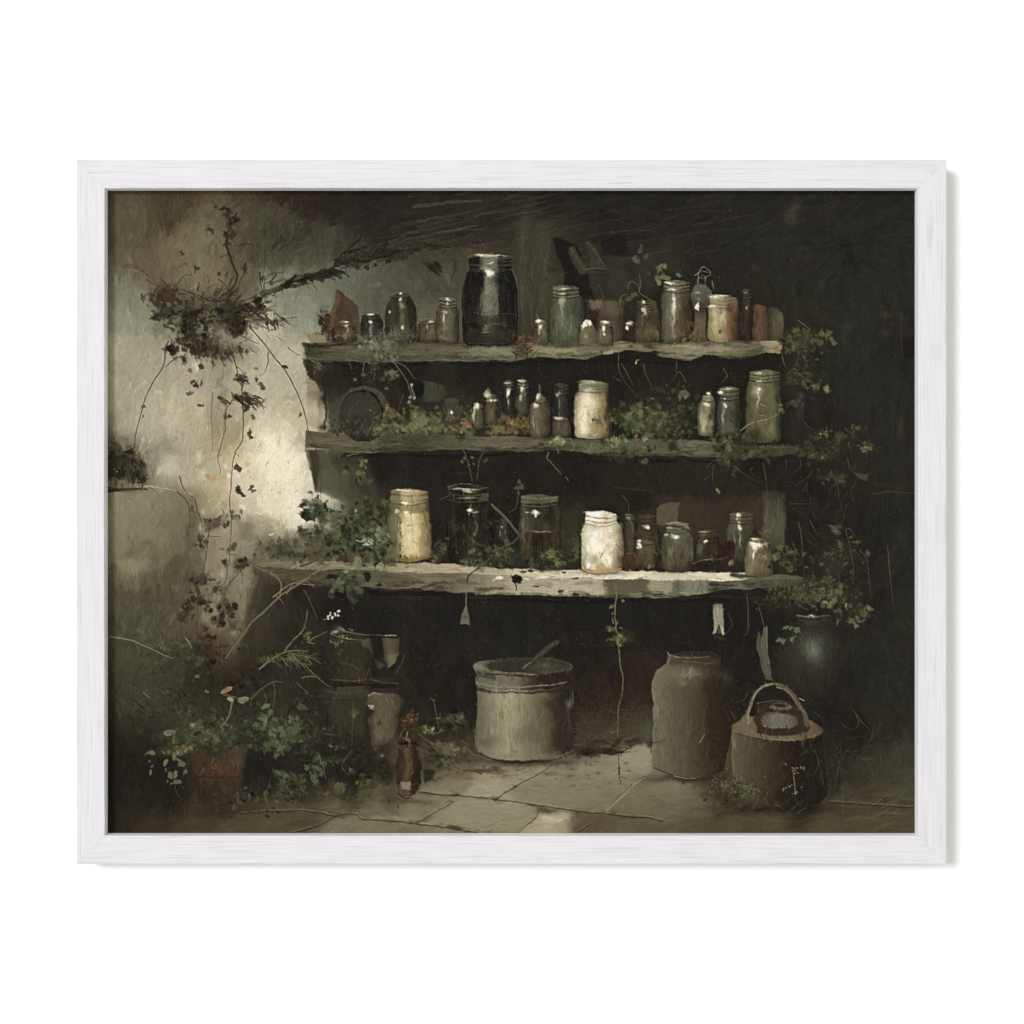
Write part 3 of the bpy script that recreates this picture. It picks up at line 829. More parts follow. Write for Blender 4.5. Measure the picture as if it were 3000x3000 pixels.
blob(645,1260,26,70,(140,124,96),.3,8); blob(690,1290,30,40,(160,138,104),.3,8)
blob(410,1660,24,18,(146,139,112),.5,10); blob(385,1710,14,16,(112,88,62),.4,8)
line([(622,1150),(620,1230),(622,1320)], 5, (104,96,76), .5, 2); line([(655,1060),(650,1140),(634,1220)], 4, (116,112,94), .4, 2)
scratches(420, (320, 560, 900, 1000), (122,114,90), (10, 55), (65, 118), (1, 2), (.15, .4))
scratches(200, (330, 560, 900, 860), (62,57,44), (10, 60), (60, 125), (1, 2.4), (.15, .4))
scratches(420, (320, 950, 930, 1420), (206,199,174), (8, 40), (50, 125), (1, 2.4), (.15, .45))
scratches(240, (320, 950, 930, 1500), (128,120,98), (6, 34), (50, 125), (1, 1.8), (.15, .4))
scratches(280, (320, 1440, 760, 1900), (146,139,112), (10, 46), (68, 108), (1, 2), (.12, .35))
scratches(160, (320, 1560, 760, 1960), (66,62,47), (10, 46), (68, 108), (1, 2.2), (.15, .4))
scratches(160, (960, 720, 1380, 990), (108,106,92), (12, 60), (82, 98), (1, 2), (.12, .3))
scratches(120, (960, 720, 1380, 990), (66,64,53), (12, 60), (82, 98), (1, 2.4), (.15, .35))
# swirls and sweeps in the dark ceiling
for _ in range(70):
    x, y = R.uniform(1000, 2050), R.uniform(565, 800)
    L = R.uniform(60, 220)
    line([(x, y), (x + L * .5, y - L * .08 + R.randn() * 8), (x + L, y - L * R.uniform(.05, .25))], R.uniform(2, 9), np.array((60, 55, 44)) + R.randn() * 7, R.uniform(.15, .5), 3, dry=.6)
for _ in range(26):
    x, y = R.uniform(1180, 1560), R.uniform(560, 700)
    L = R.uniform(60, 180)
    line([(x, y), (x + L * .5, y - L * .1), (x + L, y - L * .22)], R.uniform(3, 11), np.array((72, 67, 52)) + R.randn() * 7, R.uniform(.2, .5), 3, dry=.6)
line([(1210,605),(1290,596),(1410,586)], 13, (84,77,60), .55, 3, dry=.5)
line([(1390,632),(1440,622),(1490,618)], 8, (76,70,54), .5, 3, dry=.5)
for _ in range(40):
    x, y = R.uniform(2000, 2640), R.uniform(590, 960)
    t = math.radians(R.choice([20, -25, 85, 35, -10])); L = R.uniform(30, 130)
    line([(x, y), (x + L * .5 * math.cos(t) + R.randn() * 6, y + L * .5 * math.sin(t) + R.randn() * 6), (x + L * math.cos(t), y + L * math.sin(t))], R.uniform(1, 5), (58, 55, 48), R.uniform(.15, .4), 2)
for _ in range(60):
    x, y = R.uniform(2440, 2670), R.uniform(820, 2000)
    L = R.uniform(40, 170)
    line([(x, y), (x + R.randn() * 8, y + L / 2), (x + R.randn() * 12, y + L)], R.uniform(1.5, 5), (60, 56, 48), R.uniform(.12, .35), 2)
for x, y in ((2320,625),(2330,610),(2315,645)):
    blob(x, y, 20, 22, (76,70,62), .35, 8)
for x, y, c in ((2595,920,(82,60,48)),(2590,970,(66,56,46)),(2210,785,(62,55,47)),(2360,755,(58,52,45))):
    blob(x, y, 14, 12, c, .5, 8)
line([(2560,1446),(2620,1440),(2690,1446)], 7, (72,60,44), .6, 3, dry=.5); line([(2565,1420),(2640,1424),(2690,1416)], 14, (58,50,40), .35, 4, dry=.5)
line([(2640,925),(2640,1000),(2644,1040)], 3, (92,74,50), .4); poly([(2646,1000),(2700,980),(2700,1052),(2650,1048)], (30,29,26), .6, 5, 4)
blob(2640,1250,8,24,(86,72,50),.4,6)

# floor: joints, plates and lights
FJ = [[(846,2444),(930,2420),(985,2392),(1040,2386),(1060,2400),(1130,2405),(1215,2412)],[(985,2392),(870,2376),(700,2384)],[(1215,2412),(1240,2398),(1330,2350)],[(1215,2412),(1270,2420),(1340,2432),(1400,2440)],
      [(1230,2320),(1300,2328),(1450,2342),(1560,2358),(1700,2378),(1780,2384)],[(1450,2342),(1500,2310),(1580,2268),(1620,2240)],[(1512,2444),(1530,2430),(1570,2395),(1580,2372)],[(1780,2384),(1850,2394),(1900,2396),(1940,2404)],[(1690,2440),(1730,2414)],
      [(2430,2352),(2520,2356),(2600,2362),(2690,2366)],[(2560,2360),(2596,2335)]]
poly([(1512,2446),(1534,2424),(1570,2394),(1590,2382),(1680,2384),(1690,2410),(1672,2446)], (166,158,126), .8, 5, 7, 0, cx=[(1520,(150,143,113)),(1600,(176,168,136)),(1650,(160,151,120)),(1690,(120,112,86))])
poly([(1584,2390),(1660,2386),(1650,2404),(1600,2425)], (186,178,148), .6, 6, 7)
poly([(1690,2386),(1760,2378),(1830,2392),(1800,2410),(1720,2420),(1690,2440),(1680,2410)], (88,76,57), .6, 8, 8)
poly([(1390,2240),(1450,2226),(1478,2244),(1420,2262)], (156,150,122), .5, 6, 7)
poly([(1400,2300),(1470,2290),(1452,2340),(1360,2326)], (158,152,124), .45, 10, 8)
poly([(1225,2330),(1330,2330),(1400,2345),(1330,2360),(1230,2350)], (140,135,110), .35, 8, 8)
poly([(1820,2205),(1890,2180),(1912,2260),(1870,2280),(1800,2240)], (148,142,120), .55, 8, 8)
for q, c, a in [([(985,2400),(1050,2390),(1215,2414),(1340,2436),(1380,2446),(900,2446)],(126,121,95),.35),([(1060,2395),(1240,2392),(1330,2350),(1450,2345),(1560,2362),(1590,2372),(1530,2420),(1400,2436),(1220,2410)],(146,141,112),.5),([(1240,2318),(1300,2330),(1450,2338),(1560,2285),(1620,2240),(1480,2262),(1400,2285),(1300,2290)],(150,145,117),.45),
                ([(1560,2355),(1640,2246),(1720,2228),(1800,2212),(1880,2270),(1780,2375),(1700,2372)],(136,131,104),.4),([(1800,2372),(1890,2290),(2000,2300),(2080,2350),(1940,2396),(1850,2390)],(118,112,87),.4),([(1430,2240),(1600,2236),(1660,2226),(1560,2280),(1440,2300)],(142,137,110),.4)]:
    poly(q, c, a, 4, 6)
for q, c, a in [([(1695,2232),(1760,2210),(1830,2200),(1885,2188),(1914,2212),(1914,2258),(1860,2292),(1760,2284),(1690,2262)],(140,134,109),.6),([(1800,2206),(1860,2186),(1905,2196),(1910,2240),(1850,2250)],(152,147,124),.55),([(1250,2262),(1330,2240),(1392,2236),(1440,2244),(1400,2262),(1300,2280)],(104,98,76),.5),([(1380,2300),(1462,2282),(1500,2268),(1490,2310),(1440,2336),(1370,2330)],(158,152,124),.5),
                ([(1240,2312),(1290,2286),(1390,2280),(1370,2322),(1300,2326)],(120,114,90),.45),([(2000,2300),(2080,2310),(2130,2370),(2060,2400),(1960,2380)],(104,98,76),.4),([(1920,2288),(2020,2296),(2060,2330),(1960,2350),(1890,2330)],(122,116,92),.4)]:
    poly(q, c, a, 2.5, 7)
layin(2600, 1, lambda i, j: ang_all[i, j], 5, .4, keep=FLOORM > .5, xr=(820, 2690), yr=(2180, 2450))
for q in FJ:
    line(q, 4.2, (56,48,36), .7, 2.6, w2=3., dry=.35)
    line([(x + 2, y - 5) for x, y in q], 3, (160,152,124), .3, 2.2, taper=False, dry=.6)
line([(1778,2372),(1820,2335),(1855,2300),(1892,2278)], 7, (160,153,126), .6, 3, dry=.5)
line([(1820,2330),(1850,2302)], 3, (74,64,48), .6)
line([(1770,2380),(1816,2330)], 2.5, (74,66,48), .6)
for x, y, rx, ry, a in [(1335,2330,16,5,.7),(1325,2424,22,5,.7),(1345,2428,14,4,.7),(1450,2250,14,6,.7),(1420,2258,50,6,.45),(1585,2368,16,5,.6),(1600,2376,30,5,.6),(1140,2345,6,6,.6),(1168,2362,3,5,.6),(1850,2394,26,4,.5),(1670,2272,12,3,.4),(2595,2345,8,10,.5)]:
    blob(x, y, rx, ry, (54,45,34), a, 5)
for x, y, rx, ry in ((1400,2258,30,5),(1440,2262,40,6),(1480,2278,22,8),(1350,2270,40,10),(1380,2280,10,6),(1250,2350,26,8),(1530,2244,30,10)):
    blob(x, y, rx, ry, (112,84,58), .5, 8)
for _ in range(220):
    x, y = R.uniform(850, 2690), R.uniform(2240, 2444)
    i, j = min(PH - 1, int((y - PY0) * PS)), int((x - PX0) * PS)
    if FLOORM[i, j] > .5:
        c = C[i, j] + R.randn() * 12
        L = R.uniform(12, 60)
        line([(x, y), (x + L / 2, y + R.randn() * 2), (x + L, y + R.uniform(-10, 4))], R.uniform(1.5, 5), c, R.uniform(.3, .6), 2, dry=.4)

# ================================================================== shelf unit: back shadow, posts, boards
DK = (36, 33, 29)
poly([(885,1010),(2300,1010),(2330,1120),(2310,1300),(1000,1290),(960,1270),(950,1180),(905,1110),(890,1060)], DK, .62, 10, 12)
poly([(960,1300),(2330,1315),(2300,1440),(2100,1460),(1900,1450),(1500,1500),(1150,1500),(1060,1460),(1060,1380)], DK, .5, 14, 14)
poly([(950,1735),(2330,1725),(2300,1850),(2200,1990),(1960,1900),(1700,1950),(1300,1920),(1000,1850),(900,1780)], (35,33,30), .6, 16, 14)
layin(2200, 1, lambda i, j: 85 + 40 * SEL[i, j], 3.2, .4, xr=(900, 2400), yr=(1030, 2000), keep=(C.mean(-1) < 60))
for _ in range(150):
    x, y = R.uniform(960, 2300), R.choice([R.uniform(1060, 1130), R.uniform(1330, 1440), R.uniform(1760, 1960)])
    L = R.uniform(15, 80)
    t = math.radians(R.choice([90, 90, 0, 12, 70]))
    line([(x, y), (x + L * math.cos(t), y + L * math.sin(t))], R.uniform(1.5, 5), np.array((54, 45, 37)) + R.randn() * 6, R.uniform(.15, .45), 3, dry=.4)

I = ident('painted_wall_corner', 'lit corner of the plaster wall showing between the upper two shelves')
poly([(896,1105),(925,1120),(943,1170),(950,1210),(942,1248),(918,1252),(896,1238)], (176,166,138), .85, 4, 5, I, cy=[(1110,(152,144,120)),(1160,(140,128,102)),(1200,(186,174,146)),(1245,(170,156,126))])
blob(940, 1170, 8, 44, (84,74,56), .6, 6); blob(925,1155,14,10,(112,100,78),.5,6)
line([(945,1120),(955,1200),(948,1255)], 10, (44,38,31), .6, 4)
blob(945, 1252, 14, 9, (38,33,28), .8, 4)
# shaded end of the unit against the wall, hanging dark tongue
poly([(884,1050),(915,1058),(918,1105),(905,1112),(893,1085)], (50,45,36), .85, 4, 6)
poly([(893,1318),(950,1322),(985,1400),(1010,1470),(965,1450),(935,1440),(927,1438),(915,1400)], (88,84,68), .8, 5, 6, 0, cx=[(900,(84,79,63)),(935,(70,66,52)),(1000,(94,91,75))])
poly([(906,1320),(930,1322),(934,1360),(936,1400),(928,1442),(918,1400)], (62,57,45), .85, 4, 5)
poly([(955,1330),(1060,1330),(1120,1440),(1080,1490),(1000,1460)], (66,65,51), .45, 14, 10)
I = ident('painted_post', 'weathered grey post painted behind the top shelf, right of the biggest black jar')
poly([(1526,640),(1540,632),(1552,646),(1600,650),(1612,720),(1640,790),(1660,800),(1655,830),(1620,880),(1610,1000),(1530,1000),(1522,800)], (68,64,50), .62, 8, 9, I, cx=[(1525,(72,68,53)),(1560,(60,57,45)),(1590,(70,66,52)),(1650,(56,53,43))])
for _ in range(46):
    x, y = R.uniform(1528, 1610), R.uniform(660, 960)
    line([(x, y), (x + R.randn() * 5, y + 40), (x + R.randn() * 8, y + R.uniform(60, 110))], R.uniform(4, 9), np.array((76, 72, 57)) + R.randn() * 9, R.uniform(.2, .45), 3, dry=.5, soft=2)
blob(1620, 792, 18, 7, (46,41,34), .7, 5); blob(1598, 822, 8, 8, (44,40,33), .7, 5)
poly([(1618,700),(1640,694),(1690,720),(1720,800),(1740,880),(1660,880),(1650,790)], (33,29,27), .9, 4, 5)
I = ident('painted_brace', 'slanted grey brace painted against the dark, above the green jar')
poly([(1664,730),(1680,722),(1724,788),(1710,806),(1696,800)], (72,69,56), .7, 4, 6, I)
poly([(1712,708),(1726,700),(1776,780),(1770,788),(1722,792),(1732,760)], (64,61,50), .7, 4, 6, I)
line([(1720,708),(1750,745),(1776,784)], 3, (98,94,74), .6); line([(1670,726),(1700,770),(1716,800)], 3, (98,94,76), .5); line([(1684,718),(1718,775)], 4, (40,36,31), .7)
line([(1718,790),(1750,786),(1782,788)], 4, (88,84,68), .6); line([(1722,797),(1780,799)], 3, (70,66,53), .6)
poly([(1758,690),(1840,690),(1838,748),(1768,746)], (33,28,27), .7, 8, 5)
poly([(1780,755),(1830,748),(1840,840),(1810,870),(1780,850)], (60,56,47), .55, 12, 8)
poly([(1700,880),(1840,845),(1830,880),(1740,895)], (58,54,45), .45, 10, 6)
for q in [[(1728,830),(1726,850)],[(1737,812),(1729,842)],[(1750,830),(1768,870),(1752,905)]]:
    line(q, 2, (92,84,66), .5)
I = ident('painted_upright', 'grey green upright board at the right end above the lowest shelf')
poly([(2234,1440),(2298,1445),(2300,1600),(2262,1612),(2236,1600)], (90,86,68), .8, 6, 6, I, cy=[(1440,(58,54,44)),(1490,(82,78,62)),(1550,(94,90,71)),(1610,(72,69,54))])
for _ in range(26):
    x, y = R.uniform(2238, 2296), R.uniform(1450, 1560)
    line([(x, y), (x + R.randn() * 3, y + R.uniform(30, 80))], R.uniform(2, 5), np.array((90, 86, 68)) + R.randn() * 14, R.uniform(.2, .5), 3, dry=.4)


def board(name, label, out, cx, streaks, band, edge=None):
    idn = ident(name, label)
    s, m = pmask(out, 2.2, 4)
    comp(s, m, hues(cx, GX[s] + 14 * NX[s]) + (HTEX[s] * 2.5 + LOST[s] * 6)[..., None], idn)
    ID[s][m > .5] = idn
    xs = [p[0] for p in out]; ys = [p[1] for p in out]
    with clip(s, m):
        for _ in range(streaks):
            x, y = R.uniform(min(xs), max(xs)), R.uniform(min(ys), max(ys))
            i, j = min(PH - 1, int((y - PY0) * PS)), min(PW - 1, int((x - PX0) * PS))
            L = R.uniform(14, 120)
            line([(x - L / 2, y), (x, y + R.randn() * 2), (x + L / 2, y + R.randn() * 2)], R.uniform(1.5, 6), C[i, j] + R.randn() * 13 + R.randn(3) * 2, R.uniform(.3, .7), 3, dry=.5)
        for _ in range(46):
            x = R.uniform(min(xs), max(xs)); k = int(np.argmin([abs(px - x) + (0 if py > np.mean(ys) else 900) for px, py in out]))
            y = out[k][1] - abs(R.randn()) * 9
            L = R.uniform(20, 90)
            line([(x - L / 2, y + R.randn() * 3), (x, y), (x + L / 2, y + R.randn() * 3)], R.uniform(4, 12), (50, 46, 36), R.uniform(.25, .65), 4, dry=.5, soft=2)
        for _ in range(26):
            x, y = R.uniform(min(xs), max(xs)), R.uniform(min(ys), max(ys))
            L = R.uniform(14, 60)
            line([(x - L / 2, y), (x + L / 2, y + R.randn() * 4)], R.uniform(5, 14), (66, 62, 46) if R.rand() < .6 else (88, 76, 56), R.uniform(.25, .6), 5, dry=.6, soft=2)
        for y0_, y1_, c, a in band:
            ny_ = [(min(xs), y0_), (max(xs), y0_), (max(xs), y1_), (min(xs), y1_)]
            poly(ny_, c, a, 3, 4)
    return idn, s, m


b1 = [(884,1004),(1100,1003),(1500,1006),(1800,1000),(2060,1000),(2280,998),(2292,1012),(2288,1034),(2240,1032),(2200,1042),(2130,1048),(2060,1038),(2020,1056),(1940,1044),(1900,1030),(1830,1027),(1790,1036),(1720,1050),(1600,1046),(1560,1049),(1500,1056),(1300,1058),(1000,1059),(900,1052)]
i1, s1, m1 = board('painted_shelf', 'topmost painted shelf board, thick and chipped, carrying the biggest black jar', b1,
   [(884,(80,77,58)),(960,(92,89,68)),(1060,(96,93,72)),(1150,(82,78,60)),(1280,(96,90,70)),(1330,(104,96,75)),(1400,(104,101,80)),(1450,(128,126,104)),(1500,(122,116,92)),(1560,(136,128,100)),(1650,(142,134,104)),(1720,(118,112,88)),(1790,(136,126,98)),(1900,(118,104,82)),(1980,(134,124,98)),(2060,(130,128,104)),(2110,(138,128,100)),(2160,(112,108,80)),(2230,(102,98,72)),(2260,(152,138,108)),(2292,(140,126,98))], 130, [(1040,1062,(74,70,54),.35)])
with clip(s1, m1):
    for x0_, x1_, c in [(900,1010,(64,61,47)),(1390,1500,(128,126,106)),(1540,1700,(146,138,108)),(1690,1790,(104,98,78)),(1770,1880,(150,140,112)),(1990,2070,(138,130,104)),(2040,2150,(126,122,100)),(2120,2230,(96,96,72)),(2232,2292,(154,140,110))]:
        for _ in range(5):
            y = R.uniform(1006, 1046)
            line([(x0_, y), ((x0_ + x1_) / 2, y + R.randn() * 4), (x1_, y + R.randn() * 3)], R.uniform(5, 12), np.array(c) + R.randn() * 9, .5, 4, dry=.5)
    poly([(1800,1032),(1920,1028),(1950,1060),(1790,1060)], (36,33,28), .8, 4, 5)
    poly([(2170,1030),(2230,1014),(2240,1040),(2180,1050)], (82,76,56), .7, 5, 6)
line([(890,1010),(1000,1012),(1100,1006)], 4, (46,41,33), .5, 3); line([(900,1050),(1100,1058),(1300,1056)], 3, (112,104,80), .45, 3, dry=.5)
line([(1300,1052),(1420,1060),(1500,1060)], 3, (128,122,98), .5, 3, dry=.4); line([(2110,1050),(2180,1048),(2230,1036)], 3, (112,88,60), .5, 3)
for x, y in ((1898,1012),(1910,1016),(2070,1012),(1850,1020)):
    blob(x, y, 12, 6, (58,52,42), .7, 5)

b2 = [(895,1262),(960,1266),(1200,1272),(1480,1278),(1700,1282),(2000,1288),(2200,1302),(2365,1312),(2360,1326),(2230,1342),(2060,1338),(1960,1336),(1850,1338),(1760,1334),(1680,1322),(1600,1320),(1520,1324),(1400,1318),(1250,1320),(1100,1326),(1000,1320),(895,1314)]
i2, s2, m2 = board('painted_shelf', 'second painted shelf board from the top, grown over with moss and leaves', b2,
   [(895,(98,91,70)),(960,(94,88,68)),(1050,(92,88,68)),(1095,(98,94,74)),(1120,(74,70,52)),(1200,(66,62,46)),(1290,(80,76,56)),(1400,(92,90,72)),(1480,(104,102,84)),(1540,(96,92,72)),(1650,(92,88,68)),(1750,(96,91,72)),(1850,(88,86,70)),(1950,(92,90,73)),(2010,(104,104,88)),(2080,(98,90,70)),(2130,(70,68,50)),(2200,(66,64,48)),(2300,(72,74,58)),(2365,(52,50,41))], 110, [(1262,1280,(80,74,56),.3)])
line([(930,1262),(1050,1275),(1080,1272)], 4, (132,124,100), .6, 3, dry=.5); line([(1000,1322),(1080,1325),(1115,1326)], 3, (130,122,98), .6, 3); line([(1095,1275),(1092,1318)], 3, (116,112,90), .4)
line([(1030,1276),(1100,1275),(1140,1264)], 3, (122,116,84), .6)
line([(2080,1300),(2030,1320),(2000,1330)], 5, (124,98,68), .5, 3)
blob(1970,1308,12,12,(34,32,28),.85,4)
for x in (2030, 2010, 2060, 1990):
    line([(x - 30, 1290 + R.randn() * 4), (x + 30, 1296)], 8, (112,114,98), .4, 4, dry=.5)
for _ in range(14):
    x = R.uniform(2200, 2340)
    line([(x, 1306 + R.randn() * 5), (x + 60, 1314 + R.randn() * 4)], R.uniform(2, 4), (104,106,84), .5, 2, dry=.4)

b3 = [(742,1636),(770,1640),(1000,1646),(1300,1650),(1500,1668),(1800,1672),(2000,1676),(2150,1678),(2260,1684),(2350,1690),(2360,1704),(2330,1716),(2250,1722),(2150,1726),(2040,1742),(1960,1750),(1800,1752),(1700,1746),(1600,1744),(1500,1742),(1420,1738),(1330,1734),(1240,1722),(1130,1724),(1050,1720),(960,1716),(900,1712),(830,1698),(770,1680),(745,1662)]
i3, s3, m3 = board('painted_shelf', 'lowest and longest painted shelf board, its pale top catching the light', b3,
   [(742,(84,76,58)),(850,(88,80,60)),(960,(82,76,58)),(1050,(88,84,64)),(1150,(108,102,80)),(1250,(112,106,84)),(1330,(108,102,80)),(1420,(134,127,102)),(1500,(160,152,126)),(1600,(168,160,134)),(1690,(172,163,136)),(1760,(166,158,130)),(1782,(100,92,72)),(1850,(94,90,70)),(1892,(104,100,80)),(1915,(146,142,116)),(1960,(140,136,112)),(1985,(98,93,74)),(2010,(126,125,106)),(2070,(120,120,102)),(2100,(74,74,58)),(2150,(92,93,76)),(2220,(94,94,76)),(2300,(82,80,64)),(2360,(58,56,44))], 190, [])
with clip(s3, m3):
    tp = [(742,1634),(1000,1644),(1300,1648),(1500,1664),(1800,1668),(2150,1674),(2350,1688),(2350,1700),(2220,1697),(2100,1702),(1900,1698),(1700,1694),(1560,1690),(1440,1682),(1320,1680),(1200,1676),(1060,1672),(900,1668),(770,1660),(742,1650)]
    sp, mp = pmask(tp, 2.2, 4)
    comp(sp, mp, hues([(742,(112,104,82)),(900,(132,123,97)),(1000,(140,131,104)),(1120,(150,142,114)),(1250,(166,156,128)),(1330,(174,164,136)),(1450,(168,158,130)),(1560,(190,179,150)),(1650,(206,194,165)),(1800,(220,208,178)),(1900,(206,195,167)),(2000,(196,185,157)),(2100,(204,193,165)),(2170,(190,178,152)),(2215,(140,130,106)),(2300,(106,102,82)),(2350,(78,75,58))], GX[sp] + 14 * NX[sp]) + (HTEX[sp] * 3 + LOST[sp] * 7)[..., None])
    with clip(sp, mp):
        for _ in range(150):
            x, y = R.uniform(760, 2340), R.uniform(1640, 1702)
            i, j = int((y - PY0) * PS), int((x - PX0) * PS)
            L = R.uniform(20, 110)
            line([(x - L / 2, y), (x, y + R.randn() * 2), (x + L / 2, y + R.randn() * 2)], R.uniform(2, 6), C[i, j] + R.randn() * 14 + R.randn(3) * 2, R.uniform(.3, .7), 2.5, dry=.5)
        for _ in range(60):
            x, y = R.uniform(800, 2200), R.uniform(1645, 1700)
            line([(x, y), (x + R.uniform(5, 22), y + R.randn() * 2)], R.uniform(1.5, 4), (92,80,60) if R.rand() < .7 else (132,100,70), R.uniform(.3, .7), 2)
    line([(960,1676),(1060,1672),(1150,1680)], 4, (60,54,42), .5, 3, dry=.4)
    for p, c, a in [([(1782,1702),(1880,1700),(1912,1704),(1890,1716),(1905,1728),(1860,1738),(1780,1742)], (96,90,70), .7), ([(2008,1704),(2060,1702),(2080,1712),(2060,1740),(2020,1736)], (132,131,112), .6), ([(1620,1700),(1770,1698),(1768,1738),(1660,1744),(1600,1730)], (176,167,140), .55),
                    ([(1600,1702),(1640,1698),(1660,1712),(1620,1722)], (172,170,150), .6), ([(1570,1706),(1620,1700),(1616,1726),(1576,1722)], (142,128,102), .6), ([(1905,1704),(1975,1702),(1968,1730),(1920,1728),(1900,1718)], (152,148,122), .6), ([(1075,1682),(1180,1684),(1240,1700),(1180,1716),(1090,1712)], (84,79,62), .5), ([(1480,1700),(1600,1702),(1590,1742),(1480,1738)], (172,163,136), .4)]:
        poly(p, c, a, 3, 5)
    for q in [[(1150,1706),(1200,1702),(1260,1708)],[(1300,1700),(1320,1720),(1326,1736)],[(1290,1704),(1312,1726)],[(1100,1690),(1180,1694)],[(2030,1712),(2020,1740)],[(2052,1706),(2040,1738)],[(2060,1708),(2052,1738)]]:
        line(q, 3, (62,56,44), .5, 3)
    for x, y, rx, ry in ((1568,1720,11,4),(1644,1732,9,5),(1688,1742,12,6),(1685,1694,14,3),(1652,1676,7,3),(1535,1676,12,4),(1555,1674,8,4)):
        poly([(x - rx, y - ry * .4), (x - rx * .2, y - ry), (x + rx, y - ry * .3), (x + rx * .6, y + ry), (x - rx * .6, y + ry * .7)], (50,43,34), .85, 1.8, 4)
    poly([(1498,1690),(1510,1684),(1526,1690),(1532,1702),(1522,1712),(1506,1711),(1496,1702)], (34,30,26), .95, 2, 5); line([(1510,1708),(1512,1728)], 5, (42,36,30), .85, 2); line([(1500,1694),(1522,1708)], 3, (66,58,46), .5, 3)
    for x, y, w_, h_ in ((1463,1692,13,7),(1592,1690,16,6),(1545,1697,10,4)):
        poly([(x - w_, y + h_ * .4), (x - w_ * .3, y - h_ * .7), (x + w_, y - h_ * .1), (x + w_ * .5, y + h_ * .7)], (218,212,190), .85, 1.8, 4)
    blob(1728,1719,3,3,(206,120,80),.9,1); line([(1774,1700),(1770,1728)], 3, (132,92,60), .5, 3)
    for x, y, w_ in ((1210,1657,12),(1330,1668,16),(1345,1674,10),(2200,1690,24),(2170,1688,14)):
        blob(x, y, w_, 4, (64,58,48) if x > 2000 else (150,124,86), .7, 4)
line([(1240,1724),(1330,1736),(1500,1742),(1600,1744)], 3, (186,178,152), .35, 3, dry=.5)
for _ in range(40):
    x = R.uniform(1000, 2280)
    line([(x, 1748 + R.randn() * 4), (x + R.uniform(15, 60), 1750 + R.randn() * 4)], R.uniform(3, 8), (52,46,37), R.uniform(.3, .6), 3, dry=.4)
for x0_, x1_, y in ((900,1560,1062),(1560,2280,1052),(960,1700,1328),(1700,2240,1344),(960,1330,1732),(1330,2100,1754)):
    for _ in range(12):
        x = R.uniform(x0_, x1_ - 60)
        line([(x, y + R.uniform(0, 14)), (x + R.uniform(40, 160), y + R.uniform(0, 14))], R.uniform(4, 12), (31,28,25), R.uniform(.4, .8), 3, dry=.3)

# ================================================================== things on the top shelf
I = ident('painted_board', 'reddish brown slab leaning at the left end of the top shelf')
poly([(985,852),(992,850),(1052,898),(1056,975),(1044,1000),(962,1000),(960,950)], (76,61,49), .95, 3, 4, I, cx=[(960,(92,68,54)),(980,(90,67,53)),(996,(72,57,46)),(1054,(80,66,54))])
poly([(985,852),(996,862),(975,960),(962,998),(958,960)], (100,76,60), .7, 3, 4)
line([(992,862),(1020,895),(1050,920)], 4, (98,74,59), .6); line([(990,900),(980,960),(976,1000)], 6, (64,50,40), .5, 3)
leaves(952, 950, 22, 48, 34, (7, 13), [(62,50,38),(52,42,33),(74,58,44)], .8, 'ivy')
poly([(898,975),(925,973),(942,985),(954,1003),(908,1005)], (142,122,90), .85, 3, 4)
for k in range(8):
    line([(905 + k * 5, 976 + k), (915 + k * 5, 1002)], 2, (166,146,112) if k % 2 else (118,100,74), .5)
jar('painted_jar', 'small amber jar in front of the leaning reddish slab', 972, 1046, 940, 1003, [(0,(60,50,38)),(.4,(92,80,56)),(.6,(98,88,58)),(1,(56,46,36))], nx=(990,1030), ny=953, e=3, hl=[(1017,955,5,5,.95),(1014,942,8,2,.8),(1020,970,3,8,.6)], streaks=12)
line([(968,992),(985,984),(1004,984)], 4, (150,146,124), .7); leaf(1012,985,12,(128,118,72)); blob(985,992,18,7,(44,40,32),.7,4)
jar('painted_jar', 'squat black jar between the amber jar and the domed dark jar', 1056, 1122, 917, 992, [(0,(34,31,28)),(.35,(44,44,39)),(.45,(86,90,82)),(.55,(48,46,40)),(1,(34,31,28))], nx=(1060,1114), ny=932, e=4, hl=[(1086,920,8,3,.8),(1086,943,5,4,.8),(1085,965,6,16,.45,(140,146,134)),(1098,982,14,4,.4,(128,130,116))], rim=(96,92,78))
jar('painted_jar', 'round-shouldered dark jar on the left half of the top shelf', 1128, 1220, 857, 1000, [(0,(40,37,31)),(.2,(60,55,43)),(.4,(50,46,37)),(.52,(84,80,66)),(.62,(66,61,49)),(.8,(36,33,28)),(1,(46,41,33))], nx=(1146,1202), ny=868, sh=905, e=6, low=[(0,(52,47,37)),(.4,(74,68,52)),(.6,(88,82,64)),(.8,(44,39,31)),(1,(52,46,36))],
    hl=[(1172,862,6,3,.9),(1173,878,5,5,.9),(1176,896,8,9,.55,(170,170,152)),(1178,930,5,16,.35,(140,136,116)),(1178,958,4,5,.85),(1140,912,3,4,.7)], rim=(110,106,88))
poly([(1228,905),(1290,885),(1290,935),(1228,940)], (98,92,74), .8, 4, 5)
jar('painted_jar', 'small yellowish jar between the domed jar and a clear jar', 1222, 1284, 933, 1002, [(0,(48,42,33)),(.3,(84,76,54)),(.6,(104,96,70)),(1,(74,68,52))], ny=943, e=4, hl=[(1262,942,9,3,.75),(1250,958,3,8,.5)])
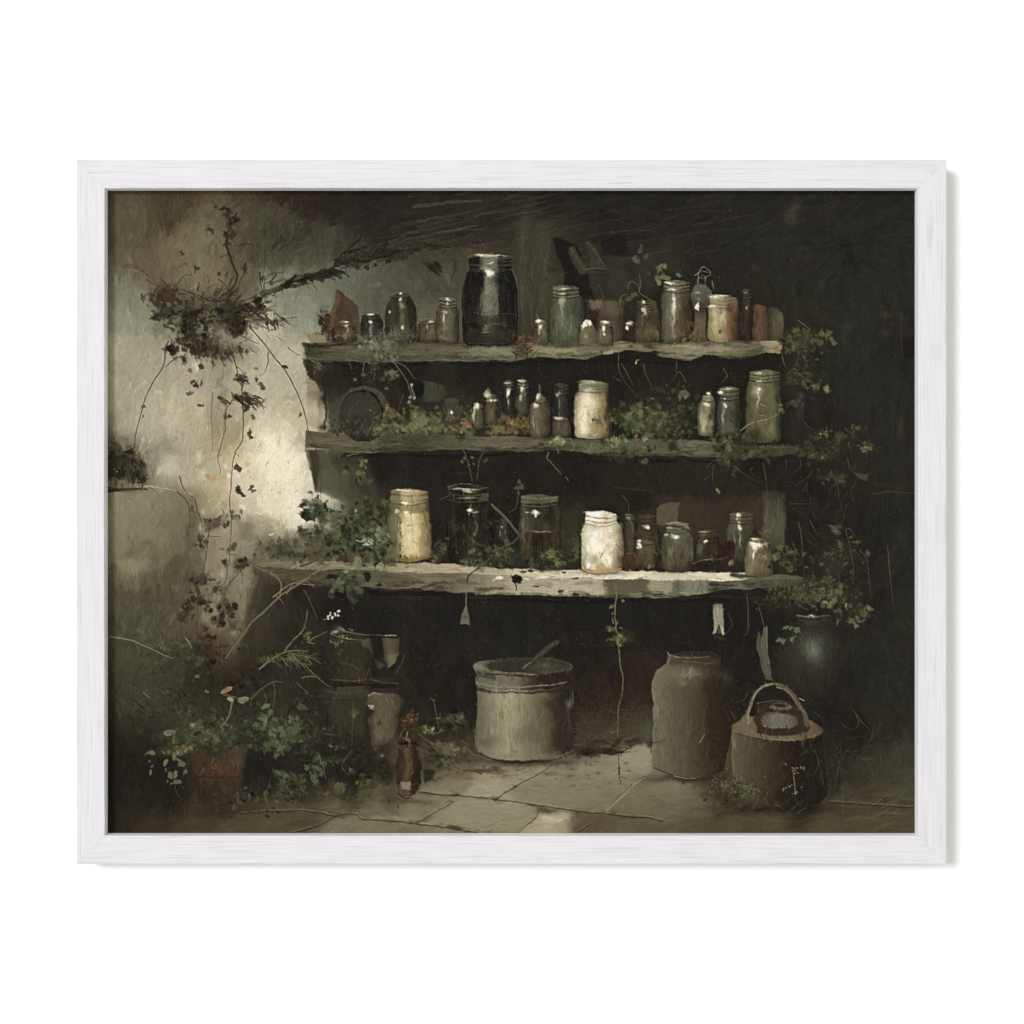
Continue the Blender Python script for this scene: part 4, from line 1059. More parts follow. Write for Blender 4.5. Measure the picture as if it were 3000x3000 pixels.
jar('painted_jar', 'clear jar with narrow neck just left of the biggest black jar', 1276, 1343, 871, 1003, [(0,(66,60,47)),(.3,(92,86,66)),(.5,(112,106,84)),(.75,(92,86,67)),(1,(66,60,47))], nx=(1286,1340), ny=896, sh=912, e=4, hl=[(1312,874,7,4,.85),(1312,886,4,5,.7),(1304,915,10,5,.75,(190,184,158)),(1298,930,4,14,.6),(1300,960,5,26,.4,(176,170,140)),(1298,990,14,6,.4,(150,146,110))])
jar('painted_jar', 'biggest jar, black glass with a broad grey reflection, on the top shelf', 1354, 1516, 744, 1012,
    [(0,(34,32,29)),(.28,(36,34,30)),(.36,(74,73,65)),(.42,(118,118,104)),(.5,(126,126,112)),(.6,(112,112,98)),(.66,(46,44,39)),(.8,(34,32,29)),(1,(38,35,31))],
    nx=(1370,1502), ny=792, sh=838, e=9, low=[(0,(33,31,28)),(.3,(40,37,32)),(.45,(70,67,56)),(.55,(66,63,52)),(.7,(42,39,32)),(1,(40,36,31))], rim=(120,116,100), ra=.45, a=1, sj=9, edge=(30,28,25),
    hl=[(1430,803,12,12,.95),(1425,788,16,5,.5,(176,172,150)),(1436,771,10,3,.6),(1412,746,18,3,.8),(1440,750,44,2.5,.6)])
poly([(1414,832),(1446,826),(1456,860),(1462,918),(1450,926),(1412,922),(1408,870)], (112,112,98), .5, 2.4, 5); poly([(1420,840),(1434,836),(1440,910),(1424,912)], (134,134,118), .45, 3, 5)
for k in range(14):
    x, y = R.uniform(1412, 1458), R.uniform(835, 900)
    line([(x, y), (x + R.randn() * 2, y + R.uniform(10, 30))], R.uniform(2, 5), np.array((112,112,98)) + R.randn() * 22, R.uniform(.3, .6), 3, dry=.5)
poly([(1364,962),(1430,968),(1508,962),(1508,1000),(1430,1006),(1368,1000)], (62,57,46), .5, 5, 6); poly([(1400,930),(1480,928),(1486,950),(1404,952)], (58,55,46), .5, 5, 6)
for yy, a_ in ((752,.55),(762,.4),(774,.5),(786,.35)):
    line([(1374,yy + 2),(1436,yy + 6),(1500,yy + 1)], 2.4, (112,108,92), a_, 3, False, dry=.55)
line([(1372,790),(1366,806),(1357,836)], 3, (96,92,78), .5, 2, dry=.5); line([(1502,792),(1510,812),(1515,845)], 3, (104,100,84), .5, 2, dry=.5); line([(1359,860),(1358,930)], 3, (84,80,68), .4, 3, dry=.6); line([(1510,860),(1511,960)], 3, (88,84,70), .45, 3, dry=.6)
for k in range(24):
    x, y = R.uniform(1366, 1506), R.uniform(850, 985)
    line([(x, y), (x + R.randn() * 4, y + R.uniform(6, 26))], R.uniform(2, 6), (58,55,46) if R.rand() < .6 else (26,25,23), R.uniform(.3, .6), 3, dry=.5)
for q, w_, a_ in [([(1388,915),(1430,920),(1500,918),(1514,928)],2.5,.6),([(1432,962),(1442,950),(1460,948),(1500,956)],3,.7),([(1360,948),(1390,942),(1430,952)],2.5,.4),([(1372,1004),(1440,1008),(1510,1002)],3,.5),([(1376,790),(1380,810),(1362,838)],2.5,.4),([(1450,812),(1490,822),(1506,848)],2.5,.5),([(1440,838),(1450,846),(1470,838)],2,.5)]:
    line(q, w_ * .8, (140,136,118), a_ * .6, 2.5, dry=.7)
for k in range(5):
    line([(1414 + R.randn() * 2, 955 + k * 5), (1430 + R.randn() * 3, 953 + k * 5)], 2.2, (180,175,154), .6, dry=.4)
poly([(1366,800),(1420,806),(1408,836),(1360,838)], (30,28,26), .8, 5, 5); blob(1462,822,22,16,(30,28,26),.8,5); blob(1400,860,14,26,(48,46,40),.5,6)
poly([(1378,758),(1410,752),(1404,772),(1382,772)], (30,28,25), .8, 4, 4)
jar('painted_bottle', 'tiny corked glass bottle between the black jar and the green jar', 1562, 1606, 936, 1010, [(0,(62,56,45)),(.4,(92,84,66)),(.7,(108,100,80)),(1,(72,64,52))], nx=(1566,1598), ny=952, e=3, hl=[(1576,940,9,4,.95),(1580,954,4,6,.95),(1576,968,4,12,.5)], low=[(0,(104,98,78)),(1,(96,88,70))])
jar('painted_jar', 'grey green glass jar on the top shelf, right of the weathered post', 1607, 1718, 838, 1012, [(0,(70,72,56)),(.15,(92,96,76)),(.35,(118,122,100)),(.5,(96,104,84)),(.75,(84,88,70)),(1,(60,60,48))], nx=(1617,1700), ny=868, sh=884, e=5, low=[(0,(84,84,66)),(.35,(96,106,84)),(.7,(98,102,80)),(1,(66,66,52))],
    hl=[(1645,888,13,12,.65,(190,192,170)),(1648,862,10,3,.7),(1655,846,16,3,.6),(1646,910,6,20,.4,(160,164,142))], rim=(146,146,124), streaks=26)
for k in range(16):
    x, y = R.uniform(1640, 1676), R.uniform(930, 990)
    line([(x, y), (x + R.uniform(-10, 14), y + R.uniform(8, 22))], 2, (140,140,116), .5)
poly([(1722,890),(1740,880),(1825,885),(1832,960),(1825,1000),(1724,1000)], (80,72,58), .85, 5, 6, ident('painted_pot', 'stone pot with a pinkish edge behind the small white-stoppered bottles'), cx=[(1724,(70,52,45)),(1750,(76,66,52)),(1790,(92,86,68)),(1830,(58,52,42))])
poly([(1726,884),(1760,878),(1762,900),(1735,912)], (114,92,80), .8, 4, 5); poly([(1724,905),(1752,908),(1750,970),(1730,975)], (44,33,29), .7, 6, 5)
blob(1790,900,24,18,(98,92,74),.5,8); blob(1780,935,20,8,(60,52,42),.5,5)
I = ident('painted_bottle', 'bell-shaped bottle with a white cap at the foot of the green jar')
poly([(1702,950),(1735,945),(1748,975),(1752,1008),(1696,1010),(1694,985)], (110,100,76), 1, 2, 3, I, cx=[(1694,(98,90,68)),(1715,(116,106,80)),(1750,(88,80,62))])
poly([(1708,946),(1718,934),(1732,938),(1736,952),(1716,956)], (226,218,192), 1, 1.5, 3, I); poly([(1702,952),(1714,946),(1716,956),(1706,962)], (206,200,176), .8, 1.5, 2)
line([(1733,950),(1748,975),(1752,1005)], 3, (140,130,104), .5); line([(1700,965),(1696,1005)], 3, (56,48,38), .6); blob(1716,985,5,5,(176,168,136),.7,3)
jar('painted_bottle', 'small pale bottle with a rag stopper and a bright gleam on its shoulder', 1750, 1796, 940, 1012, [(0,(98,90,68)),(.3,(120,112,86)),(.6,(104,96,74)),(1,(70,62,50))], nx=(1758,1792), ny=956, e=3, hl=[(1771,945,11,5,.95),(1771,966,5,7,1),(1772,980,4,5,.8)], low=[(0,(112,106,82)),(1,(92,84,64))])
jar('painted_bottle', 'little dark bottle with a white spot between the rag-stoppered bottle and the amber jar', 1828, 1874, 944, 1000, [(0,(46,36,31)),(.5,(62,52,42)),(1,(58,50,40))], e=3, hl=[(1839,961,5,8,1),(1845,947,10,4,.8)], rim=(150,146,126))
jar('painted_jar', 'brown-green jar with a dark neck, left of the tall grey jar', 1858, 1936, 880, 1002, [(0,(52,46,36)),(.3,(84,77,56)),(.5,(76,68,50)),(.8,(88,80,58)),(1,(52,46,36))], nx=(1866,1924), ny=902, sh=914, e=4, hl=[(1889,884,4,5,.8),(1889,908,7,7,.75),(1890,918,3,8,.6)], rim=(104,100,82), low=[(0,(66,58,42)),(.5,(96,90,62)),(1,(72,62,44))])
blob(1905,968,14,10,(116,112,72),.6,5); blob(1890,990,24,8,(84,66,44),.6,5)
jar('painted_jar', 'tall greyish jar with a long bright streak and rusty right side', 1934, 2030, 822, 1002, [(0,(92,92,78)),(.2,(120,120,102)),(.35,(134,132,112)),(.55,(128,124,102)),(.7,(98,82,62)),(.9,(86,68,50)),(1,(60,50,39))], nx=(1944,2022), ny=850, sh=872, e=5, low=[(0,(84,78,62)),(.4,(124,116,90)),(.65,(92,80,58)),(1,(62,52,40))],
    hl=[(1965,828,14,4,.85),(1972,847,16,3,.9),(1974,880,6,22,.85),(1972,905,7,20,.7,(214,206,176)),(1970,945,6,22,.5,(196,188,158)),(1970,985,7,10,.4,(170,162,130))], rim=(170,166,142), streaks=24)
I = ident('painted_flask', 'round grey flask with a looped wire top behind the cream jar')
poly([(2036,838),(2052,832),(2072,838),(2086,855),(2082,880),(2068,905),(2066,940),(2072,1000),(2030,1000),(2036,930),(2030,890),(2024,862)], (92,86,72), 1, 2.5, 3, I, cy=[(835,(92,92,80)),(870,(84,84,73)),(905,(66,60,50)),(940,(104,90,72)),(1000,(92,80,62))])
for q in [[(2044,835),(2048,800),(2062,782),(2076,790),(2078,805),(2062,812)],[(2068,838),(2066,812),(2056,806)],[(2034,808),(2056,796),(2076,798)],[(2050,815),(2070,815)],[(2086,822),(2092,845)]]:
    line(q, 3.2, (138,132,110), .75, 3, idn=I, dry=.4)
poly([(2038,895),(2046,884),(2050,895),(2046,910),(2036,902)], WHITE, .95, 1.5, 2); blob(2044,858,8,3,(176,174,156),.8,3); blob(2048,876,5,5,(150,148,130),.5,3)
jar('painted_jar', 'cream-filled jar with a brown right side near the right end of the top shelf', 2074, 2165, 866, 1000, [(0,(176,164,118)),(.2,(200,190,142)),(.45,(190,178,130)),(.6,(160,142,100)),(.72,(124,94,66)),(.85,(132,106,78)),(1,(108,78,56))], nx=(2078,2160), ny=894, sh=902, e=6, low=[(0,(168,154,108)),(.4,(186,172,124)),(.65,(150,118,80)),(.8,(116,84,58)),(1,(90,66,48))],
    hl=[(2090,870,14,3,.9),(2108,866,30,2.5,.8,(210,206,182)),(2086,898,14,4,.8),(2098,930,8,20,.3,(214,204,160))], rim=(150,148,124), a=1, streaks=24, edge=(70,54,40), ea=.45)
with clip(*pmask([(2076,872),(2160,870),(2162,896),(2076,898)], 2, 2)):
    blob(2120,884,50,9,(118,112,92),.6,5)
blob(2145,908,10,10,(92,58,42),.7,4); blob(2111,914,4,6,(112,116,108),.8,2); line([(2130,915),(2134,990)], 4, (132,84,56), .5, 3)
jar('painted_bottle', 'slim dark bottle standing right of the cream-filled jar', 2168, 2206, 848, 1000, [(0,(42,38,32)),(.4,(64,54,43)),(.6,(74,58,46)),(1,(46,40,33))], nx=(2177,2200), ny=872, sh=880, e=2, hl=[(2186,856,6,3,.7,(176,174,140)),(2187,902,2,4,.8)], rim=(112,110,84), streaks=16)
I = ident('painted_box', 'reddish brown block at the right end of the top shelf')
poly([(2208,900),(2215,895),(2240,896),(2252,920),(2252,998),(2206,998)], (92,70,54), .95, 3, 4, I, cx=[(2206,(72,54,44)),(2225,(104,78,61)),(2252,(72,58,46))])
I = ident('painted_jar', 'dull olive pot, last one at the right end of the top shelf')
poly([(2250,905),(2262,900),(2296,915),(2298,995),(2252,1000)], (82,78,56), .9, 4, 5, I, cx=[(2250,(52,47,37)),(2270,(84,78,55)),(2298,(92,90,66))])
for k in range(26):
    x = R.uniform(2208, 2296); y = R.uniform(915, 970)
    line([(x, y), (x + R.randn() * 4, y + 24)], R.uniform(2, 5), (np.array((98,74,58)) if x < 2250 else np.array((92,88,64))) + R.randn() * 14, .4, 3)

# ================================================================== things on the second shelf
I = ident('painted_basin', 'round dark basin standing on edge at the left of the second shelf')
th = np.linspace(0, 2 * math.pi, 30)
poly(np.stack([1065 + 76 * np.cos(th), 1212 + 82 * np.sin(th)], 1)[:], (72,66,54), .95, 2, 4, I, cy=[(1130,(78,72,59)),(1200,(70,64,52)),(1290,(44,40,33))])
poly(np.stack([1060 + 63 * np.cos(th), 1208 + 66 * np.sin(th)], 1), (33,30,27), 1, 2, 3, I)
poly(np.stack([1057 + 60 * np.cos(th), 1212 + 64 * np.sin(th)], 1), (58,55,47), 1, 2.5, 3, I, cy=[(1150,(56,53,46)),(1200,(60,57,49)),(1250,(50,47,40))])
line([(1020,1216),(1035,1190),(1052,1172)], 3, (92,88,72), .5); leaf(1085,1202,6,(104,112,84))
for x, y in ((1132,1138),(1040,1112)):
    blob(x, y, 5, 4, (140,138,110), .7, 2)
poly([(1128,1215),(1140,1160),(1165,1150),(1185,1200),(1170,1230),(1140,1235)], (48,38,31), .8, 8, 6)
line([(1180,1155),(1172,1180),(1165,1205)], 5, (98,72,50), .5, 3); line([(1160,1120),(1168,1170),(1160,1215)], 8, (60,46,36), .5, 4)
I = ident('painted_bottle', 'dark bottle lying on its side, black mouth towards the viewer, on the second shelf')
poly([(1228,1112),(1262,1118),(1300,1130),(1312,1152),(1300,1172),(1240,1180),(1222,1172)], (66,67,54), .9, 5, 5, I, cx=[(1230,(44,42,36)),(1262,(68,70,57)),(1312,(58,56,44))])
poly(np.stack([1226 + 20 * np.cos(th), 1140 + 25 * np.sin(th)], 1), (31,29,27), 1, 2, 3, I); line([(1204,1128),(1206,1140),(1214,1156)], 4, (150,150,132), .6); blob(1206,1126,4,4,(190,190,172),.8,2)


def moss(x0_, x1_, y0_, y1_, n, cols, size=(4, 11), a=.7, kind='ivy'):
    for _ in range(n):
        x, y = R.uniform(x0_, x1_), y1_ - (y1_ - y0_) * R.beta(1.2, 2.2)
        c = np.array(cols[R.randint(len(cols))], float) + R.randn() * 8
        leaf(x, y, R.uniform(*size), c, a * R.uniform(.5, 1), kind)


def growth(name, label):
    """start of a patch of painted growth; returns the id and the picture as it was"""
    return ident(name, label), C.copy()


def grown(t, box_, thr=7):
    idn, before = t
    s = win(*box_)
    d = np.abs(C[s] - before[s]).max(-1)
    ID[s][d > thr] = idn


t = growth('painted_moss', 'olive moss and ivy creeping along the left half of the second shelf')
moss(960, 1110, 1225, 1272, 90, [(62,60,48),(74,72,58),(52,49,40),(92,92,76)], (4, 10))
moss(1090, 1390, 1175, 1275, 330, [(84,84,54),(98,98,62),(72,70,48),(112,112,70),(60,56,42),(92,98,66)], (4, 12))
blob(1150, 1250, 60, 22, (88,86,58), .4, 12); blob(1255, 1245, 60, 24, (90,92,64), .4, 12)
moss(1100, 1400, 1190, 1270, 150, [(112,116,74),(98,96,58),(124,122,78)], (4, 10))
poly([(1215,1228),(1240,1215),(1255,1235),(1240,1250),(1218,1248)], (110,114,78), .8, 2, 3)
moss(1420, 1565, 1200, 1270, 170, [(120,98,56),(98,90,56),(132,104,60),(84,76,50),(106,104,66)], (4, 11))
for x, y in ((1352,1240),(1364,1244),(1373,1250),(1500,1236),(1498,1242),(1432,1180)):
    blob(x, y, 6, 4, (190,112,70), .8, 3)
grown(t, (955, 1165, 1570, 1290))
jar('painted_jar', 'murky jar with one white glint among the moss of the second shelf', 1296, 1350, 1168, 1240, [(0,(56,54,44)),(.5,(84,80,62)),(1,(80,75,57))], a=.6, e=3, hl=[(1323,1205,5,5,.95)], ra=.2, ea=.2)
for lab, x0_, x1_, y0_, y1_, cap in (('bottle with a white torn cap, left of a pair on the second shelf', 1384, 1418, 1182, 1256, [(1393,1192,8,11,.9),(1388,1215,3,26,.6)]), ('white-capped bottle leaning behind its twin on the second shelf', 1416, 1458, 1154, 1240, [(1428,1158,9,10,.9,(206,200,178)),(1440,1174,16,4,.95)])):
    jar('painted_bottle', lab, x0_, x1_, y0_, y1_, [(0,(60,54,42)),(.4,(98,92,72)),(1,(78,72,56))], e=3, hl=cap, ra=.3)
jar('painted_bottle', 'dark bottle with a bright white shoulder on the second shelf', 1472, 1510, 1116, 1210, [(0,(36,34,30)),(.4,(62,58,48)),(1,(42,39,33))], nx=(1478,1504), ny=1140, e=3, hl=[(1490,1152,6,10,.95),(1487,1122,9,3,.7),(1492,1175,3,16,.5)], ra=.4)
jar('painted_bottle', 'clear upright bottle, tallest of the small ones on the second shelf', 1510, 1552, 1112, 1214, [(0,(48,46,38)),(.35,(84,82,68)),(.6,(92,88,72)),(1,(52,48,40))], nx=(1514,1548), ny=1136, e=3, hl=[(1528,1115,12,3,.75),(1527,1140,5,9,.8),(1526,1165,4,12,.6)])
jar('painted_bottle', 'brownish bottle with a white glint in front of the moss, second shelf', 1550, 1612, 1160, 1280, [(0,(84,78,58)),(.3,(112,104,80)),(.45,(126,118,94)),(.7,(104,92,68)),(.9,(84,72,54)),(1,(104,90,68))], nx=(1568,1600), ny=1175, sh=1190, e=3, hl=[(1572,1188,7,7,1),(1575,1160,6,9,.8),(1562,1240,4,20,.4,(190,182,154))])
line([(1580,1125),(1581,1140),(1584,1165)], 3.5, (128,124,98), .7)
jar('painted_bottle', 'dark bottle behind the small squat jar, left of the cream jar of the second shelf', 1614, 1684, 1124, 1270, [(0,(38,35,30)),(.3,(48,46,39)),(.45,(66,64,54)),(.7,(44,40,34)),(1,(38,34,30))], nx=(1624,1668), ny=1150, e=4, hl=[(1637,1152,6,7,.75,(190,194,180)),(1638,1185,3,18,.3)], ra=.35)
jar('painted_jar', 'squat little jar with a frayed white rim beside the cream jar of the second shelf', 1616, 1672, 1222, 1278, [(0,(84,76,58)),(.5,(104,96,74)),(1,(80,72,55))], nx=(1622,1664), ny=1230, e=3, hl=[(1634,1227,14,4,.9,(206,202,180))])
jar('painted_jar', 'big cream jar glowing in the middle of the second shelf', 1682, 1792, 1118, 1282, [(0,(170,158,122)),(.15,(206,194,156)),(.38,(224,213,178)),(.5,(206,192,152)),(.65,(170,152,112)),(.8,(140,122,88)),(.9,(96,76,56)),(1,(62,50,40))], nx=(1692,1784), ny=1144, sh=1160, e=5, low=[(0,(196,184,152)),(.3,(222,210,176)),(.5,(196,178,136)),(.7,(160,138,98)),(.85,(132,108,74)),(1,(64,50,39))],
    hl=[(1722,1142,16,4,.95),(1716,1170,16,24,.5,(232,222,192)),(1712,1214,14,14,.5,(234,225,196)),(1715,1118,24,3,.7,(186,184,162)),(1706,1250,14,20,.4,(226,216,186))], rim=(112,108,88), a=1, streaks=30, sj=14, edge=(80,64,46), ea=.6)
with clip(*pmask([(1692,1122),(1784,1120),(1784,1142),(1694,1146)], 2, 2)):
    blob(1740,1132,60,12,(96,92,75),.7,4)
for k in range(26):
    x, y = R.uniform(1700, 1764), R.uniform(1190, 1274)
    t_ = R.uniform(0, 3.1)
    line([(x, y), (x + 14 * math.cos(t_), y + 14 * math.sin(t_))], 2, (136,112,74) if R.rand() < .7 else (236,228,204), .6)
blob(1745,1250,14,18,(150,128,88),.5,6); blob(1752,1165,14,10,(150,134,98),.5,5)
blob(1650,1284,14,4,(120,118,96),.3,4)
t = growth('painted_ivy', 'mound of green ivy right of the glowing cream jar on the second shelf')
leaves(1960, 1195, 130, 70, 150, (6, 14), [(58,57,44),(66,65,49),(50,48,38),(74,72,53)], .7)
leaves(1880, 1225, 90, 40, 130, (6, 14), [(84,88,60),(72,74,52),(98,102,68)], .8)
leaves(1905, 1250, 90, 42, 120, (8, 15), [(104,110,74),(114,118,80),(92,98,64),(80,84,56)], .85)
leaves(1800, 1292, 40, 16, 26, (8, 14), [(112,118,80),(98,104,68)], .9)
leaves(1960, 1270, 80, 34, 60, (6, 12), [(76,76,54),(60,58,44),(92,92,64)], .7)
leaves(1830, 1330, 70, 24, 46, (5, 11), [(66,66,50),(84,86,62),(52,48,39)], .7)
for x, y in ((2000,1150),(2010,1158),(1992,1160)):
    leaf(x, y, 13, (98,104,84))
leaves(1995, 1155, 24, 10, 12, (6, 11), [(88,92,72)], .8)
for q in [[(1872,1188),(1920,1205),(1950,1225)],[(1948,1245),(1955,1225),(1990,1210),(2008,1200)],[(2010,1120),(1990,1090),(1966,1120)]]:
    line(q, 2.5, (110,102,74), .6)
blob(1866,1278,5,5,(190,112,78),.8,3); line([(1866,1304),(1892,1312)], 4, (140,98,66), .5); line([(1725,1322),(1732,1305),(1735,1296)], 3, (140,134,104), .6)
grown(t, (1780, 1100, 2070, 1360))
jar('painted_bottle', 'pale bottle with a tiny white stopper at the right of the second shelf', 2044, 2098, 1158, 1276, [(0,(104,96,74)),(.3,(150,142,112)),(.55,(162,152,118)),(.8,(112,104,82)),(1,(72,66,52))], nx=(2056,2090), ny=1172, sh=1186, e=3, hl=[(2073,1152,6,5,.95),(2070,1186,10,6,.75),(2066,1250,8,24,.5,(206,196,160)),(2086,1245,6,20,.4,(206,196,160))], streaks=22)
blob(2082,1220,5,10,(58,56,46),.8,3); blob(2084,1198,4,20,(76,74,60),.6,3)
jar('painted_jar', 'grey glass jar between the pale bottle and the large green jar', 2100, 2172, 1134, 1276, [(0,(58,58,48)),(.25,(92,96,82)),(.45,(98,100,84)),(.7,(84,88,72)),(1,(56,56,46))], nx=(2106,2166), ny=1166, sh=1178, e=4, hl=[(2124,1185,7,8,1),(2112,1148,9,4,.9),(2130,1140,18,2.5,.6),(2120,1215,4,22,.45,(206,200,176)),(2122,1166,6,2,.8)], rim=(150,150,132))
for k in range(4):
    line([(2140, 1200 + k * 14), (2155 + k * 2, 1216 + k * 12)], 4, (48,48,40), .5, 3)
jar('painted_jar', 'large green jar standing at the right end of the second shelf', 2184, 2292, 1084, 1294, [(0,(96,94,64)),(.15,(112,110,74)),(.35,(142,140,106)),(.5,(120,117,80)),(.7,(128,124,88)),(.88,(92,90,66)),(1,(60,58,45))], nx=(2193,2290), ny=1112, sh=1136, e=6, low=[(0,(106,102,68)),(.3,(98,94,64)),(.5,(116,112,76)),(.8,(124,120,84)),(1,(72,70,52))],
    hl=[(2220,1144,16,14,.6,(200,198,166)),(2226,1140,6,6,.9),(2224,1090,12,5,.75,(196,194,170)),(2222,1170,3,26,.6,(206,202,170)),(2224,1116,7,3,.8)], rim=(128,128,104), streaks=34, sj=11)
blob(2205,1278,22,14,(44,40,33),.7,6); blob(2268,1146,14,18,(96,98,72),.5,5)
for q in [[(2170,1262),(2200,1240),(2240,1230),(2275,1215),(2295,1195)],[(2225,1218),(2240,1218),(2245,1240)],[(2228,1185),(2245,1192),(2252,1205)]]:
    line(q, 2.5, (158,148,112), .7)
I = ident('painted_pot', 'dark round pot half lost in shadow right of the large green jar')
poly(spline([(2325,1185),(2345,1175),(2352,1220),(2380,1262),(2410,1280),(2400,1305),(2340,1305),(2318,1260)], 4, True), (48,42,37), .6, 6, 5, I)
line([(2352,1180),(2352,1225),(2366,1248),(2386,1260)], 3, (92,80,62), .5); blob(2340,1200,8,30,(72,66,56),.4,6); poly([(2300,1180),(2330,1170),(2350,1150),(2356,1160),(2330,1185)], (82,74,58), .6, 4, 4)

# ================================================================== things on the lowest shelf
poly([(1560,1545),(1700,1480),(1712,1500),(1690,1660),(1600,1660)], (52,49,38), .4, 14, 10)
blob(1690,1560,30,60,(62,58,44),.4,12)
poly([(1830,1500),(2100,1470),(2230,1500),(2225,1640),(2100,1660),(1850,1650)], (62,54,42), .35, 18, 12)
poly([(1922,1490),(1945,1478),(1990,1470),(1984,1530),(1940,1542),(1920,1535)], (94,89,71), .75, 4, 5, ident('painted_stone', 'pale squared block behind the tilted-lid jar on the lowest shelf'))
poly([(1845,1440),(1905,1440),(1905,1490),(1850,1500)], (36,32,28), .7, 6, 5); poly([(1882,1508),(1920,1505),(1920,1532),(1882,1532)], (38,34,29), .8, 4, 4)
line([(1800,1428),(1860,1434),(1910,1440)], 4, (74,62,46), .5, 3); line([(1822,1450),(1840,1475),(1843,1500)], 3, (92,84,66), .6)
jar('painted_jar', 'cream jar at the left end of the lowest shelf, its filling yellowing towards the bottom', 1128, 1264, 1434, 1642,
    [(0,(66,58,42)),(.15,(112,100,72)),(.3,(118,106,78)),(.4,(170,152,108)),(.55,(176,158,114)),(.75,(160,142,102)),(.9,(124,108,74)),(1,(92,80,56))], nx=(1142,1256), ny=1470, sh=1500, e=7, rim=(176,156,112), ra=.55, ea=.45, edge=(60,50,36), a=1, streaks=30,
    content=(1500, [(0,(92,82,60)),(.15,(120,108,80)),(.28,(122,110,80)),(.36,(214,196,144)),(.5,(222,205,154)),(.68,(214,196,146)),(.76,(176,158,112)),(.9,(130,114,80)),(1,(96,84,60))], .92), bottom=(128,110,62), low=[(0,(84,74,52)),(.3,(140,124,84)),(.5,(184,160,92)),(.75,(150,130,84)),(1,(96,82,56))],
    hl=[(1190,1501,10,5,1),(1162,1499,7,5,.95),(1186,1473,10,4,.9),(1188,1451,12,5,.65,(200,192,168)),(1180,1439,26,2.5,.75)])
for q, w_, c, a in [([(1173,1530),(1174,1548)],8,(72,62,44),.7),([(1176,1556),(1178,1574)],6,(84,72,50),.6),([(1195,1540),(1206,1536)],4,(120,102,70),.6),([(1164,1540),(1168,1555)],6,(92,80,56),.6),([(1212,1585),(1222,1596)],5,(104,88,58),.5),([(1218,1628),(1222,1634)],8,(96,82,50),.8),([(1182,1628),(1190,1634)],9,(100,84,50),.8),([(1158,1590),(1166,1605),(1160,1618)],9,(170,140,92),.6),([(1240,1500),(1252,1560),(1248,1620)],7,(104,90,62),.5)]:
    line(q, w_, c, a, 3)
for k in range(22):
    x, y = R.uniform(1176, 1232), R.uniform(1510, 1620)
    blob(x, y, R.uniform(2, 9), R.uniform(2, 8), (232,216,168) if R.rand() < .6 else (190,166,112), R.uniform(.3, .6), 4)
blob(1215,1626,26,10,(190,164,84),.5,6); blob(1150,1530,14,30,(128,116,86),.5,8)
line([(1146,1446),(1200,1452),(1252,1444)], 4, (118,98,64), .6, 3); line([(1144,1462),(1200,1468),(1254,1460)], 5, (172,146,96), .6, 3, dry=.3)
jar('painted_jar', 'large empty dark jar with gleaming rim, second from the left on the lowest shelf', 1306, 1446, 1418, 1644,
    [(0,(40,36,30)),(.1,(52,46,37)),(.3,(36,33,28)),(.5,(54,50,40)),(.65,(62,57,44)),(.75,(42,38,31)),(.9,(62,54,41)),(1,(46,40,33))], nx=(1308,1434), ny=1466, sh=1492, e=8, rim=(148,140,116), ra=.5, streaks=26, low=[(0,(36,32,28)),(.4,(44,40,32)),(.6,(60,55,42)),(.8,(38,34,29)),(1,(46,40,32))],
    hl=[(1370,1440,20,4,.8,(206,202,180)),(1362,1434,40,2.5,.6),(1376,1495,10,4,.95),(1372,1460,30,3,.6,(190,184,160)),(1392,1500,14,2,.5)])
for k in range(26):
    x, y = R.uniform(1325, 1400), R.uniform(1510, 1620)
    line([(x, y), (x + R.randn() * 5, y + R.uniform(8, 30))], R.uniform(2, 6), (96, 90, 70) if R.rand() < .6 else (34,30,26), R.uniform(.25, .6), 3)
line([(1328,1450),(1332,1470)], 4, (120,108,82), .6); poly([(1410,1446),(1432,1448),(1428,1468),(1406,1466)], (112,98,70), .5, 4, 4); line([(1290,1462),(1320,1452)], 3, (104,90,66), .6)
line([(1392,1526),(1398,1545),(1392,1570)], 5, (128,122,92), .5, 3); blob(1390,1565,5,6,(104,110,98),.7,3); line([(1380,1580),(1410,1598)], 3, (128,124,102), .5)
jar('painted_bottle', 'tiny dim glass vial between two large dark jars on the lowest shelf', 1454, 1494, 1520, 1586, [(0,(42,40,34)),(.5,(74,72,60)),(1,(48,45,37))], nx=(1464,1484), ny=1540, e=2, hl=[(1470,1545,3,5,.6,(170,168,148)),(1466,1565,2,10,.4,(170,168,148)),(1480,1560,2,10,.35,(170,168,148))], ra=.3, ea=.2, a=.75)
jar('painted_jar', 'tall clear jar half filled with something dark, right of the slanting stick', 1520, 1644, 1450, 1640,
    [(0,(78,72,55)),(.1,(104,96,74)),(.25,(74,69,54)),(.5,(62,57,45)),(.65,(74,66,50)),(.8,(54,49,39)),(.93,(84,76,58)),(1,(56,50,40))], nx=(1524,1636), ny=1480, sh=1500, e=6, rim=(128,124,98), ra=.6, content=(1560, [(0,(72,56,42)),(.2,(70,58,44)),(.4,(42,37,31)),(.7,(46,40,32)),(1,(66,58,44))], .85), streaks=24,
    hl=[(1572,1500,12,6,1),(1572,1508,4,5,.8),(1545,1500,8,2,.6),(1584,1558,30,2.5,.5,(178,174,152)),(1533,1545,4,40,.3,(150,142,114))])
poly([(1528,1452),(1634,1452),(1636,1470),(1526,1472)], (104,102,78), .65, 3, 4); line([(1528,1456),(1580,1460),(1634,1456)], 3, (140,138,112), .5, 2, dry=.4)
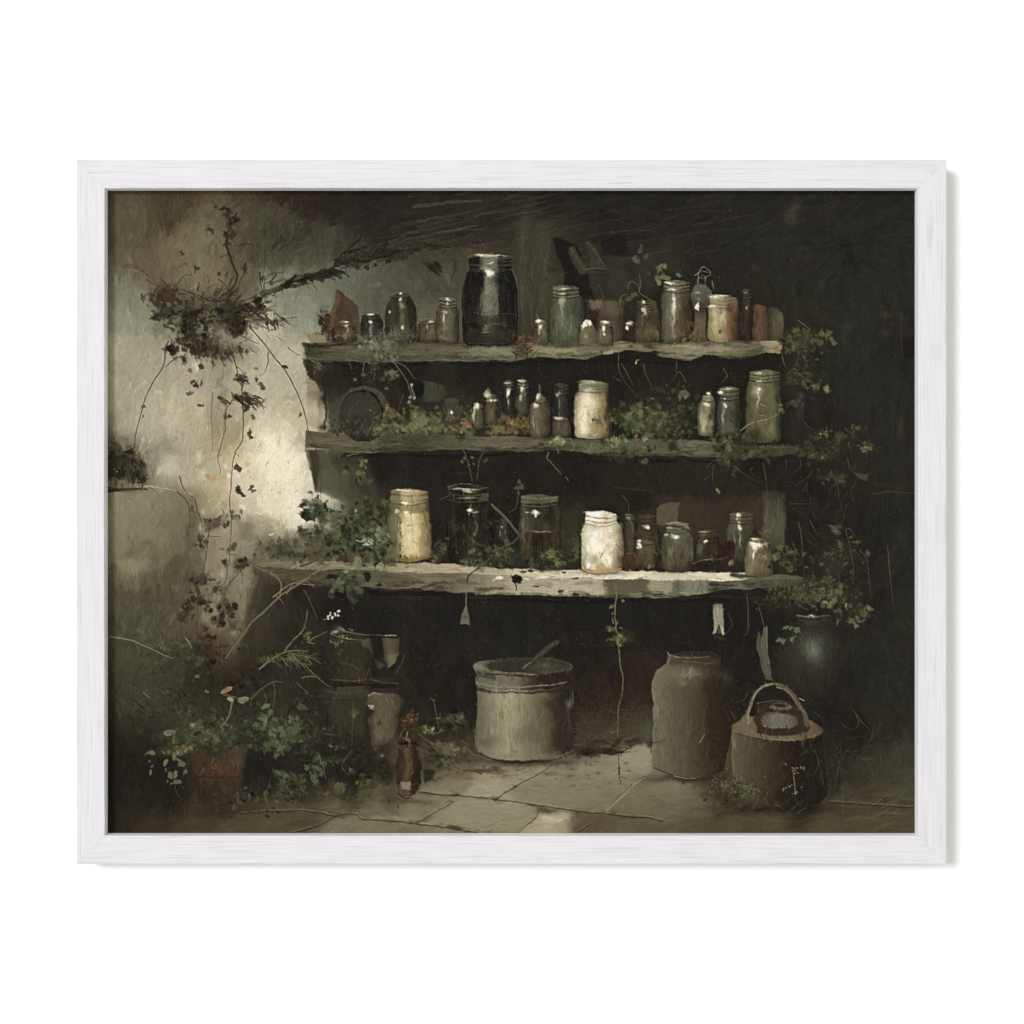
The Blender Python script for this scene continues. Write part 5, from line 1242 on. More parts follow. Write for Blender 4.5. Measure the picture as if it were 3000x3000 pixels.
jar('painted_jar', 'brightest jar, filled with white, in the middle of the lowest shelf', 1702, 1826, 1498, 1678,
    [(0,(206,194,160)),(.1,(230,220,188)),(.3,(240,232,206)),(.5,(234,224,194)),(.7,(220,208,176)),(.85,(196,182,148)),(.95,(164,150,118)),(1,(120,108,84))], nx=(1714,1812), ny=1532, sh=1552, e=8, rim=(236,228,204), ra=.85, edge=(104,92,70), ea=.55, a=1, streaks=30, sj=9, bottom=(178,140,92), low=[(0,(214,200,164)),(.3,(236,226,196)),(.6,(228,216,184)),(.85,(198,180,140)),(1,(124,106,78))],
    hl=[(1738,1505,24,5,.95,(244,238,216)),(1750,1560,13,16,.9,(248,243,224)),(1786,1556,10,8,.7,(244,238,216)),(1745,1590,16,20,.5,(246,240,218)),(1724,1660,8,7,.9,(248,244,228)),(1780,1640,14,22,.5,(242,234,208)),(1790,1515,22,3,.6,(226,216,188))])
with clip(*pmask([(1706,1530),(1826,1530),(1826,1560),(1704,1560)], 4, 3)):
    blob(1765,1542,60,12,(196,182,148),.6,6)
for q, w_, c, a in [([(1716,1512),(1760,1522),(1808,1518)],3,(120,110,86),.6),([(1716,1526),(1760,1534),(1810,1530)],3,(132,120,94),.6),([(1735,1580),(1752,1600),(1766,1616)],14,(244,237,214),.6),([(1766,1618),(1762,1630),(1758,1636)],4,(130,116,90),.7),([(1786,1592),(1772,1604),(1766,1618)],5,(190,176,144),.7),([(1720,1600),(1726,1580)],4,(206,192,158),.6),([(1755,1560),(1757,1572)],3,(160,146,118),.5),([(1776,1640),(1784,1656),(1794,1664)],5,(206,188,150),.7),([(1800,1560),(1804,1610),(1806,1640)],6,(190,176,142),.5),([(1708,1655),(1716,1668),(1735,1674)],5,(150,112,72),.6)]:
    line(q, w_, c, a, 3)
poly([(1742,1664),(1762,1650),(1790,1668),(1768,1676)], (190,152,104), .6, 4, 4)
line([(1700,1668),(1720,1678),(1765,1681),(1810,1677)], 4, (72,58,42), .7, 2)
jar('painted_bottle', 'thin clear bottle just right of the brightest jar', 1830, 1866, 1506, 1640, [(0,(56,50,39)),(.3,(82,76,58)),(.6,(74,68,52)),(1,(46,41,33))], nx=(1832,1860), ny=1520, e=2, hl=[(1842,1516,6,3,.6,(190,186,160)),(1852,1545,2,18,.4,(170,162,130))], ra=.4, a=.85, ea=.3)
jar('painted_jar', 'brown jar behind the small round jar, a spark of light at its neck', 1862, 1934, 1508, 1642, [(0,(62,54,41)),(.4,(78,68,50)),(1,(56,48,37))], nx=(1872,1924), ny=1536, sh=1556, e=3, hl=[(1896,1546,6,5,.95),(1890,1540,10,2,.5)], ra=.35, a=.8, ea=.3, rim=(110,108,88))
jar('painted_jar', 'small round jar with a bright spark, front right of the brightest jar', 1852, 1926, 1584, 1664, [(0,(66,56,43)),(.4,(92,82,60)),(.7,(104,94,68)),(1,(66,58,44))], nx=(1862,1916), ny=1592, e=3, hl=[(1869,1598,7,8,1),(1872,1586,7,3,.9),(1864,1604,4,3,.7)], ra=.3)
I = ident('painted_disc', 'brown round lid leaning at the right foot of the brightest jar')
poly(np.stack([1846 + 22 * np.cos(np.linspace(0, 6.2, 18)), 1646 + 27 * np.sin(np.linspace(0, 6.2, 18))], 1), (74,54,38), .9, 2.5, 3, I); line([(1835,1622),(1855,1622),(1866,1640),(1866,1660)], 4, (112,82,58), .7)
jar('painted_jar', 'grey-green jar with a tilted dark lid on the right half of the lowest shelf', 1938, 2030, 1530, 1672, [(0,(98,94,74)),(.2,(108,106,86)),(.45,(112,110,90)),(.7,(100,98,76)),(.9,(110,108,86)),(1,(120,114,92))], nx=(1950,2020), ny=1556, sh=1578, e=4, low=[(0,(86,80,60)),(.5,(110,100,76)),(1,(84,78,60))], hl=[(1978,1570,12,6,.95),(1952,1568,8,5,.7,(190,188,164)),(1962,1545,10,4,.5)], streaks=24, ea=.35)
I2 = PARTS[-1]
for q, w_, c, a in [([(1950,1536),(1980,1532),(2010,1541),(2018,1549)],3,(160,156,132),.8),([(1952,1540),(1985,1542),(2018,1556)],9,(62,58,47),.85),([(1956,1550),(1990,1552),(2022,1566)],4,(120,116,94),.6),([(2026,1575),(2029,1620),(2026,1650)],2.5,(140,134,108),.5)]:
    line(q, w_, c, a, 2)
jar('painted_jar', 'dark jar with reddish rim and a white glint, right of the tilted-lid jar', 2038, 2110, 1554, 1652, [(0,(60,50,39)),(.3,(84,84,66)),(.5,(62,56,44)),(1,(58,46,38))], nx=(2046,2104), ny=1572, e=3, hl=[(2070,1586,6,6,1),(2062,1558,18,2,.6,(190,170,140))], rim=(140,108,80), ra=.5, low=[(0,(66,54,42)),(1,(54,42,34))])
poly([(2046,1590),(2062,1596),(2056,1620),(2044,1620)], (92,96,76), .6, 3, 3)
jar('painted_jar', 'greenish bulb jar with red-brown rim left of the grey upright board', 2126, 2222, 1502, 1644, [(0,(78,82,68)),(.25,(104,110,94)),(.4,(98,102,86)),(.6,(74,74,60)),(1,(66,64,52))], nx=(2138,2212), ny=1530, sh=1556, e=4, hl=[(2166,1510,8,5,.95),(2168,1546,6,9,.95),(2166,1532,4,4,.7),(2168,1580,3,22,.4)], rim=(130,104,78), ra=.55, low=[(0,(72,72,58)),(1,(70,62,48))])
line([(2136,1528),(2170,1534),(2212,1530)], 5, (88,50,38), .6, 2)
I = ident('painted_jar', 'small dark red jar wedged before the greenish bulb jar')
poly([(2110,1590),(2120,1582),(2148,1584),(2156,1600),(2150,1640),(2112,1640)], (50,32,28), .95, 3, 4, I); line([(2114,1592),(2130,1586),(2148,1590)], 4, (96,56,48), .7, 3)
jar('painted_jar', 'clear little jar with blazing white shoulder at the right end of the lowest shelf', 2182, 2264, 1572, 1690, [(0,(128,114,88)),(.2,(150,138,110)),(.4,(148,136,108)),(.7,(118,102,78)),(1,(104,90,68))], nx=(2200,2240), ny=1582, sh=1602, e=3, hl=[(2212,1594,18,9,1),(2208,1604,8,8,.9),(2207,1625,3,14,.75),(2238,1592,14,5,.6,(190,180,150)),(2210,1576,12,3,.7)], ra=.3, ea=.35, low=[(0,(140,122,92)),(.5,(130,112,84)),(1,(108,92,70))], streaks=24, a=.95)
poly([(2212,1610),(2252,1606),(2254,1650),(2220,1660)], (92,80,60), .5, 5, 6); line([(2232,1634),(2240,1628),(2246,1636)], 5, (160,142,116), .7)
line([(2140,1684),(2180,1688),(2212,1692)], 8, (58,58,52), .8, 3); blob(2150,1682,10,5,(52,52,46),.8,4)
for q in [[(2030,1650),(2060,1640),(2090,1640),(2136,1632)],[(2060,1642),(2090,1636)]]:
    line(q, 2.4, (140,135,120), .6, 3, dry=.6)
blob(2080,1655,50,10,(38,35,29),.7,6)

# slanting stick and the vine with the hanging bundle
I = ident('painted_twig', 'bare twig slanting across the lowest shelf with its tip over the shelf edge')
line([(1440,1478),(1470,1508),(1500,1540),(1522,1570)], 7, (84,76,58), .9, 1.5, False, I); line([(1440,1476),(1480,1514),(1520,1564)], 2.5, (120,110,86), .6)
line([(1522,1570),(1500,1590),(1465,1608),(1430,1640),(1400,1665),(1375,1685),(1368,1708)], 5, (72,65,50), .95, 1.5, False, I); line([(1496,1590),(1460,1612),(1420,1648),(1378,1680)], 2, (110,102,80), .5)
I = ident('painted_tassel', 'small grey bundle hanging on a string below the lowest shelf')
line([(1366,1708),(1366,1745),(1365,1782)], 3.5, (112,106,90), .8, 1, False, I)
poly([(1362,1775),(1368,1775),(1374,1800),(1378,1831),(1364,1826),(1346,1828),(1354,1798)], (98,95,82), .95, 1.5, 3, I)
for k in range(9):
    x = 1350 + k * 3
    line([(1364 + (x - 1362) * .3, 1785), (x, 1826)], 1.8, (140,138,122) if k % 2 else (58,55,48), .7)
blob(1364,1808,5,5,(54,52,45),.8,2)

# ================================================================== under the shelf
I = ident('painted_pot', 'tall dark pot stacked with another at the left under the lowest shelf')
poly([(962,1868),(1010,1860),(1080,1862),(1092,1900),(1098,1990),(1050,2002),(960,1990),(955,1920)], (56,46,36), .75, 6, 8, I, cx=[(955,(42,37,31)),(1000,(52,44,34)),(1060,(56,50,38)),(1098,(42,37,30))])
poly([(1090,1868),(1170,1864),(1172,1930),(1150,1990),(1090,1990)], (40,36,30), .8, 6, 6, I)
line([(1000,1942),(1030,1948),(1055,1965)], 7, (92,84,64), .6, 3); blob(1040,1975,30,12,(78,68,52),.4,8)
line([(990,1845),(1050,1858),(1110,1861),(1160,1862)], 3.5, (118,110,92), .7, 2, dry=.6, idn=I); line([(978,1862),(1010,1872),(1052,1874)], 3, (150,140,118), .7, 3, dry=.4); line([(1130,1862),(1160,1860)], 5, (150,144,122), .7, 2)
line([(966,1990),(1030,1996),(1070,1990),(1100,1996)], 3, (118,110,92), .6, 3, dry=.4); line([(1085,1988),(1120,2002),(1165,2002)], 3.5, (112,104,84), .6, 3, dry=.4); line([(1070,1990),(1084,1960),(1090,1985)], 4, (108,98,80), .6, 2)
poly([(980,2002),(1160,2004),(1158,2016),(985,2016)], (34,31,28), .8, 4, 5)
I = ident('painted_cloth', 'two pale cloth tips hanging from the rim of the dark pot')
poly([(1122,1872),(1172,1866),(1170,1915),(1154,1940),(1138,1960),(1122,1935),(1120,1905)], (88,81,63), .85, 3, 5, I, cx=[(1118,(72,66,51)),(1140,(96,90,70)),(1172,(76,70,55))])
poly([(1056,1872),(1085,1868),(1098,1930),(1122,1945),(1128,1955),(1108,1962),(1092,1930),(1078,1895),(1062,1890)], (84,78,60), .8, 4, 5, I)
poly([(1130,1920),(1164,1916),(1150,1945),(1138,1956)], (112,106,82), .6, 3, 4); line([(1122,1905),(1124,1940),(1138,1960)], 2.5, (62,56,43), .7)
line([(1185,1920),(1172,1950),(1162,1975)], 7, (78,72,54), .5, 3)
I = ident('painted_pot', 'dark green tub below the stacked pot at the left')
poly([(945,2012),(1010,2018),(1082,2022),(1085,2060),(1080,2140),(1060,2280),(960,2280),(948,2150)], (52,50,39), .75, 7, 8, I, cy=[(2012,(72,70,56)),(2060,(56,55,43)),(2120,(54,51,39)),(2180,(42,37,31)),(2280,(36,32,28))])
line([(950,2048),(1010,2052),(1070,2050)], 4, (36,34,29), .6, 2); line([(990,2016),(1040,2014),(1085,2012)], 4, (92,84,65), .6, 3); line([(1034,2060),(1034,2120),(1032,2180)], 3.5, (82,76,56), .6, 2)
for k in range(9):
    t_ = -2.6 + k * .26
    line([(1036,2100), (1036 + 20 * math.cos(t_), 2100 + 24 * math.sin(t_))], 2, (116,112,90), .55)
for x0_, x1_, ya, yb in ((958,1098,1866,1995),(950,1086,2016,2260)):
    blob(x0_, (ya + yb) / 2, 22, (yb - ya) * .55, (32,30,26), .6, 8); blob(x1_, (ya + yb) / 2, 18, (yb - ya) * .55, (32,30,26), .6, 8)
    line([(x0_ + 8, ya + 6), ((x0_ + x1_) / 2, ya + 16), (x1_ - 8, ya + 6)], 5, (84,76,58), .45, 3, dry=.5)
    for k in range(30):
        x, y = R.uniform(x0_, x1_), R.uniform(ya, yb)
        line([(x, y), (x + R.randn() * 4, y + R.uniform(12, 44))], R.uniform(3, 9), np.array((60, 52, 40)) + R.randn() * 11, R.uniform(.2, .5), 4, dry=.5, soft=2)
I = ident('painted_jug', 'rough stone jug with a white spot, left of the flared tub of metal')
poly([(1078,2034),(1110,2028),(1165,2034),(1182,2055),(1172,2080),(1165,2130),(1150,2165),(1118,2185),(1100,2200),(1086,2160),(1080,2110),(1095,2080),(1070,2062)], (98,92,74), .95, 3, 5, I, cx=[(1075,(78,72,57)),(1110,(94,88,70)),(1150,(84,77,61)),(1180,(74,67,53))])
line([(1080,2038),(1100,2032),(1120,2034)], 8, (138,140,128), .6, 3, dry=.4); poly([(1078,2066),(1094,2064),(1096,2078),(1084,2078)], (226,216,190), 1, 1.5, 3)
for k in range(40):
    x, y = R.uniform(1088, 1165), R.uniform(2040, 2170)
    line([(x, y), (x + R.randn() * 4, y + R.uniform(10, 34))], R.uniform(2, 6), np.array((104,97,79)) + R.randn() * 17, R.uniform(.25, .55), 3, dry=.4)
blob(1178,2110,16,70,(40,36,30),.7,6); blob(1086,2150,12,40,(48,43,35),.6,6); blob(1120,2185,34,14,(42,37,30),.6,6); blob(1090,2085,9,14,(42,37,31),.8,5); line([(1082,2070),(1086,2090),(1092,2110)], 5, (54,48,39), .6)
poly([(1095,2215),(1160,2210),(1160,2228),(1100,2226)], (78,70,54), .5, 5, 5); blob(1120,2214,6,5,(176,168,142),.7,3)
for _ in range(16):
    x, y = R.uniform(1020, 1160), R.uniform(2170, 2290)
    line([(x, y), (x + R.randn() * 3, y + 22)], R.uniform(2, 5), (74,42,34), R.uniform(.2, .5), 3)
I = ident('painted_bottle', 'dark red-brown bottle with a pale label, standing on the floor left of the middle')
poly([(1172,2180),(1174,2165),(1200,2160),(1222,2170),(1224,2195),(1236,2230),(1236,2290),(1218,2325),(1200,2336),(1175,2330),(1164,2300),(1162,2240)], (54,38,31), .9, 4, 5, I, cx=[(1160,(46,34,29)),(1180,(62,45,35)),(1198,(82,70,50)),(1210,(58,40,32)),(1222,(36,30,26)),(1240,(36,30,26))])
for q, w_, c, a in [([(1172,2178),(1200,2174),(1228,2180)],8,(32,28,25),.9),([(1165,2185),(1200,2184),(1225,2186)],3,(98,66,50),.6),([(1190,2195),(1196,2240),(1192,2280)],12,(98,84,60),.5),([(1205,2230),(1206,2270)],4,(120,72,48),.6),([(1168,2240),(1170,2285)],7,(80,44,36),.6),([(1196,2145),(1190,2160)],4,(168,150,118),.7),([(1172,2160),(1180,2142),(1192,2134)],3,(110,94,68),.6),([(1182,2164),(1196,2168),(1200,2178)],3,(150,130,98),.6)]:
    line(q, w_, c, a, 3)
poly([(1174,2293),(1204,2292),(1204,2310),(1178,2312)], (128,120,100), .95, 1.8, 3, I); poly([(1168,2300),(1180,2296),(1182,2330),(1172,2326)], (98,90,72), .6, 3, 3); blob(1196,2322,12,9,(104,84,66),.6,5); line([(1165,2322),(1185,2338),(1210,2338)], 4, (30,27,24), .7)
poly([(1240,2250),(1272,2255),(1268,2282),(1246,2292)], (40,34,29), .8, 4, 4)
blob(1200,2345,60,9,(62,54,40),.5,6)

I = ident('painted_tub', 'wide pale metal tub with a dark lid, centre of the floor')
blob(1530,2232,150,14,(30,27,24),.75,6)
body = [(1392,1985),(1396,2020),(1398,2060),(1393,2130),(1391,2180),(1400,2203),(1440,2222),(1500,2229),(1560,2229),(1620,2220),(1670,2200),(1680,2190),(1684,2100),(1684,1990)]
poly(body, (120,114,90), 1, 2.5, 4, I, cx=[(1392,(96,93,76)),(1420,(116,113,92)),(1450,(140,136,108)),(1490,(156,150,118)),(1530,(136,130,102)),(1565,(112,106,83)),(1600,(88,82,63)),(1625,(66,60,47)),(1660,(50,44,36)),(1684,(40,36,30))])
with clip(*pmask(body, 2.5, 4)):
    for k in range(170):
        x, y = R.uniform(1394, 1682), R.uniform(2025, 2200)
        i, j = int((y - PY0) * PS), int((x - PX0) * PS)
        line([(x, y), (x + R.randn() * 3, y + 20), (x + R.randn() * 4, y + R.uniform(25, 80))], R.uniform(2, 7), C[i, j] + R.randn() * 12, R.uniform(.25, .6), 3, dry=.4)
    for k in range(26):
        x, y = R.uniform(1398, 1660), R.uniform(2040, 2120)
        line([(x, y), (x + R.randn() * 3, y + R.uniform(30, 110))], R.uniform(2, 5), (84, 80, 64), R.uniform(.12, .35), 3, dry=.6, soft=2)
    blob(1430,2175,36,22,(86,82,66),.5,10); blob(1550,2160,44,30,(84,80,64),.4,12); blob(1440,2060,20,26,(120,116,96),.4,10); blob(1490,2050,34,20,(164,158,128),.5,10)
    poly([(1400,2170),(1440,2205),(1540,2215),(1640,2205),(1640,2225),(1400,2225)], (122,117,93), .55, 6, 6)
    poly([(1590,2060),(1684,2020),(1684,2180),(1620,2190),(1625,2100)], (50,43,35), .55, 8, 7)
    for k in range(14):
        line([(1405 + k * 6, 2030 + k), (1425 + k * 6, 2060)], 2.5, (158,153,126), .4, 2)
    line([(1398,2200),(1450,2222),(1530,2229),(1620,2220)], 5, (104,98,78), .5, 2)
    blob(1668,2062,12,14,(118,114,90),.75,6); line([(1676,2020),(1680,2060)], 3, (132,110,78), .5); line([(1660,2075),(1668,2100),(1670,2190)], 5, (84,76,58), .5, 3); blob(1650,2045,14,24,(36,32,28),.7,6)
    poly([(1392,2012),(1450,2025),(1540,2028),(1684,2012),(1684,2024),(1560,2034),(1440,2030),(1394,2022)], (46,42,35), .8, 3, 4)
    blob(1500,2190,40,8,(140,134,106),.4,8)
line([(1398,2205),(1460,2229),(1530,2235),(1620,2226),(1680,2204)], 4.5, (36,32,27), .6, 2)
poly([(1393,1962),(1400,1988),(1392,2008),(1440,2020),(1520,2024),(1600,2020),(1660,2008),(1684,1998),(1680,1968)], (104,100,82), 1, 2.5, 4, I, cx=[(1390,(98,94,78)),(1440,(110,106,88)),(1510,(112,108,90)),(1545,(72,66,53)),(1575,(48,40,33)),(1684,(44,37,31))])
line([(1396,2000),(1460,2012),(1540,2012),(1620,2006),(1660,1998)], 5, (136,130,108), .8, 2.5, dry=.3); poly([(1396,1962),(1450,1978),(1450,1992),(1400,1980)], (58,54,44), .7, 4, 4)
th = np.linspace(0, 2 * math.pi, 40)
poly(np.stack([1532 + 146 * np.cos(th), 1953 + 27 * np.sin(th)], 1), (78,75,60), 1, 2.5, 4, I, cx=[(1386,(104,100,82)),(1420,(96,92,76)),(1470,(58,55,44)),(1550,(56,52,42)),(1600,(76,74,60)),(1678,(66,64,52))])
poly(np.stack([1545 + 124 * np.cos(th), 1950 + 19 * np.sin(th)], 1), (54,50,41), .9, 3, 4)
blob(1595,1955,40,12,(86,84,68),.6,8); blob(1600,1953,8,5,(120,118,92),.5,4)
line([(1396,1950),(1430,1965),(1480,1972),(1540,1974),(1575,1982)], 10, (122,118,97), .8, 3, dry=.3); line([(1390,1958),(1396,1944),(1416,1938)], 6, (112,108,90), .7, 2)
line([(1420,1972),(1500,1980),(1600,1980),(1665,1964)], 5, (40,36,30), .6, 3); line([(1670,1945),(1676,1955),(1660,1968)], 5, (84,80,64), .6)
I = ident('painted_spoon', 'dark wooden handle resting across the lid of the pale metal tub')
poly([(1530,1958),(1540,1945),(1565,1925),(1580,1905),(1610,1888),(1628,1876),(1644,1878),(1636,1890),(1615,1900),(1590,1925),(1565,1945),(1545,1962)], (60,57,46), .95, 2.5, 4, I)
line([(1556,1940),(1590,1910),(1630,1882)], 4, (92,88,70), .6, 2); line([(1534,1956),(1545,1946),(1555,1942)], 5, (124,118,94), .7, 2); line([(1560,1948),(1600,1920)], 3, (36,33,28), .7)
line([(1640,1880),(1680,1884),(1710,1888)], 3, (58,48,40), .4, 2, dry=.5)

I = ident('painted_churn', 'tall brown stoneware churn with a narrow rim, right of the hanging vine')
body = [(1925,1962),(1955,1945),(1960,1915),(2030,1905),(2108,1910),(2112,1945),(2140,1965),(2155,1990),(2150,2100),(2120,2260),(2060,2281),(2000,2276),(1925,2258),(1912,2240),(1912,2000)]
blob(2020,2280,120,12,(36,31,26),.7,6)
poly(body, (100,94,73), 1, 2.5, 4, I, cx=[(1912,(112,107,84)),(1940,(104,99,78)),(1975,(92,87,68)),(2010,(84,76,58)),(2040,(74,63,48)),(2080,(58,48,38)),(2120,(44,38,31)),(2155,(38,34,29))])
with clip(*pmask(body, 2.5, 4)):
    for k in range(160):
        x, y = R.uniform(1914, 2130), R.uniform(1985, 2250)
        i, j = int((y - PY0) * PS), int((x - PX0) * PS)
        line([(x, y), (x + R.randn() * 2, y + 25), (x + R.randn() * 3, y + R.uniform(30, 90))], R.uniform(2, 6), C[i, j] + R.randn() * 9 + (R.randn() * 4, 0, 0), R.uniform(.2, .5), 3, dry=.4)
    blob(2000,1975,70,22,(112,108,90),.7,8); blob(2020,1968,30,10,(140,136,116),.5,8); line([(1990,1978),(2015,1980),(2050,1976)], 4, (150,146,124), .5, 3, dry=.7); blob(2125,1985,26,14,(66,62,50),.7,8)
    line([(1912,1998),(1918,1975),(1945,1958)], 4, (130,124,100), .6, 2); poly([(1980,1993),(2020,1995),(2000,2012)], (120,114,88), .5, 3, 3)
    line([(1915,2000),(1914,2100),(1914,2230)], 8, (122,117,94), .5, 3, False)
    poly([(1955,1905),(2112,1905),(2112,1922),(1960,1920)], (42,38,31), .8, 4, 4); poly([(1958,1924),(2110,1926),(2105,1948),(1962,1948)], (64,58,45), .6, 4, 4)
    poly([(2050,1990),(2155,1990),(2150,2250),(2090,2270)], (48,40,32), .4, 14, 8)
line([(1957,1912),(1962,1930),(1956,1946)], 4, (136,128,104), .7, 2); line([(1962,1918),(2010,1926),(2075,1924)], 3, (146,140,120), .7, 2.5, dry=.5); line([(2000,1938),(2060,1944),(2090,1940)], 3, (120,104,84), .6, 3, dry=.4)
line([(1916,2250),(1960,2268),(2010,2278),(2070,2282)], 4, (40,34,28), .6, 2); line([(1975,2274),(2015,2280),(2040,2279)], 3, (150,146,128), .7, 2)
line([(2065,2150),(2050,2175)], 3.5, (150,134,104), .7); line([(2080,1910),(2110,1925)], 3, (90,82,66), .4)

I = ident('painted_strap', 'short pale leather strap with a notched end nailed under the lowest shelf')
poly([(2089,1776),(2098,1771),(2117,1773),(2119,1800),(2125,1858),(2118,1862),(2108,1830),(2102,1830),(2098,1858),(2090,1858),(2091,1810)], (150,143,114), .92, 2.4, 4, I, cy=[(1772,(118,112,90)),(1795,(150,143,114)),(1830,(146,139,110)),(1860,(166,157,126))])
for k in range(12):
    x, y = R.uniform(2092, 2118), R.uniform(1776, 1830)
    line([(x, y), (x + R.randn() * 2, y + 18)], R.uniform(2, 5), (128,121,96) if R.rand() < .6 else (172,164,134), .45, 2, dry=.5)
poly([(2106,1830),(2116,1858),(2102,1858)], (78,73,60), 1, 1.5, 2); line([(2111,1835),(2120,1858)], 4, (176,166,134), .9)
line([(2134,1800),(2146,1830),(2130,1856)], 6, (74,58,42), .5, 3); poly([(2090,1862),(2120,1866),(2136,1878),(2095,1872)], (58,54,42), .7, 3, 4)
I = ident('painted_post', 'narrow grey-green leg at the right under the lowest shelf')
poly([(2236,1840),(2246,1832),(2250,1900),(2256,1960),(2262,1995),(2245,1990),(2232,1960),(2218,1910),(2216,1880),(2224,1850),(2228,1870),(2234,1860)], (88,86,70), .9, 2.5, 4, I, cx=[(2216,(80,78,63)),(2240,(96,93,76)),(2262,(78,75,60))])
line([(2244,1840),(2250,1920),(2258,1990)], 3, (124,112,88), .5, 2); line([(2222,1780),(2232,1810),(2238,1840)], 3, (108,92,66), .6, 1.5); line([(2226,1860),(2232,1930),(2246,1985)], 3, (56,53,43), .6, 2)
I = ident('painted_urn', 'blue grey round urn glowing softly at the far right under the leaves')
poly(spline([(2340,1830),(2420,1830),(2432,1850),(2458,1890),(2462,1950),(2440,2000),(2400,2040),(2330,2040),(2290,2000),(2278,1940),(2290,1890),(2325,1855)], 5, True), (50,48,41), .55, 22, 8, I)
blob(2376,1905,56,70,(66,67,59),.5,10); blob(2382,1900,38,44,(86,90,82),.6,7); blob(2385,1902,23,27,(106,111,103),.65,4); blob(2386,1910,11,13,(124,129,121),.5,2)
ID[pmask(spline([(2340,1830),(2420,1830),(2432,1850),(2458,1890),(2462,1950),(2440,2000),(2400,2040),(2330,2040),(2290,2000),(2278,1940),(2290,1890),(2325,1855)], 5, True), 2, 4)[0]][pmask(spline([(2340,1830),(2420,1830),(2432,1850),(2458,1890),(2462,1950),(2440,2000),(2400,2040),(2330,2040),(2290,2000),(2278,1940),(2290,1890),(2325,1855)], 5, True), 2, 4)[1] > .5] = I
for k in range(60):
    x, y = R.normal(2370, 50), R.normal(1910, 60)
    i, j = int((y - PY0) * PS), int((x - PX0) * PS)
    line([(x, y), (x + R.randn() * 5, y + R.uniform(6, 26))], R.uniform(2, 6), C[i, j] + R.randn() * 7, .4, 3, dry=.4)
poly([(2334,1806),(2432,1806),(2430,1832),(2420,1842),(2345,1838)], (50,44,37), .9, 3, 4, I); line([(2335,1803),(2375,1808),(2430,1803)], 5.5, (108,92,74), .85, 2); blob(2378,1804,10,5,(206,200,184),.8,4); line([(2345,1818),(2380,1822),(2425,1814)], 3, (76,64,52), .6)
blob(2378,1825,22,8,(74,74,64),.5,5); line([(2415,1900),(2424,1925)], 6, (52,52,46), .7, 3)

I = ident('painted_lidded_jar', 'squat brown stoneware jar with a knobbed lid and bail handle, right front')
blob(2280,2370,150,14,(32,28,24),.8,6)
body = [(2142,2135),(2200,2125),(2340,2125),(2410,2140),(2414,2200),(2420,2270),(2426,2330),(2400,2355),(2320,2366),(2260,2362),(2210,2345),(2170,2310),(2146,2270),(2143,2200)]
poly(body, (80,74,57), 1, 2.5, 4, I, cx=[(2142,(92,87,68)),(2170,(86,81,63)),(2210,(74,68,52)),(2250,(66,56,42)),(2290,(52,42,34)),(2330,(40,34,29)),(2426,(38,33,28))])
with clip(*pmask(body, 2.5, 4)):
    for k in range(120):
        x, y = R.uniform(2145, 2415), R.uniform(2160, 2330)
        i, j = int((y - PY0) * PS), int((x - PX0) * PS)
        line([(x, y), (x + R.randn() * 3, y + R.uniform(20, 70))], R.uniform(2, 5), C[i, j] + R.randn() * 8 + (R.randn() * 3, 0, 0), R.uniform(.2, .5), 3, dry=.4)
    line([(2145,2140),(2145,2220),(2150,2280)], 6, (112,104,82), .5, 2, False); blob(2300,2340,60,20,(36,31,27),.6,8)
poly(spline([(2141,2130),(2158,2116),(2200,2100),(2280,2090),(2370,2108),(2408,2132),(2408,2150),(2370,2166),(2300,2172),(2220,2162),(2160,2144)], 4, True), (98,86,66), 1, 2.5, 3, I, cx=[(2142,(102,92,70)),(2200,(112,99,76)),(2260,(108,96,74)),(2330,(104,94,73)),(2380,(104,84,63)),(2408,(84,67,51))])
poly(spline([(2200,2140),(2210,2100),(2230,2070),(2260,2055),(2310,2056),(2340,2072),(2365,2110),(2374,2140),(2330,2155),(2260,2156)], 4, True), (58,46,37), .95, 3, 4, I)
poly(spline([(2172,2112),(2190,2090),(2208,2110),(2216,2145),(2190,2146)], 4, True), (112,100,78), .85, 3, 3)
poly(spline([(2228,2108),(2245,2092),(2290,2090),(2328,2098),(2338,2118),(2320,2132),(2270,2134),(2236,2128)], 4, True), (104,104,91), .9, 3, 3, I, cx=[(2228,(88,82,67)),(2270,(114,115,102)),(2310,(108,108,95)),(2340,(84,74,58))])
line([(2240,2096),(2290,2090),(2325,2098)], 4, (64,48,38), .6, 2); line([(2240,2126),(2280,2133),(2320,2128)], 3, (140,134,114), .5, 2, dry=.4)
poly(spline([(2255,2072),(2280,2060),(2315,2066),(2318,2074),(2290,2082),(2262,2080)], 4, True), (108,102,84), .8, 2.5, 3); poly(spline([(2262,2066),(2290,2062),(2310,2068),(2285,2074)], 4, True), (44,36,31), .85, 2, 2)
line([(2215,2062),(2245,2056),(2275,2054),(2300,2056)], 3, (106,96,76), .6, 2, dry=.3); line([(2222,2060),(2222,2085)], 8, (78,72,58), .5, 3)
line([(2150,2142),(2210,2160),(2300,2170),(2370,2162),(2404,2146)], 5, (126,114,88), .6, 2.5, dry=.3); line([(2160,2150),(2230,2168),(2310,2174)], 4, (54,45,36), .6, 2)
I = ident('painted_handle', 'thin pale bail handle arching over the knobbed lid of the squat jar')
line([(2196,2130),(2190,2095),(2200,2060),(2215,2030),(2240,2010),(2266,2004),(2292,2008)], 9, (104,94,74), .92, 2, True, I, w2=7)
line([(2280,2010),(2305,2018),(2325,2040),(2345,2070),(2360,2095),(2363,2122)], 14, (92,83,65), .92, 2.5, True, I, w2=12)
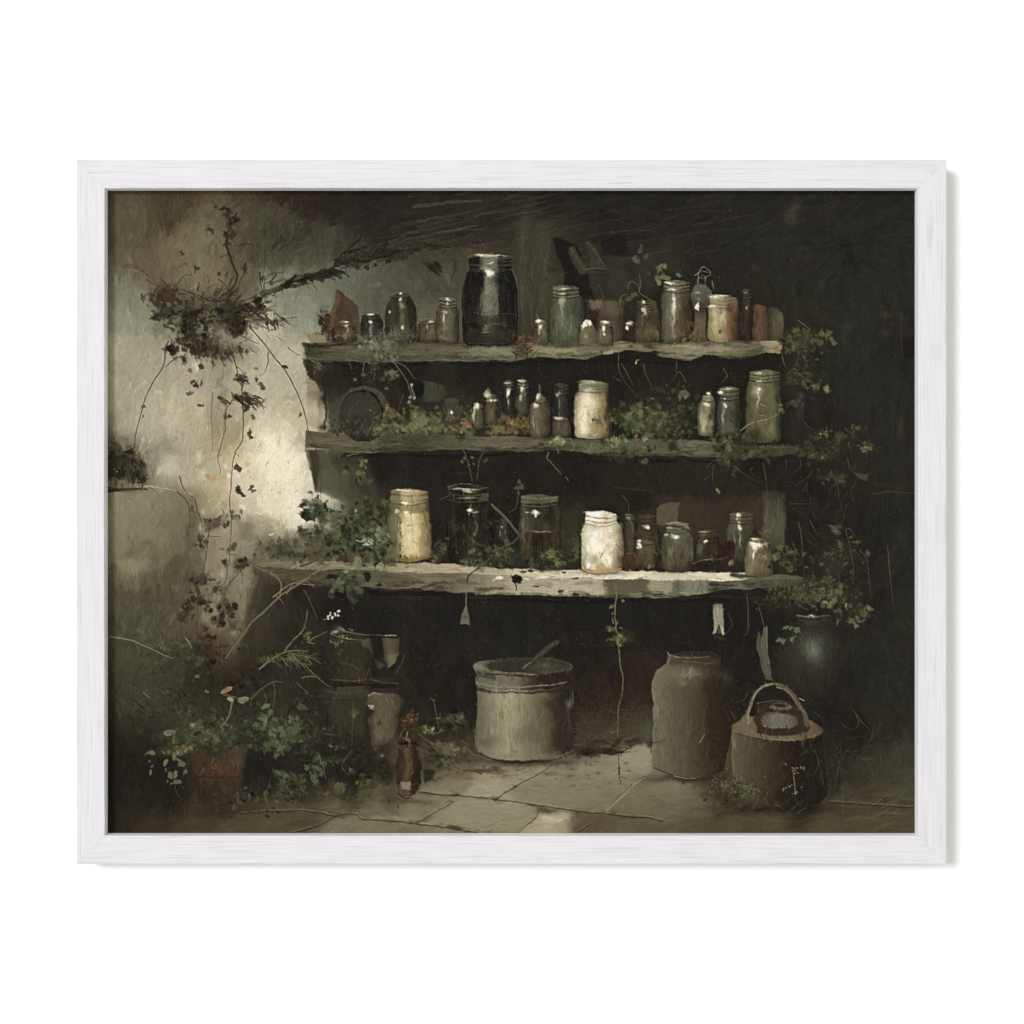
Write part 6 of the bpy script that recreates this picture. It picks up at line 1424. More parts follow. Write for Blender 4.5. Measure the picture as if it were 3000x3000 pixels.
line([(2193,2120),(2194,2085),(2210,2040),(2238,2010),(2265,2003)], 3.5, (160,150,122), .7, 1.5); line([(2275,2014),(2310,2026),(2340,2068),(2362,2090)], 3, (146,138,116), .6, 1.5); line([(2300,2024),(2325,2050),(2348,2084),(2356,2120)], 3, (58,50,40), .6, 1.5); line([(2342,2046),(2355,2052)], 4, (150,142,118), .8)

# ================================================================== growth: nest, ivy, hanging vines, bushes
GR = [(98,104,70),(84,90,60),(110,114,78),(72,76,52),(92,96,60)]
OL = [(84,84,54),(70,70,47),(98,96,60),(60,58,42)]
DKB = [(50,46,36),(42,38,31),(58,52,40),(64,56,42)]
DKG = [(56,58,42),(66,68,50),(48,48,37),(76,78,56)]


def brushy(x, y, rx, ry, n, cols, ang, sp, L, w, a=.8):
    """bundle of broken brush marks"""
    for _ in range(n):
        px, py = x + R.randn() * rx * .5, y + R.randn() * ry * .5
        t = math.radians(R.normal(ang, sp)); q = R.uniform(*L)
        c = np.array(cols[R.randint(len(cols))], float) + R.randn() * 6
        line([(px, py), (px + q * .5 * math.cos(t) + R.randn() * 2, py + q * .5 * math.sin(t) + R.randn() * 2), (px + q * math.cos(t), py + q * math.sin(t))], R.uniform(*w), c, a * R.uniform(.4, 1), 3, dry=.45)


# branch across the wall and nest of twigs
t = growth('painted_branch', 'dark branch and nest of dead leaves sprawling over the upper left of the pale wall')
blob(615, 900, 130, 46, (70,64,50), .5, 14); blob(680, 920, 60, 34, (54,48,38), .6, 12)
brushy(700, 905, 80, 30, 70, DKB, 20, 40, (14, 50), (4, 12))
brushy(620, 925, 130, 60, 90, DKB + [(72,62,46)], 10, 45, (12, 44), (4, 12), .75)
leaves(555, 950, 46, 60, 60, (8, 18), DKB, .85); leaves(490, 915, 40, 26, 26, (8, 18), [(70,68,52),(58,54,42)], .8); leaves(590, 1010, 70, 46, 80, (8, 17), DKB + [(74,62,46)], .8)
leaves(625, 1020, 70, 30, 60, (7, 15), [(66,54,40),(52,44,35),(80,68,50)], .75); brushy(630, 1010, 70, 40, 60, [(60,49,38),(72,60,46),(92,80,62)], 80, 25, (10, 34), (3, 7), .7)
leaves(505, 1022, 14, 16, 14, (8, 15), [(48,45,35)], .9); leaves(680, 950, 50, 50, 50, (7, 16), DKB, .8); brushy(760, 930, 50, 18, 50, [(70,58,42),(54,46,36),(96,82,60)], 28, 20, (8, 30), (3, 8), .8)
brushy(800, 945, 40, 14, 30, [(70,60,46),(50,44,36)], 40, 40, (6, 20), (3, 7), .8); leaves(480, 860, 40, 26, 30, (6, 15), [(74,58,42),(62,50,38),(56,44,34)], .75); brushy(470, 865, 46, 20, 40, [(80,64,46),(62,50,38)], 35, 20, (12, 40), (4, 9), .7)
brushy(660, 870, 40, 24, 30, DKB, -35, 25, (12, 40), (4, 10), .7); leaves(760, 885, 22, 16, 18, (7, 14), DKB, .85); leaves(690, 960, 30, 16, 20, (6,13), [(74,58,42),(48,40,33)], .8)
blob(648, 985, 20, 34, (152,148,128), .55, 10); blob(670, 1010, 12, 20, (146,142,122), .5, 8); blob(740, 968, 14, 24, (182,178,152), .5, 8); blob(520, 942, 12, 12, (150,146,124), .5, 6)
for q in [[(365,782),(400,786),(432,808),(470,835),(520,862)],[(372,776),(398,778),(425,795)],[(430,820),(460,838),(490,848)]]:
    line(q, 5, (92,70,50), .7, 3, dry=.4)
for q, w_ in [([(668,625),(672,650),(670,680)],7),([(668,690),(664,715),(668,735),(678,765),(690,792),(696,806),(692,825),(682,846),(668,872)],9),([(720,790),(708,815),(698,842),(694,865)],3.5),([(718,772),(716,790),(724,800)],7),
              ([(760,800),(764,830),(770,860)],4),([(775,860),(775,830),(790,805),(812,800),(835,796)],3.5),([(808,806),(795,822),(780,830)],5),([(690,720),(730,714),(755,722),(762,730)],3),([(815,735),(850,708),(880,680),(900,660)],4),([(775,735),(776,770),(770,805)],2.5),
              ([(665,880),(640,882),(610,880),(580,865),(540,850)],5),([(590,880),(560,858),(530,844)],3),([(520,830),(545,806),(570,812)],2.5),([(640,820),(655,830),(668,848)],3.5),
              ([(800,940),(825,940),(850,932),(876,928)],3),([(825,940),(845,948),(860,955)],2.5),([(805,910),(804,925),(812,938)],2.5),
              ([(800,868),(815,850),(835,845)],3.5),([(836,840),(860,842),(875,835),(890,828)],3),([(895,828),(915,835),(930,848)],3),([(785,862),(800,866),(812,872)],2.5)]:
    line(q, w_, (54,48,37), .85, 2)
for x, y, r in ((670,630,20),(676,660,16),(674,690,14),(664,615,16),(690,640,10)):
    leaves(x, y, r, r, 12, (4, 10), DKB, .85)
brushy(670, 690, 10, 60, 24, DKB, 100, 40, (8, 24), (3, 8), .8)
for x, y, r in ((634,606,9),(612,672,12),(622,680,9),(533,742,12),(576,788,8),(718,785,9),(805,720,10),(872,695,12),(662,805,8),(884,700,14),(800,720,8),(640,805,8),(770,815,10),(795,830,8)):
    leaf(x, y, r, (62,56,43), .8)
line([(572,800),(573,785),(588,784)], 4, (58,52,40), .8)
for q in [[(706,760),(715,745),(722,738)],[(560,813),(575,810)]]:
    line(q, 2.5, (160,104,72), .6)
# long branch to the right, dissolving into the dark beam
line([(770,860),(815,848),(850,830),(880,812),(930,802),(975,782),(1010,770)], 17, (62,56,45), .8, 3.5, dry=.35, w2=9); line([(775,856),(830,836),(880,810)], 5, (104,98,80), .6, 3, dry=.5); line([(860,820),(930,798),(980,775)], 4, (112,106,88), .5, 3, dry=.5)
for q, w_, a_ in [([(980,778),(1040,755),(1110,735),(1180,724),(1260,716),(1350,706)],12,.75),([(1000,786),(1070,764),(1150,748),(1230,734)],6,.6),([(1060,742),(1140,712),(1230,700),(1330,684),(1420,678)],9,.6),([(1100,728),(1200,722),(1300,724)],5,.6)]:
    line(q, w_, (42,38,32), a_, 4, dry=.35, w2=w_ * .5)
for k in range(26):
    x = R.uniform(880, 1250); y = 822 - (x - 880) * .27 + R.uniform(-4, 16)
    leaf(x, y, R.uniform(6, 13), (46 + R.randn() * 5, 42 + R.randn() * 4, 34), .8)
for k in range(16):
    x = R.uniform(820, 1100); y = 838 - (x - 820) * .27
    tt = math.radians(R.choice([-60, -30, 50, 80, 120])); L = R.uniform(14, 40)
    line([(x, y), (x + L * .5 * math.cos(tt) + 3, y + L * .5 * math.sin(tt)), (x + L * math.cos(tt), y + L * math.sin(tt))], 2.2, (58,52,41), .7, 2)
for x, y, ax in ((905,815,-10),(845,835,-25),(970,795,20),(1000,770,-18),(1040,762,-14),(1085,748,-20),(935,806,-15)):
    brushy(x, y, 22, 10, 16, [(46,42,34),(40,37,31)], ax, 14, (14, 40), (6, 14), .9)
brushy(1080, 748, 70, 18, 40, [(48,43,35),(40,36,31),(62,56,44)], -16, 9, (30, 90), (4, 13), .85); brushy(1180, 725, 90, 16, 40, [(46,42,34),(40,37,31),(66,60,46)], -10, 8, (40, 120), (4, 13), .8)
brushy(1300, 715, 80, 14, 26, [(48,44,36),(60,55,43)], -6, 8, (40, 110), (4, 11), .7)
poly([(1232,765),(1262,772),(1285,785),(1272,800),(1255,790)], (46,42,35), .7, 6, 7); brushy(1262, 780, 22, 14, 16, [(44,41,34)], 40, 20, (14, 36), (5, 12), .75)
for q in [[(1215,600),(1260,605),(1330,590)],[(1100,700),(1160,690),(1250,680)]]:
    line(q, 3, (76,68,52), .4, 3, dry=.5)
grown(t, (340, 590, 1400, 1060), 16)

# hanging strands on the lit wall
t = growth('painted_vine', 'thin dark vines with a few leaves hanging down the bright part of the plaster wall')
for q, w_ in [([(494,1000),(486,1020),(480,1060),(474,1080),(455,1110),(430,1155),(415,1205),(405,1245),(398,1275),(392,1310),(388,1335)],4.5),([(518,1045),(500,1060),(482,1076)],5),
              ([(668,1015),(682,1040),(692,1075),(694,1090),(698,1110)],5),([(695,1075),(708,1085),(714,1100)],3),([(656,1045),(672,1052),(682,1066)],3.5),([(710,1120),(710,1160),(712,1200),(712,1250),(710,1290),(692,1320),(684,1345),(680,1380),(676,1430),(672,1470),(677,1510),(678,1550),(674,1600),(670,1655)],4),
              ([(682,1172),(664,1200),(660,1240),(658,1265),(645,1310),(638,1345),(645,1375),(643,1393)],2.8),([(730,955),(760,990),(778,1012),(792,1030),(830,1078),(860,1130),(880,1175),(895,1220),(905,1265),(925,1310),(938,1360),(942,1405),(940,1465)],4.2),
              ([(785,1030),(786,1060),(776,1088),(763,1102)],3),([(845,1018),(860,1033),(882,1042)],2.8),([(812,985),(830,1000)],2),([(710,985),(740,1000),(760,1008)],3),([(686,1325),(700,1338)],2),
              ([(525,1395),(535,1425),(550,1448),(572,1462)],3),([(520,1440),(545,1466),(556,1500),(556,1545)],3.4),([(572,1465),(580,1500),(590,1530),(594,1560)],3.4),([(615,1545),(610,1580),(604,1620),(598,1655),(590,1685)],3.6),([(594,1565),(605,1580)],3),([(610,1570),(642,1572)],2.5),
              ([(720,1655),(700,1680),(672,1710),(658,1740),(650,1790)],3.4),([(705,1672),(712,1690),(708,1710)],2.2),([(666,1655),(664,1690),(655,1715)],2.6),([(578,1690),(580,1760),(578,1820),(578,1860)],2.6)]:
    line(q, w_, (70,62,48), .85, 1.6)
leaves(700, 1108, 16, 10, 9, (6, 13), [(62,56,43)], .9); brushy(705, 1110, 24, 10, 12, [(58,52,41)], 25, 20, (10, 26), (4, 9), .85)
brushy(705, 1160, 40, 12, 20, [(56,51,40),(68,62,47)], 28, 10, (20, 50), (5, 11), .9); brushy(735, 1180, 26, 14, 16, [(54,48,38)], 40, 20, (10, 30), (4, 9), .85); leaves(722, 1190, 16, 18, 12, (5, 12), DKB, .85)
for x, y, r, c in [(562,1120,11,(66,66,50)),(573,1130,12,(58,56,43)),(590,1122,10,(62,58,45)),(553,1150,12,(92,98,70)),(562,1150,8,(84,92,64)),(658,1178,15,(84,80,62)),(752,1113,12,(80,84,58)),(765,1128,17,(86,92,62)),(772,1140,10,(74,80,56)),(592,1188,9,(92,86,68)),(582,1186,6,(84,78,62)),(660,1218,10,(84,80,64)),(672,1220,8,(70,66,52)),(732,1272,13,(72,68,54)),(738,1280,7,(62,58,46)),(740,1222,10,(96,90,70)),(697,1370,13,(78,68,52)),(420,1190,9,(100,94,76)),(420,1220,5,(64,58,46)),(832,1072,8,(66,54,44)),(838,1076,7,(70,58,46)),(880,1215,9,(92,90,70)),(695,1432,13,(62,66,48)),(700,1440,11,(56,60,44)),(710,1448,8,(66,68,50)),(735,1430,12,(86,86,64)),(745,1438,10,(96,94,70)),(715,1452,8,(66,66,50)),(750,1078,7,(108,102,80)),(555,1085,10,(110,106,86)),(658,1070,6,(100,94,76))]:
    leaf(x, y, r, c, .9)
for x, y, rx, ry, n, s_, cols in [(635,1532,36,20,14,(8,15),[(92,84,62),(76,70,54)]),(690,1512,20,14,8,(6,11),[(92,92,66),(84,84,62)]),(590,1595,22,24,12,(8,15),[(96,86,64),(84,76,56)]),(680,1595,20,14,8,(7,12),[(82,76,60)]),(665,1610,16,14,6,(7,12),[(104,98,76)]),(664,1640,14,10,6,(6,11),[(74,68,52)]),(715,1648,30,20,18,(6,13),[(70,62,48),(84,76,58),(60,54,42)]),
                                  (565,1710,24,26,16,(9,17),[(78,72,54),(88,80,60)]),(600,1700,26,22,14,(8,15),[(76,70,54)]),(640,1730,30,18,16,(6,12),[(92,90,68),(104,104,80),(84,80,62)]),(590,1766,36,10,14,(8,14),[(58,50,38),(50,44,35)]),(560,1785,22,18,12,(9,16),[(66,56,41),(74,64,48)]),(612,1785,20,18,10,(8,15),[(72,64,48)]),(660,1780,26,22,16,(9,17),[(62,54,41),(76,68,52)]),
                                  (645,1815,26,20,14,(8,15),[(52,46,36),(60,54,41)]),(540,1810,16,22,8,(9,15),[(62,52,38)]),(680,1830,22,14,8,(6,12),[(86,80,62)]),(697,1850,8,8,3,(8,12),[(60,54,42)])]:
    leaves(x, y, rx, ry, n, s_, cols, .8)
blob(688,1855,12,9,(136,136,118),.8,5); blob(620,1870,36,26,(74,52,38),.55,10); brushy(615, 1865, 30, 24, 40, [(92,62,44),(66,48,36),(104,78,56)], 100, 50, (4, 14), (2, 5), .7)
grown(t, (330, 950, 960, 1900), 14)

# bush on the ledge at the left edge
t = growth('painted_bush', 'dark tuft of plants growing on the ledge at the left edge')
leaves(352, 1365, 60, 50, 90, (8, 20), DKB + [(74,66,50)], .7); brushy(345, 1350, 60, 50, 70, DKB, 80, 30, (12, 40), (3, 8), .7); leaves(410, 1395, 20, 24, 26, (5, 12), [(44,40,33),(54,48,38)], .85)
brushy(390, 1340, 50, 40, 30, [(86,80,62),(70,64,50)], 120, 40, (14, 46), (2, 6), .5)
grown(t, (300, 1290, 450, 1425), 14)
line([(312,1432),(350,1434),(390,1430),(430,1432)], 11, (58,50,38), .85, 4, dry=.3); line([(420,1424),(470,1428),(520,1440)], 5, (186,178,150), .6, 3, dry=.3); line([(312,1440),(345,1438)], 12, (56,46,36), .8, 4)

# ivy spilling off the top shelf
t = growth('painted_ivy', 'pale grey green ivy trailing over the left half of the top shelf board')
leaves(1110, 1015, 60, 26, 70, (7, 14), [(118,122,100),(104,110,88),(132,136,112),(88,92,72)], .85); leaves(1140, 1040, 40, 20, 36, (6, 13), [(112,118,92),(96,102,80)], .8)
brushy(1150, 985, 110, 20, 90, [(98,102,84),(112,114,92),(84,86,70)], -80, 30, (8, 26), (2, 5), .6); leaves(1100, 985, 80, 14, 40, (5, 11), [(104,108,84),(120,122,96)], .7)
leaves(1095, 1065, 30, 20, 22, (6, 12), [(84,88,66),(72,74,57)], .75); leaves(1148, 1100, 22, 18, 16, (6, 12), [(104,112,86),(92,100,76)], .85); leaves(1090, 1105, 30, 24, 18, (4, 9), [(68,66,50),(82,80,60)], .65)
leaves(935, 1075, 12, 14, 7, (5, 10), [(88,88,64)], .8); line([(904,1050),(925,1064),(940,1068),(952,1078)], 2.5, (128,120,94), .7)
for q, w_ in [([(1148,1056),(1172,1085),(1192,1115),(1200,1145),(1214,1160)],3),([(1152,1060),(1185,1072),(1205,1095),(1218,1112)],2.5),([(1066,1060),(1064,1085),(1068,1108)],2.5),([(1100,1090),(1096,1115)],2),([(1020,1055),(1030,1080)],2),([(1120,1030),(1140,1046),(1152,1058)],3)]:
    line(q, w_, (116,110,86), .7)
for x, y in ((1202,1165),(1214,1165),(1200,1178)):
    leaf(x, y, 7, (150,150,126), .8)
grown(t, (900, 960, 1260, 1200), 12)
t = growth('painted_flowers', 'rusty orange leaves beside the biggest black jar on the top shelf')
leaves(1530, 1000, 34, 20, 46, (4, 9), [(98,68,46),(82,62,44),(70,58,42),(112,76,50)], .8); leaves(1540, 1030, 30, 18, 26, (4, 9), [(70,60,44),(88,72,50)], .7)
for x, y in ((1553,988),(1518,1003),(1552,1006),(1534,998)):
    blob(x, y, 3, 3, (150,92,58), .7, 3)
for q in [[(1550,1050),(1565,1035),(1582,1020)],[(1500,1030),(1515,1040),(1512,1052)],[(1545,1050),(1545,1025)]]:
    line(q, 4, (50,44,34), .7)
grown(t, (1490, 970, 1600, 1060), 10)
t = growth('painted_plant', 'sprigs of olive leaves rising behind the tall grey jar on the top shelf')
for x, y, r, c in [(1856,755,12,(88,88,68)),(1862,765,14,(96,96,72)),(1874,735,12,(82,82,64)),(1878,722,9,(76,76,60)),(1892,752,11,(84,78,60)),(1935,785,14,(104,108,82)),(1950,778,10,(118,120,92)),(1930,815,13,(92,98,72)),(1945,812,12,(104,108,80)),(1958,815,10,(112,114,84)),(1990,805,11,(96,100,72)),(1930,828,9,(120,124,92)),(1895,795,14,(52,50,40)),(1900,800,10,(62,60,46)),(1845,868,12,(70,70,54)),(1840,875,9,(86,88,66)),(1858,862,12,(84,88,68)),(1820,885,14,(66,64,48)),(1822,880,10,(82,80,60)),(1830,868,12,(58,56,43)),(1985,805,7,(110,112,80))]:
    leaf(x, y, r, c, .85); leaf(x + R.randn() * 6, y + R.randn() * 6, r * .6, np.array(c) * .85, .7)
for q in [[(1872,855),(1876,830),(1872,800)],[(1838,846),(1842,830),(1855,826),(1870,838),(1874,856)],[(1876,860),(1895,872),(1918,884)],[(1816,895),(1820,870),(1840,860)],[(1825,900),(1818,915)]]:
    line(q, 3, (104,96,72), .7)
leaves(2020, 985, 70, 16, 60, (4, 9), [(110,94,60),(98,88,56),(122,110,72),(92,70,46)], .7); leaves(2010, 955, 30, 18, 20, (4, 8), [(122,104,66),(98,88,60)], .6); leaves(1910, 970, 16, 16, 14, (5, 9), [(116,112,72),(98,92,60)], .6)
leaves(1290, 975, 20, 24, 20, (3, 7), [(124,124,82),(108,104,70)], .6); leaves(1165, 990, 60, 12, 30, (4, 8), [(98,98,76)], .6); leaves(1225, 950, 10, 10, 8, (3,6), [(128,98,64)], .6)
grown(t, (1800, 700, 2000, 900), 14)

# climbing ivy at the right end of the shelves
t = growth('painted_vine', 'climbing ivy winding down from the right end of the top shelf to the second shelf')
leaves(2345, 985, 40, 26, 30, (6, 13), [(92,94,66),(78,80,57),(64,64,48)], .85); leaves(2310, 1000, 40, 20, 24, (6, 12), [(72,68,50),(84,80,58)], .8); leaves(2420, 978, 26, 10, 9, (7, 13), [(100,104,72),(88,92,64)], .9); leaves(2395, 1000, 22, 8, 6, (7, 12), [(92,94,66)], .9); leaves(2438, 1000, 10, 8, 4, (6, 10), [(98,100,70)], .9)
leaves(2340, 1095, 24, 14, 12, (6, 12), [(92,90,66),(104,104,74)], .85); leaves(2385, 1135, 30, 14, 12, (6, 12), [(112,112,76),(96,98,68)], .9); leaves(2425, 1140, 18, 8, 8, (5, 9), [(120,118,80)], .9); leaves(2355, 1050, 20, 30, 16, (4, 9), [(62,60,47),(76,74,56)], .7); leaves(2362, 1115, 12, 16, 8, (4, 8), [(104,96,68)], .7); leaves(2332, 1120, 14, 6, 5, (5, 8), [(112,112,78)], .85)
leaves(2285, 1195, 14, 14, 8, (5, 10), [(104,102,66)], .9); leaves(2325, 1180, 26, 14, 8, (5, 10), [(76,70,54)], .7)
for q in [[(2330,1002),(2340,1020),(2338,1045),(2330,1075),(2318,1095),(2322,1150)],[(2305,1100),(2325,1080),(2345,1095)],[(2340,940),(2360,955),(2372,965),(2365,972),(2358,962)],[(2290,1030),(2296,1060),(2302,1075)],[(2340,1000),(2352,1010)],[(2120,1080),(2130,1100),(2116,1122)],[(2360,1105),(2368,1110)]]:
    line(q, 2.8, (108,98,72), .7)
leaves(2350, 1010, 60, 40, 50, (5, 11), [(74,76,54),(88,90,64)], .75); leaves(2360, 1100, 50, 60, 60, (5, 10), [(66,66,50),(82,82,58)], .65)
grown(t, (2280, 930, 2460, 1210), 14)
t = growth('painted_vine', 'trailing tangle of yellow green sprigs hanging right of the second and lowest shelves')
leaves(2130, 1290, 50, 34, 70, (6, 13), [(84,86,58),(70,70,50),(96,98,66)], .8); leaves(2180, 1285, 50, 20, 30, (5, 11), [(66,64,46),(78,78,54)], .7); leaves(2130, 1345, 34, 34, 46, (6, 12), [(72,76,54),(86,88,62),(60,60,45)], .8); leaves(2190, 1330, 40, 16, 26, (5, 12), [(92,92,64),(72,72,52)], .8); leaves(2380, 1320, 50, 34, 50, (5, 12), [(62,60,46),(76,72,54),(52,50,40)], .7); leaves(2410, 1335, 40, 16, 24, (3, 7), [(116,104,70),(98,90,62)], .7)
leaves(2390, 1275, 20, 16, 10, (6, 12), [(82,76,58)], .8); leaves(2455, 1280, 22, 14, 9, (7, 14), [(92,90,66),(80,78,58)], .85); leaves(2515, 1255, 26, 14, 10, (5, 10), [(70,68,52),(94,88,62)], .8); leaves(2545, 1310, 26, 14, 18, (4, 7), [(132,126,78),(120,112,70)], .9); leaves(2525, 1313, 6, 6, 3, (6, 9), [(112,112,76)], .9); leaves(2418, 1272, 14, 8, 8, (3, 6), [(140,130,78)], .85)
poly([(2416,1412),(2432,1385),(2450,1392),(2470,1388),(2478,1410),(2460,1414),(2445,1404),(2428,1400)], (96,92,68), .8, 3, 4); poly([(2500,1385),(2548,1388),(2540,1410),(2525,1405)], (84,76,56), .7, 3, 4)
leaves(2150, 1385, 20, 14, 10, (4, 9), [(70,70,50),(100,98,66)], .7); leaves(2104, 1438, 8, 6, 5, (3, 6), [(140,134,82)], .9)
for q in [[(2422,1250),(2426,1275),(2424,1295)],[(2475,1255),(2510,1285),(2535,1302)],[(2540,1325),(2538,1340)],[(2235,1355),(2243,1400),(2248,1440),(2256,1480)],[(2155,1368),(2190,1395),(2225,1415)],[(2205,1370),(2198,1380),(2212,1395)],[(2303,1350),(2305,1375),(2298,1384)],[(2346,1348),(2344,1370),(2322,1390)],[(2380,1380),(2365,1400),(2325,1425)],[(2366,1412),(2362,1440)],[(2482,1340),(2490,1370),(2515,1402)],[(2505,1412),(2492,1440),(2498,1465)],[(2440,1395),(2455,1430),(2460,1465),(2474,1520)],[(2460,1412),(2435,1430),(2428,1455)],[(2090,1360),(2088,1400),(2094,1412)],[(2070,1370),(2090,1348)],[(2065,1405),(2082,1390)],[(2350,1440),(2365,1415)]]:
    line(q, 2.2, (98,90,68), .55)
leaves(2300, 1318, 110, 22, 70, (5, 11), [(66,66,48),(80,80,56)], .7); leaves(2440, 1300, 80, 50, 50, (4, 9), [(66,64,47),(84,80,56)], .6); leaves(2440, 1400, 60, 40, 30, (5, 10), [(72,70,52),(60,58,44)], .6)
grown(t, (2110, 1240, 2570, 1480), 14)
t = growth('painted_ivy', 'ivy with rounded leaves covering the right end of the lowest shelf above the urn')
for _ in range(70):
    x, y = R.uniform(2290, 2520), R.uniform(1440, 1800)
    L = R.uniform(14, 70); tt = math.radians(R.normal(90, 40))
    line([(x, y), (x + L * .5 * math.cos(tt) + R.randn() * 4, y + L * .5 * math.sin(tt)), (x + L * math.cos(tt), y + L * math.sin(tt))], R.uniform(1.2, 2.2), (92,84,64), R.uniform(.2, .55))
for q in [[(2340,1530),(2348,1580),(2352,1640),(2356,1690)],[(2478,1550),(2485,1580),(2495,1630),(2500,1680),(2498,1710)],[(2478,1552),(2490,1548),(2508,1578)],[(2520,1612),(2540,1640),(2545,1700),(2554,1755)],[(2600,1600),(2610,1700),(2618,1770)],[(2372,1525),(2385,1550),(2398,1575)],[(2290,1614),(2315,1650),(2346,1658)],[(2320,1650),(2328,1640)],[(2456,1680),(2470,1735),(2490,1742)],[(2188,1740),(2192,1800),(2190,1850),(2178,1862)],[(2320,1590),(2340,1625),(2348,1632)]]:
    line(q, 2.4, (100,90,68), .65)
for x, y, rx, ry, n, s_, cols in [(2440,1552,22,10,4,(12,19),[(84,92,68)]),(2465,1593,8,8,3,(7,11),[(88,92,66)]),(2510,1590,12,4,3,(6,9),[(92,94,64)]),(2300,1604,16,8,4,(9,14),[(96,98,68)]),(2275,1630,22,8,7,(8,13),[(112,112,74),(98,98,66)]),(2300,1655,14,10,5,(8,13),[(100,102,70)]),(2320,1620,40,10,9,(7,11),[(84,86,60)]),(2245,1558,18,14,10,(5,9),[(104,104,64),(92,92,58)]),(2440,1620,30,14,10,(6,10),[(84,84,56),(98,96,62)]),(2545,1620,14,14,6,(7,12),[(70,72,54)]),(2370,1640,36,16,12,(6,11),[(78,76,56)]),
                                  (2390,1700,60,20,26,(7,12),[(80,82,58),(92,92,64)]),(2440,1715,40,16,14,(6,11),[(84,88,62)]),(2380,1740,110,30,56,(7,14),[(92,94,66),(78,80,56),(104,104,72),(64,62,47)]),(2420,1750,50,24,34,(8,14),[(104,106,74),(92,94,66),(116,116,80)]),(2300,1725,40,10,14,(6,11),[(82,84,60),(98,96,70)]),(2355,1750,50,12,16,(7,12),[(98,98,68),(86,88,60)]),(2430,1775,20,10,9,(7,11),[(100,100,70)]),(2535,1795,16,22,10,(8,14),[(100,98,64),(88,86,58)]),(2505,1820,24,14,12,(8,13),[(104,102,66)]),(2455,1788,12,9,4,(8,12),[(88,86,62)]),(2485,1775,20,10,5,(6,9),[(104,102,70)]),(2548,1780,4,4,2,(5,7),[(132,126,82)]),(2510,1836,12,6,4,(7,10),[(104,102,68)]),(2458,1590,10,10,3,(5,9),[(80,80,56)]),(2455,1820,10,8,5,(4,7),[(104,98,62)])]:
    leaves(x, y, rx, ry, n, s_, cols, .88, 'round')
for x, y in ((2305,1838),(2318,1842),(2334,1846),(2285,1876),(2295,1880),(2322,1873)):
    leaf(x, y, 11, (96,106,80), .85)
line([(2330,1762),(2350,1780),(2370,1786)], 5, (118,74,54), .6); poly([(2242,1765),(2250,1738),(2250,1755)], (112,66,52), .8, 2, 3)
leaves(2260, 1760, 60, 30, 40, (5, 11), [(56,50,39),(66,60,45),(74,62,46)], .6)
leaves(2390, 1735, 120, 34, 60, (6, 12), [(88,90,63),(72,74,54),(98,100,70)], .8, 'round'); leaves(2300, 1660, 60, 40, 40, (5, 11), [(84,86,60),(66,66,48)], .75, 'round'); leaves(2460, 1640, 70, 70, 40, (5, 10), [(72,74,54),(88,88,62)], .65, 'round'); leaves(2520, 1790, 40, 40, 26, (5, 10), [(80,80,56),(96,94,64)], .7, 'round')
grown(t, (2230, 1520, 2600, 1860), 15)

# ivy at the left end of the lowest shelf
t = growth('painted_ivy', 'thick ivy bush at the left end of the lowest shelf, beside the cream jar')
blob(1050,1580,90,70,(72,74,52),.55,16); blob(960,1610,90,36,(84,80,58),.45,14); blob(1070,1480,46,36,(84,88,66),.4,12)
leaves(920, 1490, 46, 34, 46, (9, 18), [(66,74,54),(78,88,64),(58,64,47)], .9); leaves(985, 1525, 60, 36, 60, (8, 16), [(84,90,66),(96,98,72),(74,78,57)], .8); leaves(930, 1570, 70, 34, 70, (8, 17), [(66,70,52),(78,80,59),(88,84,62)], .8)
leaves(1070, 1510, 56, 50, 80, (9, 17), [(78,84,58),(92,94,62),(64,68,48)], .85); leaves(1040, 1580, 80, 50, 120, (8, 17), [(74,82,58),(66,70,48),(90,98,70),(86,84,56)], .85); leaves(1110, 1610, 40, 34, 50, (9, 18), [(100,110,80),(112,122,92),(84,94,66)], .88)
leaves(1080, 1630, 50, 26, 46, (10, 20), [(88,100,74),(98,108,80),(74,84,58)], .88); leaves(1000, 1630, 100, 20, 70, (7, 14), [(96,78,50),(88,84,56),(78,64,44),(100,96,64)], .75); leaves(860, 1625, 90, 24, 60, (7, 14), [(76,72,54),(84,80,58),(92,84,62),(64,58,44)], .7); leaves(820, 1600, 60, 24, 26, (6, 12), [(96,94,72),(84,82,62)], .55)
leaves(1115, 1560, 24, 30, 20, (9, 15), [(116,126,96),(128,134,106)], .85); leaves(1105, 1485, 20, 20, 14, (8,14), [(80,84,54),(70,76,52)], .85); leaves(1125,1470,10,12,6,(5,9),[(84,92,64)],.85)
for _ in range(34):
    x, y = R.normal(1030, 70), R.normal(1570, 50)
    leaf(x, y, R.uniform(4, 9), (38,37,30), .8)
for x, y in ((1056,1588),(1068,1590),(1080,1586),(1064,1596),(1074,1598),(1086,1580),(1044,1584)):
    line([(x, y), (x + R.uniform(6, 14), y + R.randn() * 4)], 3.5, (190,188,166), .75, 2)
leaf(1043,1497,9,(136,142,118),.8); leaf(1052,1655,22,(104,114,84),.9,'ivy'); leaf(1046,1640,18,(112,122,92),.9)
for x, y, r in ((955,1450,10),(925,1470,8),(960,1545,12),(900,1540,10)):
    blob(x, y, r * 1.6, r, (186,180,154), .5, 8)
line([(880,1658),(905,1652),(930,1640)], 6, (46,40,32), .7)
